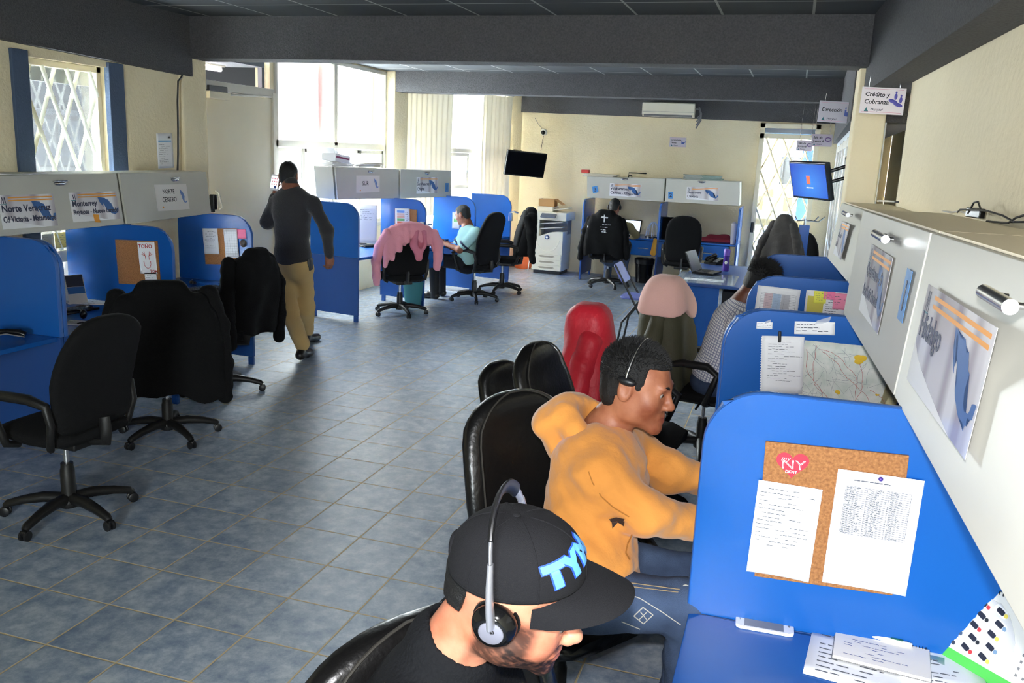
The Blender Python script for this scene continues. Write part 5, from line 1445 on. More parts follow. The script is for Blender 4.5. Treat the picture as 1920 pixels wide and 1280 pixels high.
def man_check():
    Y = 5.6
    q = lambda x, y, dy=0: py(x, y, Y + dy)
    H = q(1428, 528, .0); s = 1.03; Mh = head_frame(H, (.85, .25, -.5), (.5, .1, .85))
    N = q(1392, 568, -.0); P = q(1338, 706, .02)
    S1, S2 = q(1386, 610, -.2), q(1392, 572, .2)
    E1, E2 = q(1440, 660, -.26), q(1470, 600, .22); W1_, W2_ = q(1500, 640, -.12), q(1520, 600, .1)
    t = person('man in a white checkered shirt bent over behind the right hand dividers', (P.x, P.y, 0))
    S = SDF(); head_prims(S, Mh, s)
    S.cap(npv(Mh @ V((0, -.03, -.04))), npv(N), .058, .066, .03).cap(npv(N), npv(lerp(N, P, .3)), .06, .1, .05)
    torso(S, P, N, lerp(S1, S2, .06), lerp(S2, S1, .06), -.02)
    S.chain([npv(v) for v in (S1, E1, W1_)], [.04, .038, .027], .03).chain([npv(v) for v in (S2, E2, W2_)], [.04, .038, .027], .03)
    hips = [P + V((.04, -.1, 0)), P + V((.04, .1, 0))]; kn = [P + V((.4, -.12, -.02)), P + V((.4, .12, -.02))]; an = [V((k.x - .02, k.y, .1)) for k in kn]
    for a, b, c in zip(hips, kn, an): S.chain([npv(a), npv(b), npv(c)], [.06, .045, .035], .03)
    for W_, sg in ((W1_, 1), (W2_, -1)): hand_prims(S, W_, (1, 0, -.1), (0, 0, -1), (0, sg, 0), .5)
    sdf_obj('body', S, .0065, MATS['skin_brown'], t, tint=face_tint(Mh, s, (128, 82, 60), (120, 72, 64)))
    eyes(t, Mh, s)
    reg = short_hair
    hair_cap(t, Mh, s, None, .006, spikes=1300, slen=.03, seed=21, region=reg)
    m = check_mat(); MATS['checked_cotton'] = m
    C = SDF(); torso(C, P, N, S1, S2, .02, 1.08, 1.05); C.chain([npv(v) for v in (S1, E1, W1_)], [.072, .062, .046], .04).chain([npv(v) for v in (S2, E2, W2_)], [.072, .062, .046], .04)
    C.cap(npv(lerp(N, P, .05)), npv(N + (H - N).normalized() * .05), .078, .066, .02)
    ax_ = (N - P).normalized(); e1 = V((0, 1, 0)); e1 = (e1 - ax_ * e1.dot(ax_)).normalized(); e2 = ax_.cross(e1)
    def coords(Q):
        D = Q - npv(P); h = D @ npv(ax_); a = np.arctan2(D @ npv(e1), D @ npv(e2))
        return np.stack([2 + a * .15, 2 + h, 0 * h], 1)
    sdf_obj('checkered_shirt', C, .008, m, t, tint=coords, fn=lambda X, Y_, Z: .004 * nz(X, Y_, Z * 1.5, 34, 6), clip=lambda X, Y_, Z: (P.z - .05) - Z + 0 * X + 0 * Y_)
    T = SDF(); T.ell(npv(P + V((0, 0, -.03))), [.15, .17, .11], None, .05)
    for a, b, c_ in zip(hips, kn, an): T.chain([npv(a), npv(b), npv(c_)], [.09, .07, .058], .05)
    sdf_obj('jeans', T, .01, m_denimd, t)
    for a in an: shoe(t, V((a.x, a.y, .045)), V((a.x + .16, a.y, .035)), MATS['black_shoe_leather'])
man_check()
# ================================================================== clothes hung over the chairs
m_jblk = mat('black_jacket_cloth', (13, 13, 14), .95, bump=(160, .3, 3), spec=.2)
m_jred = mat('red_nylon', (206, 34, 52), .5, bump=(40, .35, 5), sheen=.1)
m_joli = mat('olive_nylon', (72, 70, 50), .7, bump=(40, .3, 5))
m_pink = mat('pink_fleece', (226, 150, 162), .92, bump=(90, .35, 4), sheen=.25)
m_ppink = mat('pale_pink_fleece', (240, 190, 178), .92, bump=(90, .2, 4), sheen=.2)
def drape(name, label, cat, M, m, zt, zb, wt, wb, y0, lean, th=.07, amp=.012, freq=26, seed=1, hem=.03, side=0., flare=.0, res=.009, sleeves=(), sl_r=.05, extra=None, back_only=False):
    t = thing(name, label, cat, M=M)
    S = SDF(); n = 9
    for i in range(n):
        v = i / (n - 1); z = zt + (zb - zt) * v; z = zt - .06 + (zb - zt + .06) * v
        w = wt + (wb - wt) * v ** .8; w *= (.5 if i == 0 else .86 if i == 1 else .97 if i == 2 else 1); rd = min(.095, th * .42)
        yy = y0 - lean * (z - .5) - flare * v
        S.box((side * v, yy, z), [max(.02, w - rd), max(.006, th * .5 + .02 * v - rd), max(.01, abs(zb - zt) / n * .9 - rd * .5)], None, rd, .05)
    fn = lambda X, Y, Z: amp * np.clip((zt - Z) / (zt - zb), .1, 1) * np.sin(X * freq + 1.5 * np.sin(Z * 7 + seed)) + .004 * nz(X, Y, Z * 1.6, 38, seed)
    clip = lambda X, Y, Z: (zb + hem * np.sin(X * 9 + seed) + hem * .5 * np.sin(X * 23)) - Z + 0 * Y
    sdf_obj('body_panel', S, res, m, t, fn=fn, clip=clip, local=True)
    for k, pts in enumerate(sleeves):
        C = SDF(); C.chain([npv(p) for p in pts], [sl_r * (1 - .25 * i / len(pts)) for i in range(len(pts))], .03)
        sdf_obj('sleeve', C, res, m, t, fn=lambda X, Y, Z: .006 * nz(X, Y, Z * 2, 42, seed + k), local=True)
    if extra: extra(t)
    return t
def wrap(chair): return wm(chair).copy()
# long black jacket on the second chair, left row
drape('jacket', 'long black jacket draped over the second chair of the left row', 'jacket', wrap(CH2), m_jblk, 1.06, .36, .3, .34, -.285, .15, th=.14, seed=2, flare=.02, side=.03, amp=.014,
      sleeves=([(.27, -.3, 1.0), (.33, -.31, .8), (.35, -.3, .55), (.35, -.29, .34)], [(-.25, -.28, .98), (-.3, -.27, .8), (-.31, -.26, .6)]), sl_r=.06)
drape('jacket', 'black jacket on the chair at the left row end beside the khaki trousers', 'jacket', wrap(CH3), m_jblk, 1.13, .52, .21, .24, -.285, .15, th=.15, seed=4, amp=.012,
      sleeves=([(.22, -.3, 1.05), (.3, -.33, .85), (.31, -.33, .6), (.3, -.33, .42)], [(-.22, -.3, 1.05), (-.29, -.34, .85), (-.3, -.36, .55), (-.29, -.36, .46)]), sl_r=.055)
def third(t): pass
drape('jacket', 'black jacket on the chair next to the orange water jug', 'jacket', wrap(CH6), m_jblk, 1.17, .56, .26, .33, -.285, .14, th=.15, seed=6, amp=.014,
      sleeves=([(-.22, -.3, 1.05), (-.32, -.34, .85), (-.36, -.36, .6), (-.4, -.38, .5)], [(.22, -.3, 1.05), (.3, -.3, .85), (.32, -.28, .6)]), sl_r=.055)
# printed jacket of the headset man: white crest and lines, red sleeve patches
def printed(t):
    w = mat('white_print', (226, 226, 228), .7); r = mat('red_print', (196, 40, 48), .7)
    yb = lambda z: -.255 - .12 * (z - .5) - .092
    mb = MB()
    mb.box((0, yb(1.05), 1.05), (.016, .004, .11)).box((0, yb(1.06), 1.062), (.1, .004, .012)).box((-.02, yb(1.06), 1.078), (.05, .004, .012)).box((.03, yb(1.06), 1.07), (.05, .004, .009))
    mb.build('crest_print', w, t)
    mb = MB(); rg = random.Random(3)
    for i, z in enumerate((.965, .925, .885, .855)):
        x = -.09 + .015 * i
        while x < .08:
            l = rg.uniform(.012, .04); mb.box((x + l / 2, yb(z) - .004, z), (l, .004, rg.uniform(.006, .014))); x += l + .01
    mb.build('script_print', w, t)
    mb = MB()
    for x, z in ((.2, .95), (.21, .9), (.2, .86)): mb.box((x, yb(z) + .012, z), (.05, .012, .035), bev=.004)
    mb.box((-.22, yb(.86) + .014, .86), (.04, .012, .04), bev=.004).build('patch_print', r, t)
    MB().box((-.225, yb(.92) + .014, .915), (.06, .012, .03), bev=.004).build('badge_print', w, t)
drape('jacket', 'black jacket with white print and red patches on the headset man chair', 'jacket', wrap(CH7), m_jblk, 1.14, .5, .27, .31, -.255, .12, th=.16, seed=8, amp=.01, extra=printed,
      sleeves=([(.24, -.3, 1.02), (.3, -.31, .85), (.33, -.3, .6), (.34, -.3, .5)], [(-.24, -.3, 1.02), (-.3, -.31, .85), (-.35, -.3, .6), (-.36, -.3, .44)]), sl_r=.055)
# pink hoodie thrown over the SUR chair: yoke over the top, hood hanging, sleeves down both sides
t = thing('hoodie', 'pink zip hoodie thrown over the back of the SUR chair', 'hoodie', M=wrap(CH4))
S = SDF(); yb = lambda z: -.22 - .16 * (z - .5)
for i in range(8):
    v = i / 7; x = -.27 + .54 * v
    zz = 1.06 - .09 * abs(v - .5) ** 2 * 4
    low = [.62, .7, .8, .9, .93, .9, .88, .8][i]
    S.cap((x, yb(zz) - .01, zz), (x * 1.06, yb(low) - .075, low), .05, .026, .05)
    S.cap((x, yb(zz) - .01, zz), (x * 1.02, yb(.9) + .03, .86), .05, .03, .05)
fnp = lambda X, Y, Z: .006 * nz(X * 1.4, Y, Z, 40, 3) + .003 * nz(X, Y, Z, 90, 5)
bp = sdf_obj('body_panel', S, .009, m_pink, t, fn=fnp, local=True)
for pts in ([(-.27, yb(.98) - .02, .98), (-.34, -.26, .82), (-.36, -.2, .66), (-.34, -.16, .48), (-.33, -.14, .4)], [(.28, yb(.98) - .03, .98), (.33, -.35, .86), (.33, -.36, .72), (.32, -.36, .6)]):
    C = SDF(); C.chain([npv(p) for p in pts], [.06, .058, .052, .045, .04][:len(pts)], .03); sdf_obj('sleeve', C, .009, m_pink, t, fn=fnp, local=True)
C = SDF(); C.chain([npv(p) for p in ((.06, -.34, 1.0), (.03, -.37, .86), (.09, -.375, .72), (.13, -.37, .86), (.15, -.34, 1.0))], [.045, .04, .035, .04, .045], .04)
C.ell((.1, -.345, .92), (.06, .045, .13), None, .04).ell((.1, -.4, .92), (.032, .05, .1), None, .02, '-')
sdf_obj('hood', C, .008, mat('rose_fleece', (206, 122, 140), .92, bump=(90, .3, 4)), t, fn=fnp, local=True)
# red jacket fully covering its chair back
drape('jacket', 'bright red jacket covering a chair back beyond the yellow hoodie man', 'jacket', wrap(CR3), m_jred, 1.08, .48, .10, .25, -.245, .16, th=.25, seed=11, amp=.007, flare=.03, freq=34,
      sleeves=([(.1, -.28, .92), (.16, -.29, .8), (.2, -.3, .66), (.22, -.29, .52)], [(-.1, -.28, .92), (-.16, -.3, .78), (-.2, -.32, .56)]), sl_r=.075)
# pale pink top under the olive jacket
drape('pink_top', 'pale pink top lying under the olive jacket on the chair back', 'top', wrap(CR4), m_ppink, 1.14, .93, .13, .2, -.235, .16, th=.24, seed=13, amp=.006)
drape('jacket', 'olive green jacket over the pale pink top on the checkered shirt man chair', 'jacket', wrap(CR4), m_joli, 1.075, .46, .15, .27, -.25, .16, th=.27, seed=14, amp=.014, freq=22, flare=.0,
      sleeves=([(.14, -.3, .95), (.22, -.31, .8), (.26, -.28, .58)], [(-.14, -.3, .95), (-.22, -.33, .78), (-.26, -.35, .54)]), sl_r=.06)
# coat rack with a jacket in the far corner
cr = py(1503, 470, 11.0); cr.z = 0
rk = thing('coat_rack', 'blue coat rack with hooks standing in the far right corner', 'coat rack', cr)
MB().box((0, 0, .62), (.12, .03, 1.24), bev=.006).build('post', m_blue, rk)
MB().box((0, 0, .015), (.4, .36, .03), bev=.008).build('foot', m_bdark, rk)
zt_ = py(1497, 412, 11.0).z
MB().tube([(0, 0, 1.22), (0, 0, zt_ + .02)], .014, 8).build('pole', m_chrome, rk)
for a, l in ((.1, .22), (.5, .17), (PI, .12)):
    MB().tube([(0, 0, zt_), (math.cos(a) * l * .7, math.sin(a) * l * .5, zt_ - .01), (math.cos(a) * l, math.sin(a) * l * .6, zt_ + .05)], .008, 6).build('hook', m_chrome, rk)
Mj = TM(cr.x - .2, cr.y - .04, 0, -.4)
def lining(t): pass
zj = zt_ + .03
drape('jacket', 'black and taupe jacket hanging from the coat rack by the lattice door', 'jacket', Mj, mat('taupe_cloth', (58, 54, 50), .9, bump=(60, .3, 4)), zj, zj - .62, .12, .27, .0, .1, th=.16, seed=17, amp=.02, freq=24,
      sleeves=([(.12, -.1, zj - .1), (.2, -.12, zj - .3), (.24, -.12, zj - .55)], [(-.12, -.1, zj - .1), (-.24, -.1, zj - .32), (-.33, -.08, zj - .6)]), sl_r=.055)
# ================================================================== signs and papers
MEX = [(-117.1, 32.5), (-114.8, 32.5), (-111, 31.3), (-108.2, 31.3), (-108.2, 31.8), (-106.5, 31.8), (-104.9, 30.6), (-103.2, 29.0), (-102.3, 29.9), (-101.4, 29.8), (-100.3, 28.3), (-99.5, 27.5), (-99.1, 26.4), (-97.2, 25.9), (-97.7, 24.0), (-97.8, 22.3), (-97.2, 20.6), (-96.1, 19.1), (-94.8, 18.4), (-93.0, 18.4), (-91.3, 18.7), (-90.6, 19.8), (-90.4, 21.0), (-88.5, 21.5), (-87.0, 21.5), (-87.5, 20.0), (-87.8, 18.3), (-89.1, 17.9), (-91.0, 17.8), (-91.4, 17.2), (-90.5, 16.1), (-91.8, 16.0), (-92.2, 14.6), (-93.9, 16.0), (-96.0, 15.7), (-97.8, 16.0), (-99.8, 16.7), (-101.9, 17.9), (-103.7, 18.6), (-105.6, 20.3), (-105.4, 21.5), (-106.5, 23.3), (-108.2, 25.2), (-109.4, 26.5), (-110.5, 27.4), (-112.2, 29.0), (-113.1, 31.2), (-114.7, 31.7), (-114.6, 30.5), (-113.0, 28.5), (-111.5, 26.5), (-110.5, 24.5), (-109.5, 23.1), (-110.3, 23.2), (-112.1, 24.8), (-112.3, 26.0), (-114.2, 27.2), (-115, 27.8), (-114.1, 28.3), (-115.7, 29.8), (-116.6, 31.5)]
m_map = mat('map_blue', (52, 98, 160), .5); m_navy = mat('navy_letter', (40, 44, 70), .5); m_org = mat('orange_stripe', (236, 158, 60), .5)
m_black = mat('black_letter', (34, 34, 38), .6); m_violet = mat('violet_print', (88, 84, 176), .5)
def silver():
    m = bpy.data.materials.new('silver_print'); m.use_nodes = True; nt = m.node_tree; N, L = nt.nodes, nt.links; b = N['Principled BSDF']; b.inputs['Roughness'].default_value = .22
    tc = N.new('ShaderNodeTexCoord'); w = N.new('ShaderNodeTexNoise'); w.inputs['Scale'].default_value = 5; w.inputs['Detail'].default_value = 0
    mp = N.new('ShaderNodeMapping'); mp.inputs['Scale'].default_value = (2.2, .2, .2); L.new(tc.outputs['Object'], mp.inputs[0]); L.new(mp.outputs[0], w.inputs['Vector'])
    r = N.new('ShaderNodeValToRGB'); r.color_ramp.elements[0].position = .36; r.color_ramp.elements[0].color = srgb(180, 172, 178); r.color_ramp.elements[1].position = .6; r.color_ramp.elements[1].color = srgb(236, 234, 236)
    L.new(w.outputs['Fac'], r.inputs[0]); L.new(r.outputs[0], b.inputs['Base Color']); return m
m_silver = silver()
def flatpoly(pts, y=-.001):
    b = MB(); f = b.bm.faces.new([b.bm.verts.new((p[0], y, p[1])) for p in pts]); bmesh.ops.triangulate(b.bm, faces=[f]); return b
def mexmap(parent, cx, cz, w, y=-.0014, rot=0., m=None, sq=1.0):
    xs = [(p[0] + 102) / 30 * w for p in MEX]; zs = [(p[1] - 23.5) / 30 * w * 1.12 * sq for p in MEX]
    c, s = math.cos(rot), math.sin(rot)
    return flatpoly([(cx + x * c - z * s, cz + x * s + z * c) for x, z in zip(xs, zs)], y).build('country_map', m or m_map, parent, smooth=False)
def logoM(parent, x, z, h):
    mb = MB()
    for a in (0, .42): mb.poly([(x + (a) * h, -.0013, z), (x + (a + .1) * h, -.0013, z), (x + (a + .38) * h, -.0013, z + h), (x + (a + .26) * h, -.0013, z + h)]).poly([(x + (a + .26) * h, -.0013, z + h), (x + (a + .38) * h, -.0013, z + h), (x + (a + .52) * h, -.0013, z), (x + (a + .4) * h, -.0013, z)])
    mb.build('logo_mark', m_navy, parent, smooth=False)
    MB().poly([(x - .2 * h, -.0013, z - .12 * h), (x + 1.0 * h, -.0013, z - .12 * h), (x + 1.0 * h, -.0013, z - .03 * h), (x - .2 * h, -.0013, z - .03 * h)]).build('logo_line', mat('teal_print', (40, 110, 120), .5), parent, smooth=False)
def place_card(label, ul, ur, ll, PN, group, m, name='sign', cat='sign', off=.0012):
    P0, N = PN; M, w, h = pixframe(ul, ur, ll, P0 - V(N) * off, N)
    t = thing(name, label, cat, M=M, group=group)
    MB().box((0, 0, 0), (w, .001, h)).build('sheet', m, t)
    return t, w, h
def route_sign(label, ul, ur, ll, PN, lines, group='route signs on the grey cabinets', wh=None):
    t, w, h = place_card(label, ul, ur, ll, PN, group, m_silver)
    if wh: pass
    # white swoosh in the lower left
    pts = [(-w / 2, -h * .08)] + [(-w / 2 + w * .78 * k / 8, -h * .08 - h * .42 * (k / 8) ** .6) for k in range(1, 9)] + [(-w / 2, -h / 2)]
    flatpoly(pts, -.0009).build('white_swoosh', m_paper, t, smooth=False)
    for k in (0, 1):
        z = h * (.40 - .085 * k)
        MB().poly([(-w * .33, -.0011, z), (w * .47, -.0011, z), (w * .47, -.0011, z + h * .04), (-w * .33, -.0011, z + h * .04)]).build('stripe', m_org, t, smooth=False)
    logoM(t, -w * .46, h * .25, h * .2)
    mexmap(t, w * .28, -h * .02, w * .42, sq=2.3 * h / w)
    T0 = Matrix.Translation((-w * .47, -.0018, 0))
    for i, (tx, z, sz) in enumerate(lines):
        o = text(tx, h * sz, T0 @ Matrix.Translation((0, 0, h * z)), m_navy, t, bold=h * .006)
        xm = max(v.co.x for v in o.data.vertices) + w * .47
        lim = w * .95
        if xm > lim:
            f = lim / xm
            for v in o.data.vertices: v.co.x = (v.co.x + w * .47) * f - w * .47
    return t
route_sign('silver Norte Veracruz sign, second line Cd Victoria - Matamoros', (0, 366), (104, 363), (0, 431), (PNA[0], PNA[1]), [('Norte Veracruz', .0, .29), ('Cd Victoria - Matamoros', -.3, .25)])
sg = route_sign('silver Monterrey sign with an orange sticky note under it', (131, 361), (220, 358), (135, 417), PNA, [('Monterrey', .03, .27), ('Reynosa - Nuevo Laredo', -.24, .23)])
def plain_sign(label, ul, ur, ll, PN, lines, mx, group='white zone signs'):
    t, w, h = place_card(label, ul, ur, ll, PN, group, mat('off_white_print', (226, 222, 218), .5))
    for tx, x, z, sz in lines: text(tx, h * sz, Matrix.Translation((x * w, -.0014, z * h)), m_black, t, align='CENTER')
    mexmap(t, mx * w, 0, w * .26, rot=-.45, m=mat('pale_map_blue', (104, 136, 196), .5))
    flatpoly([(-.36 * w, -.4 * h), (-.3 * w, -.4 * h), (-.33 * w, -.3 * h)]).build('logo_mark', m_org, t, smooth=False)
    return t
plain_sign('white NORTE CENTRO sign with a small blue map', (290, 346), (350, 345), (295, 396), PNB, [('NORTE', -.1, .14, .26), ('CENTRO', -.1, -.17, .26)], .34)
plain_sign('white SUR sign with a small blue map', (667, 329), (711, 329), (669, 361), PNS, [('SUR', -.12, -.08, .36)], .34)
route_sign('silver Sur Veracruz Chiapas sign', (781, 332), (821, 332), (781, 363), PNS, [('Sur Veracruz', .0, .26), ('Chiapas', -.3, .26)])
route_sign('silver Villahermosa Cancún - Chetumal sign on the back wall', (1143, 343), (1202, 346), (1143, 367), PNK, [('Villahermosa', .0, .28), ('Cancún - Chetumal', -.32, .28)])
route_sign('silver Guerrero Oaxaca sign on the back wall', (1287, 350), (1348, 352), (1287, 374), PNK, [('Guerrero', .0, .28), ('Oaxaca', -.32, .28)])
PR1, PR2, PR3 = cabN(MR1), cabN(MR2), cabN(MR3)
def rsign(label, ul, ur, ll, PN, lines): return route_sign(label, ul, ur, ll, PN, lines)
rsign('large silver Hidalgo sign with a blue map on the nearest right cabinet', (1740, 531), (1868, 613), (1702, 712), PR1, [('Hidalgo', .0, .34)])
rsign('silver Querétaro and San Luis Potosí sign on the right cabinet', (1638, 459), (1679, 486), (1608, 576), PR2, [('Querétaro - B', .06, .26), ('San Luis Potosí', -.24, .24)])
rsign('silver sign on the farthest right cabinet, lower corner curling', (1580, 415), (1596, 422), (1561, 474), PR3, [('Michoacán', .04, .2), ('León', -.24, .2)])
def num_card(label, ul, ur, ll, PN, digit, group='blue number cards'):
    t, w, h = place_card(label, ul, ur, ll, PN, group, mat('card_blue', (66, 134, 200), .45), 'number_card', 'card')
    text(digit, h * .8, Matrix.Translation((0, -.0012, -h * .28)), m_navy, t, align='CENTER', bold=h * .02); return t
num_card('blue card with the number 3 beside the Villahermosa sign', (1110, 350), (1120, 348), (1112, 362), PNK, '3')
num_card('blue card with the number 2 beside the Guerrero sign', (1253, 359), (1262, 359), (1253, 372), PNK, '2')
num_card('small blue card beside the Sur Veracruz sign', (835, 343), (841, 343), (835, 359), PNS, '1')
num_card('blue card beside the San Luis Potosí sign', (1700, 501), (1710, 508), (1683, 597), PR2, '1')
# dark blue tag hanging below the far right sign
MS = pl(1583, 495, *PR3)
t = thing('sticky_note', 'orange sticky note below the Monterrey sign', 'sticky note', M=pixframe((174, 401), (187, 402), (174, 417), PNA[0] - PNA[1] * .003, PNA[1])[0])
MB().grid(lambda u, v: V(((u - .5) * .05, -.012 * v * v, (.5 - v) * .055)), 4, 6, thick=.0005).build('note', mat('note_orange', (246, 170, 70), .8), t)
# ---- door plates hung from the right hand beams
def hang_sign(label, ul, ur, ll, Yp, lines, pic, tone=(236, 228, 234), hang=.06):
    P0, N = V((0, Yp, 0)), V((-.12 if hang > .01 else 0, 1, 0)).normalized()
    M, w, h = pixframe(ul, ur, ll, P0, N)
    t = thing('hanging_sign', label, 'sign', M=M, group='room signs hung over the doors')
    MB().box((0, .004, 0), (w, .008, h), bev=.002).build('board', mat('board_%d' % tone[0], tone, .5), t)
    mb = MB()
    for a in (-1, 1): mb.tube([(a * w * .35, .004, h / 2), (a * w * .35, .004, h / 2 + hang)], .0025, 6)
    mb.build('hanger', m_chrome, t)
    for z, s2 in ((h * .43, 1), (-h * .43, -1)): MB().box((0, -.0006, z), (w * .9, .001, .0025)).build('border_line', mat('rose_line', (220, 160, 180), .6), t)
    for tx, x, z, sz in lines: text(tx, h * sz, Matrix.Translation((x * w, -.0012, z * h)), m_black, t, shear=.12, bold=h * .004)
    if pic == 'people':
        mb = MB()
        for cx, cz in ((.28, .1), (.4, -.02)):
            mb.sph((cx * w, -.002, (cz + .24) * h), (.022 * w, .002, .045 * h), 10).sph((cx * w, -.002, (cz + .08) * h), (.035 * w, .002, .12 * h), 12).sph((cx * w - .05 * w, -.002, (cz - .1) * h), (.11 * w, .002, .07 * h), 12, rot=(0, .3, 0))
        mb.build('figure_print', m_violet, t)
    elif pic == 'podium':
        mb = MB().box((.24 * w, -.002, -.02 * h), (.05 * w, .002, .3 * h)).box((.32 * w, -.002, -.08 * h), (.16 * w, .002, .2 * h)).sph((.24 * w, -.002, .2 * h), (.02 * w, .002, .05 * h), 10)
        for k in range(4): mb.box(((.34 + .04 * k) * w, -.002, (-.05 + .03 * k) * h), (.03 * w, .002, .14 * h), rot=(0, .4, 0))
        mb.build('figure_print', mat('podium_blue', (84, 104, 180), .5), t)
    else:
        MB().at(Matrix.Translation((.3 * w, -.002, .08 * h)) @ Matrix.Rotation(PI / 2, 4, 'X')).tube([(.13 * w * math.cos(a), .15 * h * math.sin(a), 0) for a in [2 * PI * k / 20 for k in range(20)]], .025 * w, 6, closed=True).build('table_print', mat('table_violet', (110, 84, 130), .5), t)
    flatpoly([(-.4 * w, -.42 * h), (-.3 * w, -.42 * h), (-.35 * w, -.26 * h)], -.0012).build('logo_mark', mat('teal_print', (40, 110, 120), .5), t, smooth=False)
    text('Mexytel', h * .14, Matrix.Translation((-.26 * w, -.0012, -.38 * h)), m_navy, t, name='logo_lettering', shear=.25)
    return t
hang_sign('white Crédito y Cobranza sign hung by the right wall', (1616, 162), (1699, 166), (1612, 212), 5.95, [('Crédito y', -.42, .16, .23), ('Cobranza', -.42, -.12, .23)], 'people')
hang_sign('grey Dirección sign hung left of the Crédito y Cobranza sign', (1536, 188), (1604, 192), (1534, 228), 7.9, [('Dirección', -.42, .02, .24)], 'podium', (196, 192, 202))
hang_sign('Sala de Juntas A sign hung over the far right doors', (1522, 251), (1561, 252), (1521, 274), 12.2, [('Sala de', -.42, .14, .26), ('Juntas A', -.42, -.16, .26)], 'table', (190, 180, 190), .35)
hang_sign('Sala de Juntas B sign hung beside the lattice door', (1494, 262), (1524, 264), (1493, 282), 13.4, [('Sala de', -.42, .14, .26), ('Juntas B', -.42, -.16, .26)], 'table', (216, 206, 212), .68)
t = hang_sign('small Gerencia de Ventas sign on the back wall above the cabinets', (1256, 257), (1287, 258), (1255, 275), YB - .012, [('Gerencia de', -.44, .16, .22), ('Ventas', -.44, -.12, .24)], 'podium', (204, 196, 206), hang=.004)

# ---- cork boards and papers on the dividers
def dplane(D):
    M = wm(D); return M.translation + (M.to_3x3() @ V((0, 1, 0))) * 0, (M.to_3x3() @ V((0, 1, 0)))
def on_div(D, side):
    """plane of the face that looks at the camera"""
    M = wm(D); n = M.to_3x3() @ V((0, 1, 0)); n = n if n.y > 0 else -n
    return M.translation - n * .0145, n
def sheet_on(label, ul, ur, ll, PN, off=.002, name='paper_sheet', cat='paper', m=None, curl=0, group=None, pin=False):
    P0, N = PN; M, w, h = pixframe(ul, ur, ll, P0 - V(N) * off, N)
    t = paper(label, M, w, h, name, cat, curl, m, group)
    return t, w, h
def cork_on(label, ul, ur, ll, PN):
    P0, N = PN; M, w, h = pixframe(ul, ur, ll, P0, N); return cork(label, M, w, h)
f1 = on_div(DR[0], 0)
cork_on('cork board with a red heart sticker on the nearest right divider', (1432, 825), (1700, 852), (1418, 1078), f1)
f1b = (f1[0] - f1[1] * .009, f1[1])
M, w, h = pixframe((1456, 842), (1518, 848), (1454, 890), f1b[0], f1b[1])
ht = thing('heart_sticker', 'red heart sticker with NY lettering on the near cork board', 'sticker', M=M)
hp = []
for k in range(40):
    a = 2 * PI * k / 40; hp.append((.062 * w * 7.8 / 7.8 * 16 * math.sin(a) ** 3 / 16 * 8 / 1.0 * .125 * 8 * .125, 0))
hp = [(w / 2 * math.sin(2 * PI * k / 40) ** 3, h * .5 * (13 * math.cos(2 * PI * k / 40) - 5 * math.cos(4 * PI * k / 40) - 2 * math.cos(6 * PI * k / 40) - math.cos(8 * PI * k / 40)) / 14.5) for k in range(40)]
flatpoly(hp, -.001).build('heart', mat('sticker_red', (226, 44, 66), .4), ht, smooth=False)
m_wh = mat('white_letter', (246, 240, 242), .5)
text('my', h * .26, Matrix.Translation((-w * .36, -.0016, h * .1)), m_wh, ht, shear=.3)
text('NY', h * .5, Matrix.Translation((-w * .34, -.0016, -h * .2)), m_wh, ht, sx=1.25)
text('NY', h * .5, Matrix.Translation((-w * .34, -.0022, -h * .2)), MATS['sticker_red'], ht, sx=1.25, bold=-.0012, name='letter_fill')
text('DKNY', h * .15, Matrix.Translation((-w * .2, -.0016, -h * .36)), m_wh, ht, bold=.0003)
t, w, h = sheet_on('handwritten note sheet on the left of the near cork board', (1424, 899), (1544, 918), (1398, 1068), f1b, curl=.006)
ink(t, -w * .45, w * .42, -h * .2, h * .45, 15, name='handwriting', fill=.75, th=.14, y=-.0032)
t, w, h = sheet_on('large white sheet with a printed table pinned on the near cork board', (1585, 880), (1748, 903), (1528, 1087), f1b, off=.004, curl=.004)
ink(t, -w * .3, w * .3, h * .41, h * .44, 1, fill=1, th=.3, y=-.004)
gridlines(t, -w * .38, w * .38, -h * .04, h * .37, 3, 22, y=-.004)
for a, b in ((-.37, -.15), (-.1, .1), (.15, .3)): ink(t, w * a, w * b, -h * .04, h * .37, 22, fill=.9, th=.3, y=-.0042)
MB().sph((-w * .0, -.008, h * .47), (.006, .006, .006), 10).build('push_pin', mat('pin_violet', (70, 50, 140), .3), t)
f2 = on_div(DR[1], 0)
t, w, h = sheet_on('coloured road map pinned on the second right divider', (1506, 637), (1692, 655), (1495, 780), f2, name='road_map', cat='map', m=mat('map_paper', (226, 226, 220), .7, var=(26, (196, 206, 196), .2)))
rg = random.Random(4); mb = MB()
def mapline(mb, x, z, a, n, st, wd):
    pts = [(x, z)]
    for i in range(n):
        a += rg.uniform(-.35, .35); x += math.cos(a) * st; z += math.sin(a) * st
        if abs(x) > w * .48 or abs(z) > h * .48: break
        pts.append((x, z))
    for p, q_ in zip(pts, pts[1:]):
        d = V((q_[0] - p[0], q_[1] - p[1])); 
        if d.length < 1e-6: continue
        nn = V((-d.y, d.x)).normalized() * wd
        mb.poly([(p[0] + nn.x, -.0035, p[1] + nn.y), (p[0] - nn.x, -.0035, p[1] - nn.y), (q_[0] - nn.x, -.0035, q_[1] - nn.y), (q_[0] + nn.x, -.0035, q_[1] + nn.y)])
for k in range(9): mapline(mb, rg.uniform(-.4, .4) * w, rg.uniform(-.4, .45) * h, rg.uniform(0, 6), 16, .018, .0007)
mb.build('main_road_lines', mat('road_red', (170, 70, 70), .7), t, smooth=False)
mb = MB()
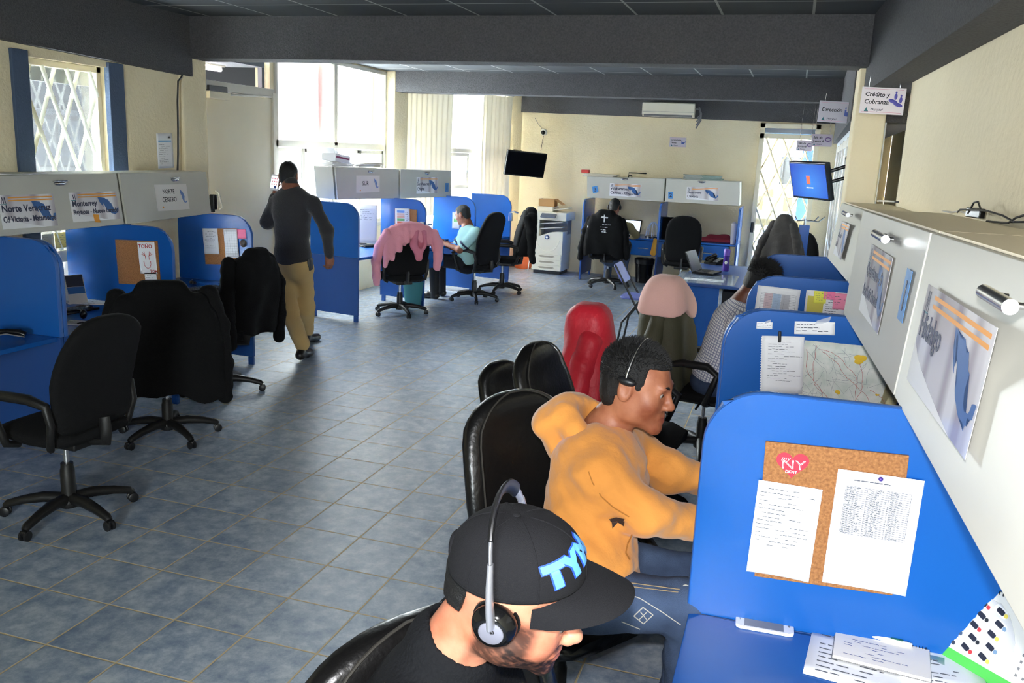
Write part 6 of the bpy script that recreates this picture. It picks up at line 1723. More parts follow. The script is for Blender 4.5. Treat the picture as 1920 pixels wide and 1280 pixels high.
for k in range(70): mapline(mb, rg.uniform(-.48, .48) * w, rg.uniform(-.48, .48) * h, rg.uniform(0, 6), 7, .012, .0004)
mb.build('small_road_lines', mat('road_grey', (120, 130, 140), .7), t, smooth=False)
mb = MB()
for cx, cz, r in ((.1, .32, .014), (-.1, -.12, .007), (.3, -.1, .004)):
    for k in range(4): mb.sph((cx * w + rg.uniform(-1, 1) * r, -.003, cz * h + rg.uniform(-1, 1) * r * .6), (r * 1.2, .001, r * .8), 8)
mb.build('town_patches', mat('town_yellow', (226, 186, 50), .7), t)
flatpoly([(w * .3, -h * .5), (w * .5, -h * .5), (w * .5, h * .35), (w * .38, h * .1), (w * .42, -.1 * h)], -.0031).build('region_tint', mat('map_khaki', (196, 190, 150), .7), t, smooth=False)
t, w, h = sheet_on('ruled notebook page clipped to the second right divider over the road map', (1429, 629), (1509, 631), (1425, 735), f2, off=.004, cat='note', name='note_page')
ink(t, -w * .34, w * .46, -h * .3, h * .42, 17, name='handwriting', fill=.8, th=.16, y=-.0016)
MB().box((-w * .08, -.006, h * .49), (.012, .01, .045), bev=.003).build('binder_clip', m_blk, t)
mbh = MB()
for k in range(22): mbh.box((-w * .5, -.001, h * (.47 - .043 * k)), (.006, .0012, .004))
mbh.build('torn_edge', m_paper, t)
for (a, b, c, lb) in (((1419, 603), (1449, 604), (1418, 616), 'small white label strip taped high on the second right divider'), ((1490, 602), (1566, 604), (1489, 626), 'long white label strip taped high on the second right divider')):
    t, w, h = sheet_on(lb, a, b, c, f2, name='label_strip', cat='label'); ink(t, -w * .45, w * .45, -h * .35, h * .4, 3, fill=.9, th=.25, y=-.0014)
    MB().poly([(w * .0, -.0016, h * .3), (w * .35, -.0016, h * .5), (w * .4, -.0016, h * .95), (w * .05, -.0016, h * .6)]).build('tape', mat('clear_tape', (220, 226, 236), .2, alpha=.5), t)
f3 = on_div(DR[2], 0)
m_tint = lambda n, c: mat(n, c, .7)
t, w, h = sheet_on('printed table sheet on the left of the third right divider', (1419, 534), (1499, 543), (1417, 584), f3, group=None)
gridlines(t, -w * .4, w * .42, -h * .45, h * .25, 6, 12, y=-.0014)
for k in range(3): MB().box((-w * .22 + k * w * .2, -.0011, -h * .1), (w * .19, .0006, h * .7)).build('tinted_cells', m_tint(('cell_pink', 'cell_blue', 'cell_grey')[k], ((214, 190, 196), (176, 196, 220), (190, 190, 196))[k]), t)
t, w, h = sheet_on('yellow tinted list under coloured notes on the third right divider', (1511, 543), (1588, 549), (1508, 590), f3)
MB().box((-w * .25, -.0011, -h * .1), (w * .4, .0006, h * .75)).build('tinted_cells', m_tint('cell_yellow', (214, 200, 90)), t)
ink(t, w * .0, w * .45, -h * .4, h * .3, 8, fill=.9, th=.2, y=-.0014)
for lb, a, b, c, col in (('yellow sticky note on the third right divider', (1526, 545), (1549, 546), (1526, 568), (240, 236, 90)), ('small pink sticky note in the middle of the third right divider', (1545, 546), (1566, 547), (1545, 561), (250, 130, 170)), ('larger pink sticky note at the right edge of the third right divider', (1562, 549), (1588, 551), (1562, 579), (252, 150, 180))):
    t, w, h = sheet_on(lb, a, b, c, f3, off=.006, name='sticky_note', cat='sticky note', m=m_tint('note_%d_%d' % (col[1], col[2]), col), curl=.004)
    ink(t, -w * .4, w * .4, -h * .3, h * .4, 4, fill=.7, th=.16, y=-.006)
# left row boards
g2 = on_div(DL[1], 0)
cork_on('brown cork board on the middle left divider with a red drawing', (219, 449), (298, 452), (222, 531), g2)
g2b = (g2[0] - g2[1] * .009, g2[1])
t, w, h = sheet_on('white sheet with the red TOÑO drawing on the left cork board', (257, 453), (289, 453), (264, 513), g2b, name='drawing', cat='drawing')
m_rpen = mat('red_pen', (176, 48, 52), .8)
text('TOÑO', h * .17, Matrix.Translation((-w * .46, -.0016, h * .3)), m_rpen, t, bold=.0004)
text('TQM', h * .13, Matrix.Translation((w * .08, -.0016, -h * .46)), m_rpen, t, bold=.0004)
mb = MB()
for sx in (-1, 1):
    for k in range(3): mb.tube([(sx * w * .1, -.002, h * .05), (sx * w * (.16 + .08 * k), -.002, h * (.2 - .04 * k))], .0016, 5)
    mb.tube([(sx * w * .1, -.002, h * .05), (sx * w * .1, -.002, -h * .06)], .0016, 5)
mb.tube([(-w * .22, -.002, -h * .1), (-w * .2, -.002, -h * .24), (-w * .05, -.002, -h * .33), (w * .12, -.002, -h * .3), (w * .18, -.002, -h * .2), (w * .18, -.002, -h * .1)], .0018, 5)
mb.build('pen_drawing', m_rpen, t)
t, w, h = sheet_on('small white slip under the red drawing', (272, 511), (294, 511), (272, 530), g2b, name='paper_slip')
ink(t, -w * .4, w * .4, -h * .3, h * .3, 3, fill=.8, th=.2, y=-.0014)
g3 = on_div(DL[2], 0)
cork_on('cork board on the divider by the cream door', (382, 428), (446, 428), (385, 495), g3)
g3b = (g3[0] - g3[1] * .009, g3[1])
t, w, h = sheet_on('white list on the cork board by the cream door', (381, 428), (409, 428), (382, 476), g3b)
ink(t, -w * .4, w * .4, -h * .3, h * .4, 9, fill=.7, th=.14, y=-.0014)
t, w, h = sheet_on('grey table sheet on the cork board by the cream door', (420, 429), (445, 429), (422, 483), g3b)
gridlines(t, -w * .45, w * .45, -h * .45, h * .45, 5, 16, y=-.0014)
t, w, h = sheet_on('pink sticky note at the right of the last left divider', (444, 430), (461, 430), (445, 447), g3, off=.003, name='sticky_note', cat='sticky note', m=m_tint('note_130_170', (250, 130, 170)))
ob = MB().lathe([(0, 0), (.03, 0), (.034, .006), (.028, .01), (0, .01)], 16).build('cable_grommet', m_blk); ob.matrix_world = Matrix.Translation(pl(457, 456, *g3)) @ Matrix.Rotation(PI / 2, 4, 'X'); props(ob, 'black cable grommet in the last left divider', 'grommet')
# SUR boards
gS1 = on_div(DS[1], 0)
cork_on('cork board beside the colour chart under the SUR cabinet', (741, 390), (782, 393), (741, 436), gS1)
gS1b = (gS1[0] - gS1[1] * .009, gS1[1])
t, w, h = sheet_on('colour banded chart under the SUR cabinet', (742, 390), (769, 391), (741, 434), gS1b)
for k, c in enumerate(((110, 150, 210), (226, 190, 180), (224, 170, 150), (110, 170, 110), (208, 96, 70), (140, 170, 210), (90, 130, 190))):
    MB().box((-w * .12, -.0012, h * (.36 - .115 * k)), (w * .52, .0006, h * .1)).build('colour_band', m_tint('band_%d' % k, c), t)
ink(t, w * .2, w * .44, -h * .4, h * .36, 9, fill=.9, th=.25, y=-.0014)
gS2 = on_div(DS[2], 0)
t, w, h = sheet_on('small chart on the divider before the face of the man in pale polo', (848, 397), (862, 398), (848, 428), gS2)
MB().box((0, -.0012, 0), (w * .6, .0006, h * .2)).build('colour_band', m_tint('band_3', (110, 170, 110)), t)
# notice on the near left wall
PW = (V((XL + .0, 0, 0)), V((-1, 0, 0)))
t, w, h = sheet_on('white notice with a blue heading taped to the left wall by the white column', (294, 250), (324, 250), (295, 316), PW, name='notice', cat='notice')
MB().box((0, -.0012, h * .28), (w * .8, .0006, h * .04)).build('heading_band', m_tint('band_blue', (120, 176, 214)), t)
ink(t, -w * .38, w * .3, -h * .4, h * .2, 11, fill=.8, th=.14, y=-.0014)
flatpoly([(w * .2, h * .36), (w * .38, h * .36), (w * .3, h * .44)]).build('logo_mark', m_map, t, smooth=False)
# stickers on the window panes below the left cabinet
for a, b, c, lb, col in (((78, 440), (100, 437), (80, 468), 'grey leaflet taped to the left window under the cabinet', (150, 150, 140)), ((102, 437), (146, 432), (104, 466), 'yellow leaflet taped to the left window under the cabinet', (206, 186, 110))):
    t, w, h = sheet_on(lb, a, b, c, (V((XL - .06, 0, 0)), V((-1, 0, 0))), name='leaflet', cat='leaflet', m=m_tint('leaflet_%d' % col[0], col))
    ink(t, -w * .4, w * .4, -h * .35, h * .35, 6, fill=.7, th=.2, y=-.0014)
# ================================================================== screens, machines and small things
m_bez = mat('bezel_black', (16, 16, 18), .25)
m_wplast = mat('white_plastic', (232, 230, 224), .4)
m_beige = mat('copier_beige', (222, 216, 198), .5)
m_gplast = mat('grey_plastic', (128, 128, 130), .5)
def screen_box(t, w, h, d, ms, bez=.018):
    MB().box((0, d / 2, 0), (w, d, h), bev=.006).build('casing', m_bez, t)
    MB().box((0, -.0012, bez * .15), (w - 2 * bez, .002, h - 2.2 * bez)).build('screen', ms, t)
# dark television by the back left corner
P0 = V((-4.2, 13.7, 0)); Nt = V((-.8, 1, .25)).normalized()
a, b, c = pl(953, 281, P0, Nt), pl(1027, 289, P0, Nt), pl(945, 327, P0, Nt)
M = frame((b + c) / 2, b - a, a - c); w = (b - a).length; h = (M.inverted() @ a).z * 2
t = thing('television', 'switched off black television hung in the back left corner', 'television', M=M)
screen_box(t, w, h, .06, mat('dark_screen', (6, 6, 8), .5, spec=.06))
MB().tube([(0, .05, 0), (.05, .3, .02), (.06, .62, .02)], .02, 8).box((.06, .6, .02), (.14, .03, .18), bev=.006).build('wall_arm', m_bez, t)
def cable(label, pix, Yp, r=.006, m=None, name='cable'):
    ob = MB().tube([py(x, y, Yp) for x, y in pix], r, 6).build(name, m or m_blk); return props(ob, label, 'cable')
cable('thin cable looping down the back wall corner left of the copier', [(957, 332), (953, 352), (949, 364), (950, 378), (948, 392)], YB - .12)
cable('thin cable hanging straight down the wall between television and copier', [(966, 333), (966, 360), (964, 385), (962, 410)], YB - .012, .004)
cable('power lead running from the dome camera to the television', [(1014, 283), (1016, 270), (1019, 256), (1020, 250)], YB - .012, .004)
cable('white lead above the dome camera on the back wall', [(1003, 221), (1009, 232), (1018, 244)], YB - .012, .004, m_gplast)
p = py(1020, 248, YB)
t = thing('dome_camera', 'small white dome camera on the back wall above the television', 'camera', p)
MB().lathe([(0, 0), (.055, 0), (.055, .03), (.045, .045), (0, .045)], 20, M=Matrix.Rotation(PI / 2, 4, 'X')).build('mount', m_wplast, t)
MB().sph((0, -.045, -.005), .036, 16).build('lens_dome', m_bez, t)
# blue-screened television on its arm, right
P0 = V((py(1522, 340, 9.2).x, 9.2, 0)); Nt = V((1.5, 1, .5)).normalized()
a, b, c = pl(1479, 303, P0, Nt), pl(1548, 306, P0, Nt), pl(1487, 370, P0, Nt)
M = frame((b + c) / 2, b - a, a - c); w = (b - a).length; h = (M.inverted() @ a).z * 2
def blue_screen():
    m = bpy.data.materials.new('lit_blue_screen'); m.use_nodes = True; nt = m.node_tree; N, L = nt.nodes, nt.links; bs = N['Principled BSDF']; bs.inputs['Roughness'].default_value = .2
    tc = N.new('ShaderNodeTexCoord'); g = N.new('ShaderNodeTexGradient'); g.gradient_type = 'SPHERICAL'; mp = N.new('ShaderNodeMapping'); mp.inputs['Scale'].default_value = (2.4, 1, 2.9); mp.inputs['Location'].default_value = (-.05, 0, .1)
    L.new(tc.outputs['Object'], mp.inputs[0]); L.new(mp.outputs[0], g.inputs[0]); r = N.new('ShaderNodeValToRGB'); r.color_ramp.elements[0].color = srgb(26, 40, 190); r.color_ramp.elements[1].color = srgb(70, 150, 250); L.new(g.outputs[1], r.inputs[0])
    bs.inputs['Base Color'].default_value = (0, 0, 0, 1); L.new(r.outputs[0], bs.inputs['Emission Color']); bs.inputs['Emission Strength'].default_value = .115; return m
t = thing('television', 'television with a lit blue screen on a wall arm at the right', 'television', M=M)
screen_box(t, w, h, .05, blue_screen(), .016)
MB().box((0, -.003, .01), (.05, .002, .075), bev=.0).build('screen_icon', mat('icon_orange', (214, 84, 50), .4, emit=((214, 84, 50), .1)), t)
MB().box((.01, -.003, -.06), (.1, .002, .008)).build('screen_caption', mat('caption_white', (230, 236, 250), .4, emit=((230, 236, 250), .1)), t)
MB().tube([(.05, .05, .04), (.2, .28, .08)], .016, 8).tube([(.05, .05, -.05), (.2, .28, -.02)], .016, 8).box((.21, .29, .03), (.06, .05, .26), bev=.006).build('wall_arm', m_bez, t)
# air conditioner
a, b, c = py(1205, 190, YB - .2), py(1303, 193, YB - .2), py(1206, 217, YB - .2)
t = thing('air_conditioner', 'white wall air conditioner at the top of the back wall', 'air conditioner', ((a.x + b.x) / 2, YB, (a.z + c.z) / 2))
w, h = b.x - a.x, a.z - c.z
MB().prism([(-.2, h * .42), (-.17, h * .5), (0, h * .5), (0, -h * .5), (-.13, -h * .5), (-.19, -h * .36)], w, M=Matrix.Translation((-w / 2, 0, 0)) @ Matrix(((0, 1, 0, 0), (1, 0, 0, 0), (0, 0, 1, 0), (0, 0, 0, 1))), bev=.0).build('housing', mat('ac_cream', (240, 232, 210), .4), t)
MB().box((0, -.178, -h * .42), (w * .92, .03, .03), rot=(-.5, 0, 0)).build('outlet_slot', m_gplast, t)
MB().box((0, -.197, -h * .18), (w * .98, .004, .004)).build('panel_line', m_gplast, t)
mb = MB()
for k in range(4): mb.tube([(w / 2, -.08 + .03 * k, h * .1), (w / 2 + .06, -.06 + .02 * k, h * .2 - .03 * k), (w / 2 + .1, -.05, -.05 - .03 * k), (w / 2 + .03, -.05, -h * .55 - .05 * k)], .012, 6)
mb.build('pipes', m_gplast, t)
# copier
fl0, fr0 = pz(996, 511), pz(1051, 516)
d = (fr0 - fl0).normalized(); M = frame(fl0, d, (0, 0, 1)); W = (fr0 - fl0).length
zz = lambda y: py(1010, y, fl0.y).z
D = .5
t = thing('copier', 'beige office copier with three paper drawers against the back wall', 'copier', M=M)
z0, z1, z2, z3, z4 = .06, zz(474), zz(441), zz(412), zz(400)
MB().box((W / 2, D / 2, (z0 + z1) / 2), (W, D, z1 - z0), bev=.008).build('drawer_base', m_beige, t)
for k in range(3):
    zc = z0 + (z1 - z0) * (k + .5) / 3
    dr = MB().box((W / 2, -.004, zc), (W - .015, .02, (z1 - z0) / 3 - .012), bev=.004).build('paper_drawer', m_beige, t)
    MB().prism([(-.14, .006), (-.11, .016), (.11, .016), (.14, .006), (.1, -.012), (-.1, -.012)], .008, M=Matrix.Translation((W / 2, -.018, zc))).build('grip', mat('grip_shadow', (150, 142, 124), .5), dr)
arc = [(W, z1), (0, z1), (0, z2 - .02), (W * .25, z2 - .005), (W * .5, z2 + .05), (W * .75, z2 + .075), (W, z2 + .08)]
MB().prism(arc, D, bev=.0).build('front_cover', m_beige, t)
MB().tube([(W * .5 + .2 * math.cos(q), -.002, z2 - .03 + .22 * math.sin(q)) for q in [PI * (1.02 + .96 * k / 16) for k in range(17)]], .006, 6, flat=1).build('cover_arc', mat('arc_pale', (236, 230, 212), .5), t)
MB().sph((W * .48, -.004, z2 - .02), (.042, .01, .034), 16).build('badge', mat('badge_blue', (30, 50, 90), .3), t)
MB().sph((W * .48, -.012, z2 - .02), (.02, .006, .018), 12).build('badge_mark', m_wplast, t)
MB().box((W * .1, D / 2, (z2 + z3) / 2), (W * .2, D, z3 - z2 + .06), bev=.006).build('column', m_beige, t)
MB().box((W * .6, D * .75, (z2 + z3) / 2 + .02), (W * .8, D * .45, z3 - z2 + .0)).build('rear_column', m_gplast, t)
for k, q in enumerate((.35, .7)):
    MB().box((W * .58, .2, z2 + .05 + (z3 - z2 - .02) * q), (W * .78, .36, .018), rot=(0, -.12, 0), bev=.004).build('output_tray', mat('tray_grey', (168, 166, 164), .5), t)
MB().box((W * .55, D / 2, (z3 + z4) / 2 + .02), (W * 1.1, D + .04, z4 - z3 + .03), bev=.01).build('scanner_unit', m_beige, t)
MB().box((W * .52, -.05, (z3 + z4) / 2 + .03), (W * .5, .1, .03), rot=(.5, 0, 0), bev=.006).build('control_panel', mat('panel_slate', (70, 78, 92), .35), t)
MB().box((W * .3, D * .55, z4 + .07), (W * .55, D * .7, .09), bev=.02).build('document_feeder', m_beige, t)
MB().box((W * .75, D * .5, z4 + .08), (W * .6, D * .5, .015), rot=(0, -.15, 0), bev=.004).build('feeder_tray', m_beige, t)
MB().box((W / 2, D / 2, .03), (W * .9, D * .9, .05)).build('base_feet', m_blk, t)
MB().tube([(-.02, .1, z3), (-.05, .12, z2), (-.06, .1, .6), (-.05, .05, .3), (-.06, .0, .02)], .008, 6).build('power_lead', m_wplast, t)
bx = M @ V((W * .32, D * .45, z4 + .115))
t = thing('cardboard_box', 'small open cardboard box on top of the copier', 'box', bx)
mb = MB()
for c_, s_ in (((0, 0, .005), (.26, .2, .01)), ((-.13, 0, .06), (.008, .2, .11)), ((.13, 0, .06), (.008, .2, .11)), ((0, -.1, .06), (.26, .008, .11)), ((0, .1, .06), (.26, .008, .11))): mb.box(c_, s_)
mb.build('box_body', mat('cardboard', (176, 134, 86), .85), t); MB().box((.2, 0, .075), (.16, .2, .006), rot=(0, .55, 0)).build('flap', mat('cardboard', (176, 134, 86), .85), t)
# orange water jug
p = pz(979, 503); p.y += .05
t = thing('water_jug', 'orange plastic water jug between the black jacket chair and the copier', 'jug', (p.x, p.y, 0))
MB().lathe([(0, 0), (.13, 0), (.145, .02), (.145, .1), (.138, .115), (.145, .13), (.145, .24), (.138, .255), (.145, .27), (.135, .33), (.06, .40), (.028, .42), (.028, .46), (0, .46)], 28).build('jug_body', mat('orange_plastic', (222, 104, 52), .3, trans=.15), t)
MB().lathe([(0, .45), (.032, .45), (.032, .48), (0, .485)], 18).build('cap', m_wplast, t)
# bottle with a red cap on the floor
p = pz(940, 532)
t = thing('water_bottle', 'clear plastic bottle with a red cap on the floor by the last SUR chair', 'bottle', (p.x, p.y, 0))
MB().lathe([(0, 0), (.033, 0), (.036, .01), (.036, .11), (.032, .12), (.036, .13), (.034, .17), (.014, .215), (.014, .23), (0, .23)], 20).build('bottle_body', mat('clear_plastic', (225, 235, 240), .1, alpha=.35), t)
MB().lathe([(0, .225), (.018, .225), (.018, .255), (0, .257)], 16).build('cap', mat('cap_red', (226, 50, 44), .4), t)
# ---------------- generic desk things
def keyboard(label, M, w=.44, d=.15, m=None):
    t = thing('keyboard', label, 'keyboard', M=M); m = m or m_bez
    MB().box((0, 0, .01), (w, d, .018), bev=.004).build('base', m, t)
    mb = MB()
    for r in range(5):
        for c in range(14): mb.box((-w / 2 + .03 + c * (w - .05) / 14, -d / 2 + .022 + r * (d - .03) / 5, .022), ((w - .05) / 14 * .82, (d - .03) / 5 * .8, .006))
    mb.build('keys', mat('key_black', (28, 28, 30), .5), t); return t
def mouse(label, M):
    t = thing('computer_mouse', label, 'mouse', M=M)
    MB().sph((0, 0, .014), (.03, .054, .022), 18).build('shell', m_bez, t); MB().sph((0, .024, .034), (.005, .01, .006), 10).build('wheel', m_gplast, t); return t
def laptop(label, M, ang=1.85, w=.34, d=.23, lit=True):
    t = thing('laptop', label, 'laptop', M=M)
    MB().box((0, 0, .011), (w, d, .02), bev=.004).build('base', m_bez, t)
    mb = MB()
    for r in range(5):
        for c in range(13): mb.box((-w / 2 + .03 + c * (w - .06) / 12, -.02 + r * .022, .0225), (.019, .017, .002))
    mb.build('keys', m_blk, t)
    L_ = Matrix.Translation((0, d / 2, .02)) @ Matrix.Rotation(PI / 2 - (ang - PI / 2) * -1 - PI / 2 + 0, 4, 'X')
    ld = MB().at(Matrix.Translation((0, d / 2, .02)) @ Matrix.Rotation(-(ang - PI / 2), 4, 'X')).box((0, 0, d / 2), (w, .012, d), bev=.003).build('lid', m_bez, t)
    MB().at(Matrix.Translation((0, d / 2, .02)) @ Matrix.Rotation(-(ang - PI / 2), 4, 'X')).box((0, -.007, d / 2 + .004), (w - .03, .002, d - .035)).build('screen', mat('laptop_screen', (220, 228, 244), .3, emit=((215, 225, 245), .12)) if lit else m_bez, ld); return t
def desk_phone(label, M):
    t = thing('desk_telephone', label, 'telephone', M=M)
    MB().prism([(-.1, 0), (.1, 0), (.1, .075), (-.1, .022)], .17, M=Matrix.Translation((-.085, 0, 0)) @ Matrix(((0, 1, 0, 0), (1, 0, 0, 0), (0, 0, 1, 0), (0, 0, 0, 1))), bev=.003).build('body', m_bez, t)
    mb = MB(); a_ = math.atan2(.053, .2)
    for r in range(4):
        for c in range(3): mb.box((.02 + .022 * c, -.05 + .026 * r, .04 + .0068 * r), (.015, .017, .006), rot=(a_, 0, 0))
    mb.build('keypad', m_gplast, t)
    MB().box((.042, .07, .071), (.08, .035, .006), rot=(a_, 0, 0)).build('display', mat('lcd_grey', (150, 165, 150), .3), t)
    MB().tube([(-.055, -.1, .045), (-.055, -.085, .065), (-.055, 0, .082), (-.055, .085, .1), (-.055, .1, .088)], [.022, .024, .016, .024, .022], 10).build('handset', m_bez, t); return t
def tent(label, M, w, h, d, top=None, cat='desk calendar', name='desk_calendar', body=None):
    t = thing(name, label, cat, M=M); a = math.atan2(d / 2, h); L_ = math.hypot(h, d / 2)
    for sg in (-1, 1):
        MB().at(Matrix.Translation((0, 0, h)) @ Matrix.Rotation(sg * a, 4, 'X')).box((0, 0, -L_ / 2), (w, .003, L_)).build('panel', body or m_wplast, t)
    MB().box((0, 0, .002), (w, d, .003)).build('foot', body or m_wplast, t)
    t['tilt'] = a; t['L'] = L_
    return t
def tent_face(t, h, sg=-1, off=.0022):
    return Matrix.Translation((0, 0, h)) @ Matrix.Rotation(sg * t['tilt'], 4, 'X') @ Matrix.Translation((0, sg * off, 0))
def flat_paper(label, x, y, z, w, d, rz, n=6, name='paper_sheet', cat='paper', m=None, th=.002, group=None):
    p = pz(x, y, z); t = thing(name, label, cat, (p.x, p.y, z), rz, group)
    MB().grid(lambda u, v: V(((u - .5) * w, (v - .5) * d, .001 + .004 * (u * v) ** 3)), 5, 5, thick=-th).build('sheet', m or m_paper, t, angle=180)
    if n:
        o = ink(t, -w * .42, w * .4, -d * .42, d * .42, n, name='printed_lines', fill=.75, th=.2, y=0)
        for v in o.data.vertices: v.co = V((v.co.x, v.co.z, .0016 + th + .004 * max(0, (v.co.x / w + .5) * (v.co.z / d + .5)) ** 3))
    return t
# left row desk things
e = lambda x, y, z=HD: pz(x, y, z)
p = e(14, 634); desk_phone_M = TM(p.x, p.y, HD, 1.9)
t = thing('telephone_handset', 'black telephone handset on the worktop at the left picture edge', 'telephone', M=TM(p.x, p.y, HD, .5))
MB().tube([(-.1, 0, .02), (-.08, 0, .032), (0, 0, .045), (.07, 0, .035), (.1, 0, .02)], [.02, .022, .015, .022, .02], 10).build('handset', m_bez, t); MB().tube([(-.1, -.018, .012), (0, -.016, .03), (.1, -.018, .012)], .004, 6).build('trim_line', m_gplast, t)
p = e(140, 566); t = tent('desk calendar with a photo on its slanted face in the left bay', TM(p.x, p.y, HD, 1.15), .13, .2, .15)
F_ = tent_face(t, .2)
MB().at(F_).box((0, 0, -.045), (.12, .001, .085)).build('photo_print', mat('photo_dark', (60, 64, 80), .4), t); MB().at(F_).box((0, 0, -.115), (.12, .001, .05)).build('blue_band', mat('band_sky', (60, 120, 190), .4), t)
p = e(150, 590); keyboard('black keyboard beside the photo calendar in the left bay', TM(p.x - .12, p.y, HD, 1.5))
p = e(168, 581); mouse('black mouse in front of the photo calendar in the left bay', TM(p.x, p.y, HD, .8))
p = e(132, 597)
t = thing('headset', 'black headset lying on the left bay worktop', 'headset', M=TM(p.x, p.y, HD, .3))
MB().tube([(.09 * math.cos(q), .09 * math.sin(q), .02 + .02 * math.sin(q)) for q in [PI * k / 12 for k in range(13)]], .007, 8).build('band', m_bez, t)
for sx in (-1, 1): MB().sph((sx * .09, 0, .035), (.02, .034, .034), 14).build('ear_cup', m_bez, t)
flat_paper('loose white papers at the back of the left bay, right of the photo calendar', 178, 566, HD, .3, .22, .4)
flat_paper('white notepad in front of the black headset in the left bay', 152, 607, HD, .2, .13, .3, 5, name='notepad', cat='notepad', th=.008)
p = e(167, 606, HD + .012); t = thing('pen', 'black pen on the white notepad in the left bay', 'pen', M=TM(p.x, p.y, HD + .014, .9)); MB().tube([(-.07, 0, .004), (.06, 0, .004), (.07, 0, .004)], [.004, .004, .001], 8).build('barrel', m_bez, t)
flat_paper('white sheet at the foot of the cork board divider on the left', 292, 545, HD, .22, .18, .3, 0)
p = e(352, 514); t = tent('white desk calendar in the last left bay by the cream door', TM(p.x - .03, p.y, HD, .75), .24, .15, .16)
p = e(372, 545); keyboard('black keyboard in the last left bay by the cream door', TM(p.x, p.y, HD, 1.2), .46, .17)
p = e(362, 533); mouse('black mouse behind the keyboard in the last left bay', TM(p.x, p.y, HD, .9))
p = pl(401, 379, *PNB); t = thing('phone_holder', 'small black holder on the end of the NORTE CENTRO cabinet', 'holder', M=TM(p.x - .02, p.y + .02, p.z)); MB().box((0, .0, 0), (.05, .05, .13), bev=.008).build('holder_body', m_bez, t); MB().box((-.01, 0, -.075), (.03, .03, .03), bev=.004).build('clip', m_blk, t)
pt = (t1 + t0_) / 2
flat_paper('curled white sheet on top of the far left cabinet', 30, 326, t0_.z + .004, .2, .3, .1, 0)
# SUR bay
p = e(694, 458); sM = frame(V((p.x - .16, p.y + .02, HD)), V((dS.x * .35 + .8, dS.y * .35 - .15, 0)), (0, 0, 1))
t = thing('monitor', 'black framed monitor in the first SUR bay, half hidden by the divider', 'monitor', M=sM)
MB().box((0, 0, .25), (.38, .03, .3), bev=.006).build('casing', m_bez, t); MB().box((0, -.016, .25), (.34, .002, .26)).build('screen', mat('sheet_screen', (225, 235, 225), .3, emit=((225, 235, 222), .1)), t)
MB().box((.11, -.0175, .24), (.08, .001, .2)).build('screen_panel', mat('screen_lime', (220, 220, 110), .4, emit=((220, 220, 110), .08)), t)
MB().box((0, .03, .06), (.05, .03, .12)).box((0, .02, .008), (.2, .16, .014), bev=.004).build('stand', m_bez, t)
t, w, h = sheet_on('white poster sheet behind the monitor in the first SUR bay', (672, 383), (708, 385), (670, 455), (PS[1] - dS * .1 + bS * .5, V((-.3, 1, 0)).normalized()), name='poster', cat='poster')
ink(t, -w * .4, w * .4, h * .1, h * .4, 6, fill=.6, th=.14, y=-.0014)
p = e(712, 462); keyboard('black keyboard on the first SUR bay worktop', TM(p.x - .05, p.y, HD, 1.1))
p = PS[1] + bS * .2
flat_paper('white sheet lying before the colour chart in the SUR bay', 718, 456, HD, .25, .2, .9, 0)
p = pz(777, 578); p = V((p.x - .1, p.y + .18, 0)); t = thing('waste_bin', 'teal waste bin under the SUR desk behind the pink hoodie chair', 'bin', p)
MB().lathe([(0, 0), (.1, 0), (.13, .3), (.135, .3), (.135, .31), (.125, .31), (.095, .012), (0, .012)], 24).build('bin_body', mat('teal_plastic', (52, 116, 122), .5), t)
# papers stacked on SUR cabinet
def on_top(x, y, z): return pz(x, y, z)
zS = T[0].z + .002
for i, (x, y, w_, d_, hh, rz, lb, mm) in enumerate(((650, 306, .32, .24, .05, 1.3, 'low stack of papers on the left of the SUR cabinet', m_paper), (690, 308, .34, .26, .035, 1.5, 'wide stack of loose papers on the middle of the SUR cabinet', m_paper), (708, 309, .3, .24, .05, 1.2, 'stack of papers at the right of the pile on the SUR cabinet', mat('aged_paper', (226, 220, 206), .8)))):
    p = ps(x, 316) + bS * .16
    t = thing('paper_stack', lb, 'papers', (p.x, p.y, zS), rz)
    rg = random.Random(i); mb = MB(); n = 5
    for k in range(n): mb.box((rg.uniform(-.02, .02), rg.uniform(-.02, .02), hh * (k + .5) / n), (w_, d_, hh / n * .9), rot=(0, 0, rg.uniform(-.2, .2)))
    mb.build('sheets', mm, t)
p = ps(643, 316) + bS * .1
t = thing('magazine_box', 'white box file with purple stripes on the SUR cabinet', 'box file', (p.x, p.y, zS + .052), 1.4)
MB().box((0, 0, .04), (.26, .2, .08), rot=(0, .12, 0), bev=.003).build('file_body', m_paper, t); MB().box((0, -.102, .045), (.24, .002, .02), rot=(0, .12, 0)).build('stripe', mat('stripe_plum', (140, 60, 100), .5), t)
for k in range(3): MB().box((-.1 + .03 * k, .02, .11), (.004, .16, .1), rot=(0, -.5 - .1 * k, 0)).build('leaf', m_paper, t)
# metal hook on last SUR divider
p = pl(958, 400, *on_div(DS[3], 0)); t = thing('clamp_hook', 'silver clamp hook on the edge of the bright blue SUR divider', 'hook', p)
MB().tube([(0, -.01, -.09), (0, -.02, .02), (.06, -.02, .03), (.12, -.02, .015)], .012, 8).build('hook_bar', m_chrome, t); MB().box((0, .0, -.05), (.05, .06, .12), bev=.004).build('clamp_plate', m_chrome, t)
p = pl(792, 419, *on_div(DS[1], 0)); t = thing('binder_clip', 'white clip on the front edge of the SUR cork board divider', 'clip', p); MB().box((0, 0, 0), (.05, .05, .045), bev=.005).build('clip_body', m_wplast, t)
# laptop of the man in pale polo
p = e(822, 452); laptop('open laptop before the man in the pale polo', TM(p.x - .02, p.y + .02, HD, PI / 2), lit=True, w=.3, d=.2)
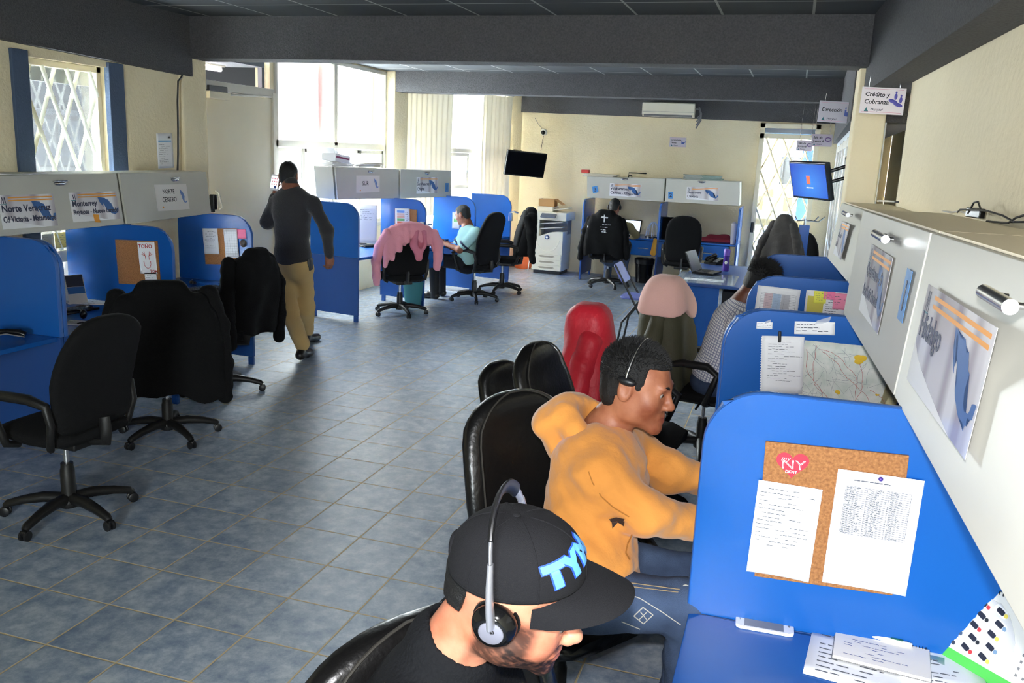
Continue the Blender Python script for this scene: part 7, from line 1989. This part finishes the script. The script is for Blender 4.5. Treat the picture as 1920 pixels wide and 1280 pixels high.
# back desks
p = py(1176, 436, YK + .4); laptop('laptop with a lit screen before the headset man', TM(p.x + .02, YK + .32, HD, -.15))
p = py(1344, 448, YK + .3); S = SDF()
for a, b, r in (((-.28, 0, .02), (.28, .02, .02), .045), ((-.1, .03, .05), (.15, .02, .06), .06), ((-.2, -.06, .02), (.2, -.08, .02), .04)): S.cap(npv(V((p.x, YK + .3, HD)) + V(a)), npv(V((p.x, YK + .3, HD)) + V(b)), r, r, .05)
t = thing('folded_cloth', 'maroon cloth heaped on the right back desk', 'cloth', (p.x, YK + .3, HD)); sdf_obj('cloth', S, .012, mat('maroon_cloth', (112, 22, 40), .9), t, fn=folds(.008, 30, 2), clip=lambda X, Y_, Z: HD + .002 - Z + 0 * X + 0 * Y_)
p = py(1374, 452, YK + .2); t = thing('cup_stack', 'tall stack of white cups at the right end of the back desks', 'cups', (p.x, YK + .2, HD)); MB().lathe([(0, 0), (.034, 0), (.042, .1)] + [q for k in range(6) for q in ((.045, .1 + .035 * k), (.041, .115 + .035 * k), (.045, .13 + .035 * k))] + [(0, .34)], 18).build('cups', mat('cup_white', (206, 200, 204), .6), t)
flat_paper('book lying on the right back desk beside the maroon cloth', 1358, 454, HD, .3, .22, .1, 0, 'book', 'book', mat('pink_cover', (216, 180, 176), .6), .02)
p = py(1222, 440, YK + .2); t = thing('glass_dome', 'small clear wire dome on the left back desk by the divider', 'ornament', (p.x, YK + .3, HD))
mb = MB()
for k in range(4): mb.tube([(.11 * math.cos(q) * math.cos(k * PI / 4), .11 * math.cos(q) * math.sin(k * PI / 4), .02 + .22 * math.sin(q)) for q in [PI * j / 12 for j in range(13)]], .005, 6)
mb.build('wire_frame', mat('pale_wire', (196, 206, 220), .3), t); MB().lathe([(0, 0), (.12, 0), (.12, .02), (0, .02)], 20).build('base', m_bez, t)
p = py(1206, 522, YK + .3); t = thing('waste_bin', 'black waste bin with a liner under the left back desk', 'bin', (p.x, YK + .3, 0))
MB().lathe([(0, 0), (.12, 0), (.15, .36), (.155, .37), (.14, .37), (.11, .012), (0, .012)], 20).build('bin_body', m_bez, t); MB().lathe([(.156, .3), (.162, .37), (.14, .385), (.13, .34)], 20).build('liner', mat('liner_black', (30, 30, 32), .3), t)
p = py(1228, 462, YK - .02); S = SDF(); S.cap((p.x, YK - .045, p.z + .1), (p.x - .015, YK - .055, p.z - .1), .03, .045, .02); t = thing('yellow_cloth', 'yellow cloth hanging beside the back desk drawer', 'cloth', p); sdf_obj('cloth', S, .009, mat('yellow_cloth', (214, 160, 60), .9), t, fn=folds(.006, 50, 3))
p = py(1246, 425, YK + .35); t = thing('tool_bag', 'black bag standing on the right back desk against the divider', 'bag', (p.x + .05, YK + .35, HD)); S = SDF(); S.box((p.x + .05, YK + .35, HD + .16), [.06, .08, .14], None, .03, .03); sdf_obj('bag_body', S, .012, m_jblk, t, fn=folds(.008, 30, 4))
zK = K(1100, 331).z
def top_stack(label, x, w_, d_, h_, m, rz=0, n=6, cat='papers', name='paper_stack'):
    p = py(x, 325, YC + .25); t = thing(name, label, cat, (p.x, YC + .25, zK + (x - 1100) * -.00006 + .0), rz)
    rg = random.Random(int(x)); mb = MB()
    for k in range(n): mb.box((rg.uniform(-.03, .03), rg.uniform(-.02, .02), h_ * (k + .5) / n), (w_ * rg.uniform(.85, 1), d_, h_ / n * .92), rot=(0, 0, rg.uniform(-.12, .12)))
    return mb.build('sheets', m, t)
top_stack('flat magazines on the Villahermosa cabinet', 1128, .55, .3, .05, mat('aged_paper', (226, 220, 206), .8))
p = py(1098, 322, YC + .25); t = thing('red_box', 'small red box at the left end of the Villahermosa cabinet', 'box', (p.x, YC + .25, zK + .052)); MB().box((0, 0, .025), (.12, .1, .05), bev=.003).build('box_body', mat('box_red', (196, 60, 54), .6), t)
p = py(1192, 327, YC + .2); t = thing('wire_rack', 'small black wire frame on the Villahermosa cabinet', 'rack', (p.x, YC + .2, zK)); MB().tube([(-.11, 0, .008), (-.11, 0, .09), (.17, 0, .09)], .008, 6).tube([(-.11, 0, .05), (-.06, 0, .05), (-.06, 0, .01)], .008, 6).tube([(-.13, 0, .008), (.17, 0, .008)], .008, 6).build('wire', m_bez, t)
top_stack('low grey sheets on the left of the Guerrero cabinet', 1268, .24, .3, .05, mat('grey_paper', (186, 190, 186), .8))
top_stack('stack of folders on the middle of the Guerrero cabinet', 1302, .3, .32, .12, mat('folder_grey', (172, 178, 172), .8), .1, 9)
top_stack('stack of green grey folders at the right of the Guerrero cabinet', 1334, .3, .32, .12, mat('folder_green', (140, 160, 152), .8), -.08, 9)
# things on the free-standing desk
p = pz(1325, 512, HD + .006); laptop('open laptop on the dark blue desk, seen edge on', TM(p.x, p.y, HD + .006, 1.35), ang=2.0, lit=False)
p = pz(1338, 497, HD); desk_phone('black desk telephone on the dark blue desk', TM(p.x, p.y + .12, HD, -.5))
p = pz(1360, 508, HD); t = thing('drink_bottle', 'tall purple drink bottle on the dark blue desk', 'bottle', (p.x, p.y, HD))
mp_ = mat('purple_plastic', (70, 46, 128), .2)
MB().lathe([(0, 0), (.034, 0), (.038, .01), (.036, .08), (.034, .16), (.037, .175), (0, .175)], 20).build('bottle_body', mp_, t); MB().lathe([(.0, .17), (.035, .17), (.036, .24), (.03, .25), (0, .25)], 20).build('lid', mat('purple_lid', (96, 60, 160), .3), t); MB().sph((0, -.037, .1), (.016, .003, .02), 12).build('print_mark', m_wplast, t)
flat_paper('papers at the front edge of the dark blue desk', 1320, 525, HD + .004, .4, .16, .05, 3)
flat_paper('sheet under the laptop on the dark blue desk', 1313, 508, HD + .0045, .22, .2, .3, 0)
# blue folding chair
q0 = pz(1165, 618); fz = lambda x, y, Y: py(x, y, Y)
Yc = 8.2
t = thing('folding_chair', 'folding chair with a blue seat standing behind the red jacket', 'chair', (fz(1190, 600, Yc).x, Yc, 0))
m_bp = mat('blue_seat_plastic', (98, 108, 178), .45)
B0, B1 = fz(1160, 492, Yc), fz(1212, 598, Yc)
k_ = MB()
for dy in (-.18, .18):
    k_.tube([B0 + V((0, dy, 0)), B1 + V((0, dy, 0)), V((B1.x + .05, Yc + dy, .02))], .011, 8)
    k_.tube([fz(1205, 560, Yc) + V((0, dy, 0)), fz(1172, 598, Yc) + V((0, dy, 0)), V((fz(1160, 612, Yc).x, Yc + dy, .02))], .011, 8)
k_.tube([V((B1.x + .05, Yc - .18, .02)), V((B1.x + .05, Yc + .18, .02))], .01, 8).tube([V((fz(1160, 612, Yc).x, Yc - .18, .02)), V((fz(1160, 612, Yc).x, Yc + .18, .02))], .01, 8)
k_.build('tube_frame', m_blk, t, world=True)
sp0 = fz(1200, 556, Yc)
MB().at(Matrix.Translation(sp0)).prism(rrect(.34, .36, .08), .02, M=Matrix.Translation((0, 0, .01)) @ Matrix.Rotation(-PI / 2, 4, 'X'), bev=.006).build('seat', m_bp, t, world=True)
bm0 = (B0 + (B1 - B0) * .16); dr_ = (B1 - B0).normalized()
MB().at(frame(bm0, (0, 1, 0), -dr_)).prism(rrect(.38, .2, .05), .018, bev=.005).build('back_panel', m_bp, t, world=True)
# right hand cabinets: charger, cables, torn paper
zc_ = lambda: 0
def rtop(x, y, z=1.785): return pz(x, y, z)
cab = rtop(1836, 410, 1.77)
t = thing('power_adapter', 'black power adapter lying on the nearest right cabinet', 'adapter', M=TM(cab.x, cab.y, 1.772, .35))
MB().box((0, 0, .019), (.06, .1, .036), bev=.004).build('brick', m_bez, t); MB().box((.012, -.03, .039), (.016, .01, .004)).build('pin', m_chrome, t)
for i, pts in enumerate((((1795, 398), (1800, 393), (1830, 393), (1850, 395), (1880, 404), (1900, 415)), ((1815, 400), (1826, 380), (1834, 378), (1840, 396)), ((1850, 415), (1890, 418), (1905, 408), (1925, 402)), ((1895, 416), (1930, 416)))):
    P_ = [px(x, y, .62 + .01 * i) for x, y in pts]
    P_ = [V((q.x, q.y, max(q.z, 1.779))) for q in P_]
    ob = MB().tube(P_, .0035, 6).build('charger_cable', m_blk); props(ob, ['black charger cable looping along the wall above the adapter', 'short stiff black cable rising from the adapter', 'black cable running right from the adapter along the cabinet', 'end of the black cable at the right picture edge'][i], 'cable')
for x, y, lb in ((1793, 404, 'torn white paper scrap left of the power adapter'), (1860, 410, 'torn white paper scrap right of the power adapter')):
    q = rtop(x, y, 1.77); t = thing('paper_scrap', lb, 'paper', M=TM(q.x, q.y, 1.772, .6)); MB().grid(lambda u, v: V(((u - .5) * .09, (v - .5) * .07, .006 + .012 * math.sin(6 * u) * math.cos(5 * v) * .5 + .006)), 8, 8, thick=.0006).build('scrap', m_paper, t, angle=180)
q = rtop(1648, 396, 1.73); t = thing('plastic_hook', 'white plastic hook lying on the second right cabinet', 'hook', M=TM(q.x + .03, q.y, 1.775)); MB().tube([(.04 * math.cos(a_), .02 * math.sin(a_), .006) for a_ in [PI * k / 8 for k in range(9)]], .005, 6).build('hook', m_wplast, t); MB().box((.045, -.01, .006), (.02, .02, .01)).build('tip', m_bez, t)
# ---------------- nearest right worktop
p = pz(1433, 1172, HD); rzp = .035
t = thing('smartphone', 'white smartphone lying on the nearest blue worktop against the divider', 'phone', M=TM(p.x, p.y, HD, rzp))
MB().at(Matrix.Rotation(-PI / 2, 4, 'X')).prism(rrect(.152, .082, .015), .0095, M=Matrix.Translation((0, -.0095, 0)), bev=.0025).build('phone_body', mat('white_gloss', (238, 238, 240), .2), t)
MB().box((-.002, 0, .0098), (.102, .07, .0006)).build('screen', mat('glass_grey', (120, 124, 132), .08), t); MB().box((.063, 0, .0098), (.005, .014, .0006), bev=.0).build('home_key', m_gplast, t); MB().box((-.064, 0, .0098), (.002, .014, .0006)).build('ear_slot', m_gplast, t)
flat_paper('printed form under the notebook on the nearest worktop', 1640, 1250, HD, .32, .24, -.12, 9)
flat_paper('lined white sheet under the desk calendar on the nearest worktop', 1755, 1240, HD + .0025, .2, .26, .05, 11)
p = pz(1652, 1228, HD + .006); NM = TM(p.x, p.y, HD + .0055, -.10) @ Matrix.Diagonal((1.38, 1.38, 1.2, 1))
t = thing('spiral_notebook', 'spiral notebook open on the nearest worktop with handwriting', 'notebook', M=NM)
MB().box((0, 0, .004), (.165, .105, .007), bev=.001).build('page_block', mat('cream_page', (240, 234, 226), .8), t)
MB().box((0, 0, .0005), (.168, .108, .001)).build('cover', m_gplast, t)
mb = MB()
for k in range(28): mb.lathe([(.0035, -.0006), (.0045, -.0006), (.0045, .0006), (.0035, .0006)], 10, M=Matrix.Translation((-.075 + k * .0056, .053, .006)) @ Matrix.Rotation(PI / 2, 4, 'Y'))
mb.build('spiral', m_bez, t)
o = ink(t, -.065, .06, -.04, .035, 9, m_inkb, 'handwriting', .55, .18, 0)
for v in o.data.vertices: v.co = V((v.co.x, v.co.z, .0079))
p = pz(1655, 1196, HD + .016)
t = thing('pen', 'blue and white pen lying along the notebook spiral', 'pen', M=NM @ Matrix.Translation((-.02, .047, .0125)) @ Matrix.Rotation(-.03, 4, 'Z'))
MB().tube([(-.07, 0, 0), (-.055, 0, 0), (.0, 0, 0)], [.001, .0045, .005], 12).build('barrel', mat('pen_blue', (70, 160, 226), .3), t); MB().tube([(0, 0, 0), (.065, 0, 0), (.072, 0, 0)], [.0052, .0052, .004], 12).build('cap', m_wplast, t); MB().box((.045, 0, .005), (.022, .004, .003)).build('clip', mat('clip_green', (40, 100, 80), .4), t)
# desk calendar with parked cars
c0 = pz(1775, 1210, HD)
a, b, d_ = pl(1822, 1100, c0, (.2, .9, -.42)), None, None
CM0 = frame(V((c0.x + .135, c0.y - .105, HD)), V((.62, -.62, 0)), (0, 0, 1)) @ Matrix.Scale(1.3, 4)
t = tent('white and green desk calendar picturing parked cars at the lower right corner', CM0, .25, .155, .12)
F_ = tent_face(t, .155, -1)
L_ = t['L']
MB().at(F_).box((0, -.0, -L_ * .93), (.25, .001, L_ * .14)).build('green_band', mat('calendar_green', (84, 192, 84), .5), t)
MB().at(F_).prism([(-.125, -L_ * .12), (-.125, -L_ * .86), (-.02, -L_ * .86)] + [(-.02 + .03 * math.sin(PI * k / 8), -L_ * .86 + L_ * .66 * k / 8) for k in range(1, 9)] + [(-.04, -L_ * .12)], .001, M=Matrix.Translation((0, -.0006, 0))).build('photo_print', mat('photo_pale', (206, 206, 208), .5), t)
cc = [(60, 64, 80), (200, 60, 66), (226, 206, 90), (70, 90, 120), (40, 44, 50), (120, 150, 180)]
rg = random.Random(8); k = 0
for r in range(5):
    for c in range(3):
        x = -.108 + .036 * c + .006 * (r % 2); z = -L_ * (.2 + .14 * r)
        mb = MB().at(F_ @ Matrix.Translation((x, -.0014, z)) @ Matrix.Rotation(.35, 4, 'Y'))
        mb.prism(rrect(.03, .016, .006), .0006).build('car_print', mat('car_white', (232, 232, 236), .5), t)
        mb = MB().at(F_ @ Matrix.Translation((x, -.0021, z)) @ Matrix.Rotation(.35, 4, 'Y')); mb.prism(rrect(.016, .010, .003), .0006).build('windscreen_print', mat('wind_dark', (38, 42, 58), .5), t)
        mb = MB().at(F_ @ Matrix.Translation((x + .012, -.0024, z - .004))); mb.prism(rrect(.007, .008, .003), .0006).build('mirror_print', mat('carspot_%d' % (k % 6), cc[k % 6], .5), t); k += 1
MB().at(F_).box((.07, -.0012, -L_ * .33), (.09, .0006, .005)).build('month_bar', MATS['calendar_green'], t)
text('Julio', .016, F_ @ Matrix.Translation((.035, -.0014, -L_ * .24)), mat('date_green', (90, 140, 100), .6), t)
mb = MB()
for r in range(5):
    for c in range(7): mb.box((.03 + .0135 * c, 0, -L_ * (.44 + .08 * r)), (.004, .0006, .005))
mb.at(Matrix()); o = mb.build('date_marks', m_gplast, t)
for v in o.data.vertices: v.co = F_ @ V((v.co.x, v.co.y - .0012, v.co.z))
mb = MB()
for k in range(30): mb.lathe([(.0035, -.0007), (.005, -.0007), (.005, .0007), (.0035, .0007)], 10, M=Matrix.Translation((-.115 + k * .0079, 0, .153)) @ Matrix.Rotation(PI / 2, 4, 'Y'))
mb.build('spiral', m_bez, t)
# tape roll hanging at the divider edge
q = py(1284, 1112, D1.y + .035)
t = thing('tape_roll', 'roll of white tape hung at the front edge of the nearest divider', 'tape', M=frame(q, (1, .3, 0), (0, 0, 1)))
MB().at(Matrix.Rotation(PI / 2, 4, 'X')).lathe([(.022, -.009), (.03, -.009), (.03, .009), (.022, .009), (.022, -.009)], 24).build('tape_ring', mat('tape_cream', (214, 214, 204), .4), t)
# ================================================================== stitched badges lying on the clothes
from mathutils.bvhtree import BVHTree
def decal(name, objs, polys, m, parent, off=.0025):
    trees = []
    for o in objs:
        W = wm(o); vs = [W @ v.co for v in o.data.vertices]; trees.append(BVHTree.FromPolygons(vs, [p.vertices[:] for p in o.data.polygons]))
    mb = MB()
    for P in polys:
        pts = []
        for x, y in P:
            d = ray(x, y).normalized(); best = None
            for t in trees:
                h = t.ray_cast(CAM_P, d)
                if h[0] is not None and (best is None or h[3] < best[1]): best = (h[0] + h[1] * (off if h[1].dot(d) < 0 else -off), h[3])
            if best: pts.append(best[0])
        if len(pts) == len(P): mb.poly(pts)
    if len(mb.bm.faces) == 0: mb.bm.free(); return None
    bmesh.ops.recalc_face_normals(mb.bm, faces=mb.bm.faces)
    return mb.build(name, m, parent, world=True, smooth=False)
hood_ = bpy.data.objects.get('hoodie')
jeans_ = bpy.data.objects.get('jeans')
def strokes(pts, w):
    out = []
    for (x0, y0), (x1, y1) in zip(pts, pts[1:]):
        L_ = math.hypot(x1 - x0, y1 - y0); nx, ny = -(y1 - y0) / L_ * w, (x1 - x0) / L_ * w
        out.append([(x0 + nx, y0 + ny), (x1 + nx, y1 + ny), (x1 - nx, y1 - ny), (x0 - nx, y0 - ny)])
    return out
decal('bird_badge', [hood_], [[(1142, 972), (1156, 968), (1160, 976), (1146, 978)], [(1156, 968), (1172, 972), (1166, 982), (1158, 978)], [(1147, 978), (1160, 977), (1148, 990)], [(1162, 978), (1172, 976), (1170, 986)]], mat('badge_brown', (48, 34, 30), .8), hood_)
decal('pocket_seam', [hood_], strokes([(1104, 884), (1112, 905), (1128, 930), (1150, 950), (1180, 968)], 1.1), mat('seam_ochre', (168, 108, 44), .9), hood_)
decal('pocket_seam', [hood_], strokes([(1186, 1000), (1176, 1018), (1172, 1036), (1180, 1050)], 1.3), mat('seam_ochre', (168, 108, 44), .9), hood_)
m_st = mat('pale_stitch', (176, 172, 164), .8)
decal('stitched_patch', [jeans_], strokes([(1205, 1138), (1224, 1152), (1206, 1168), (1188, 1154), (1205, 1138)], 1.0) + strokes([(1200, 1146), (1212, 1160)], .8) + strokes([(1212, 1147), (1198, 1160)], .8), m_st, jeans_)
decal('side_seam', [jeans_], strokes([(1172, 1112), (1200, 1122), (1240, 1146), (1276, 1170)], .9) + strokes([(1165, 1164), (1200, 1178), (1240, 1192), (1266, 1210)], .9), m_st, jeans_)
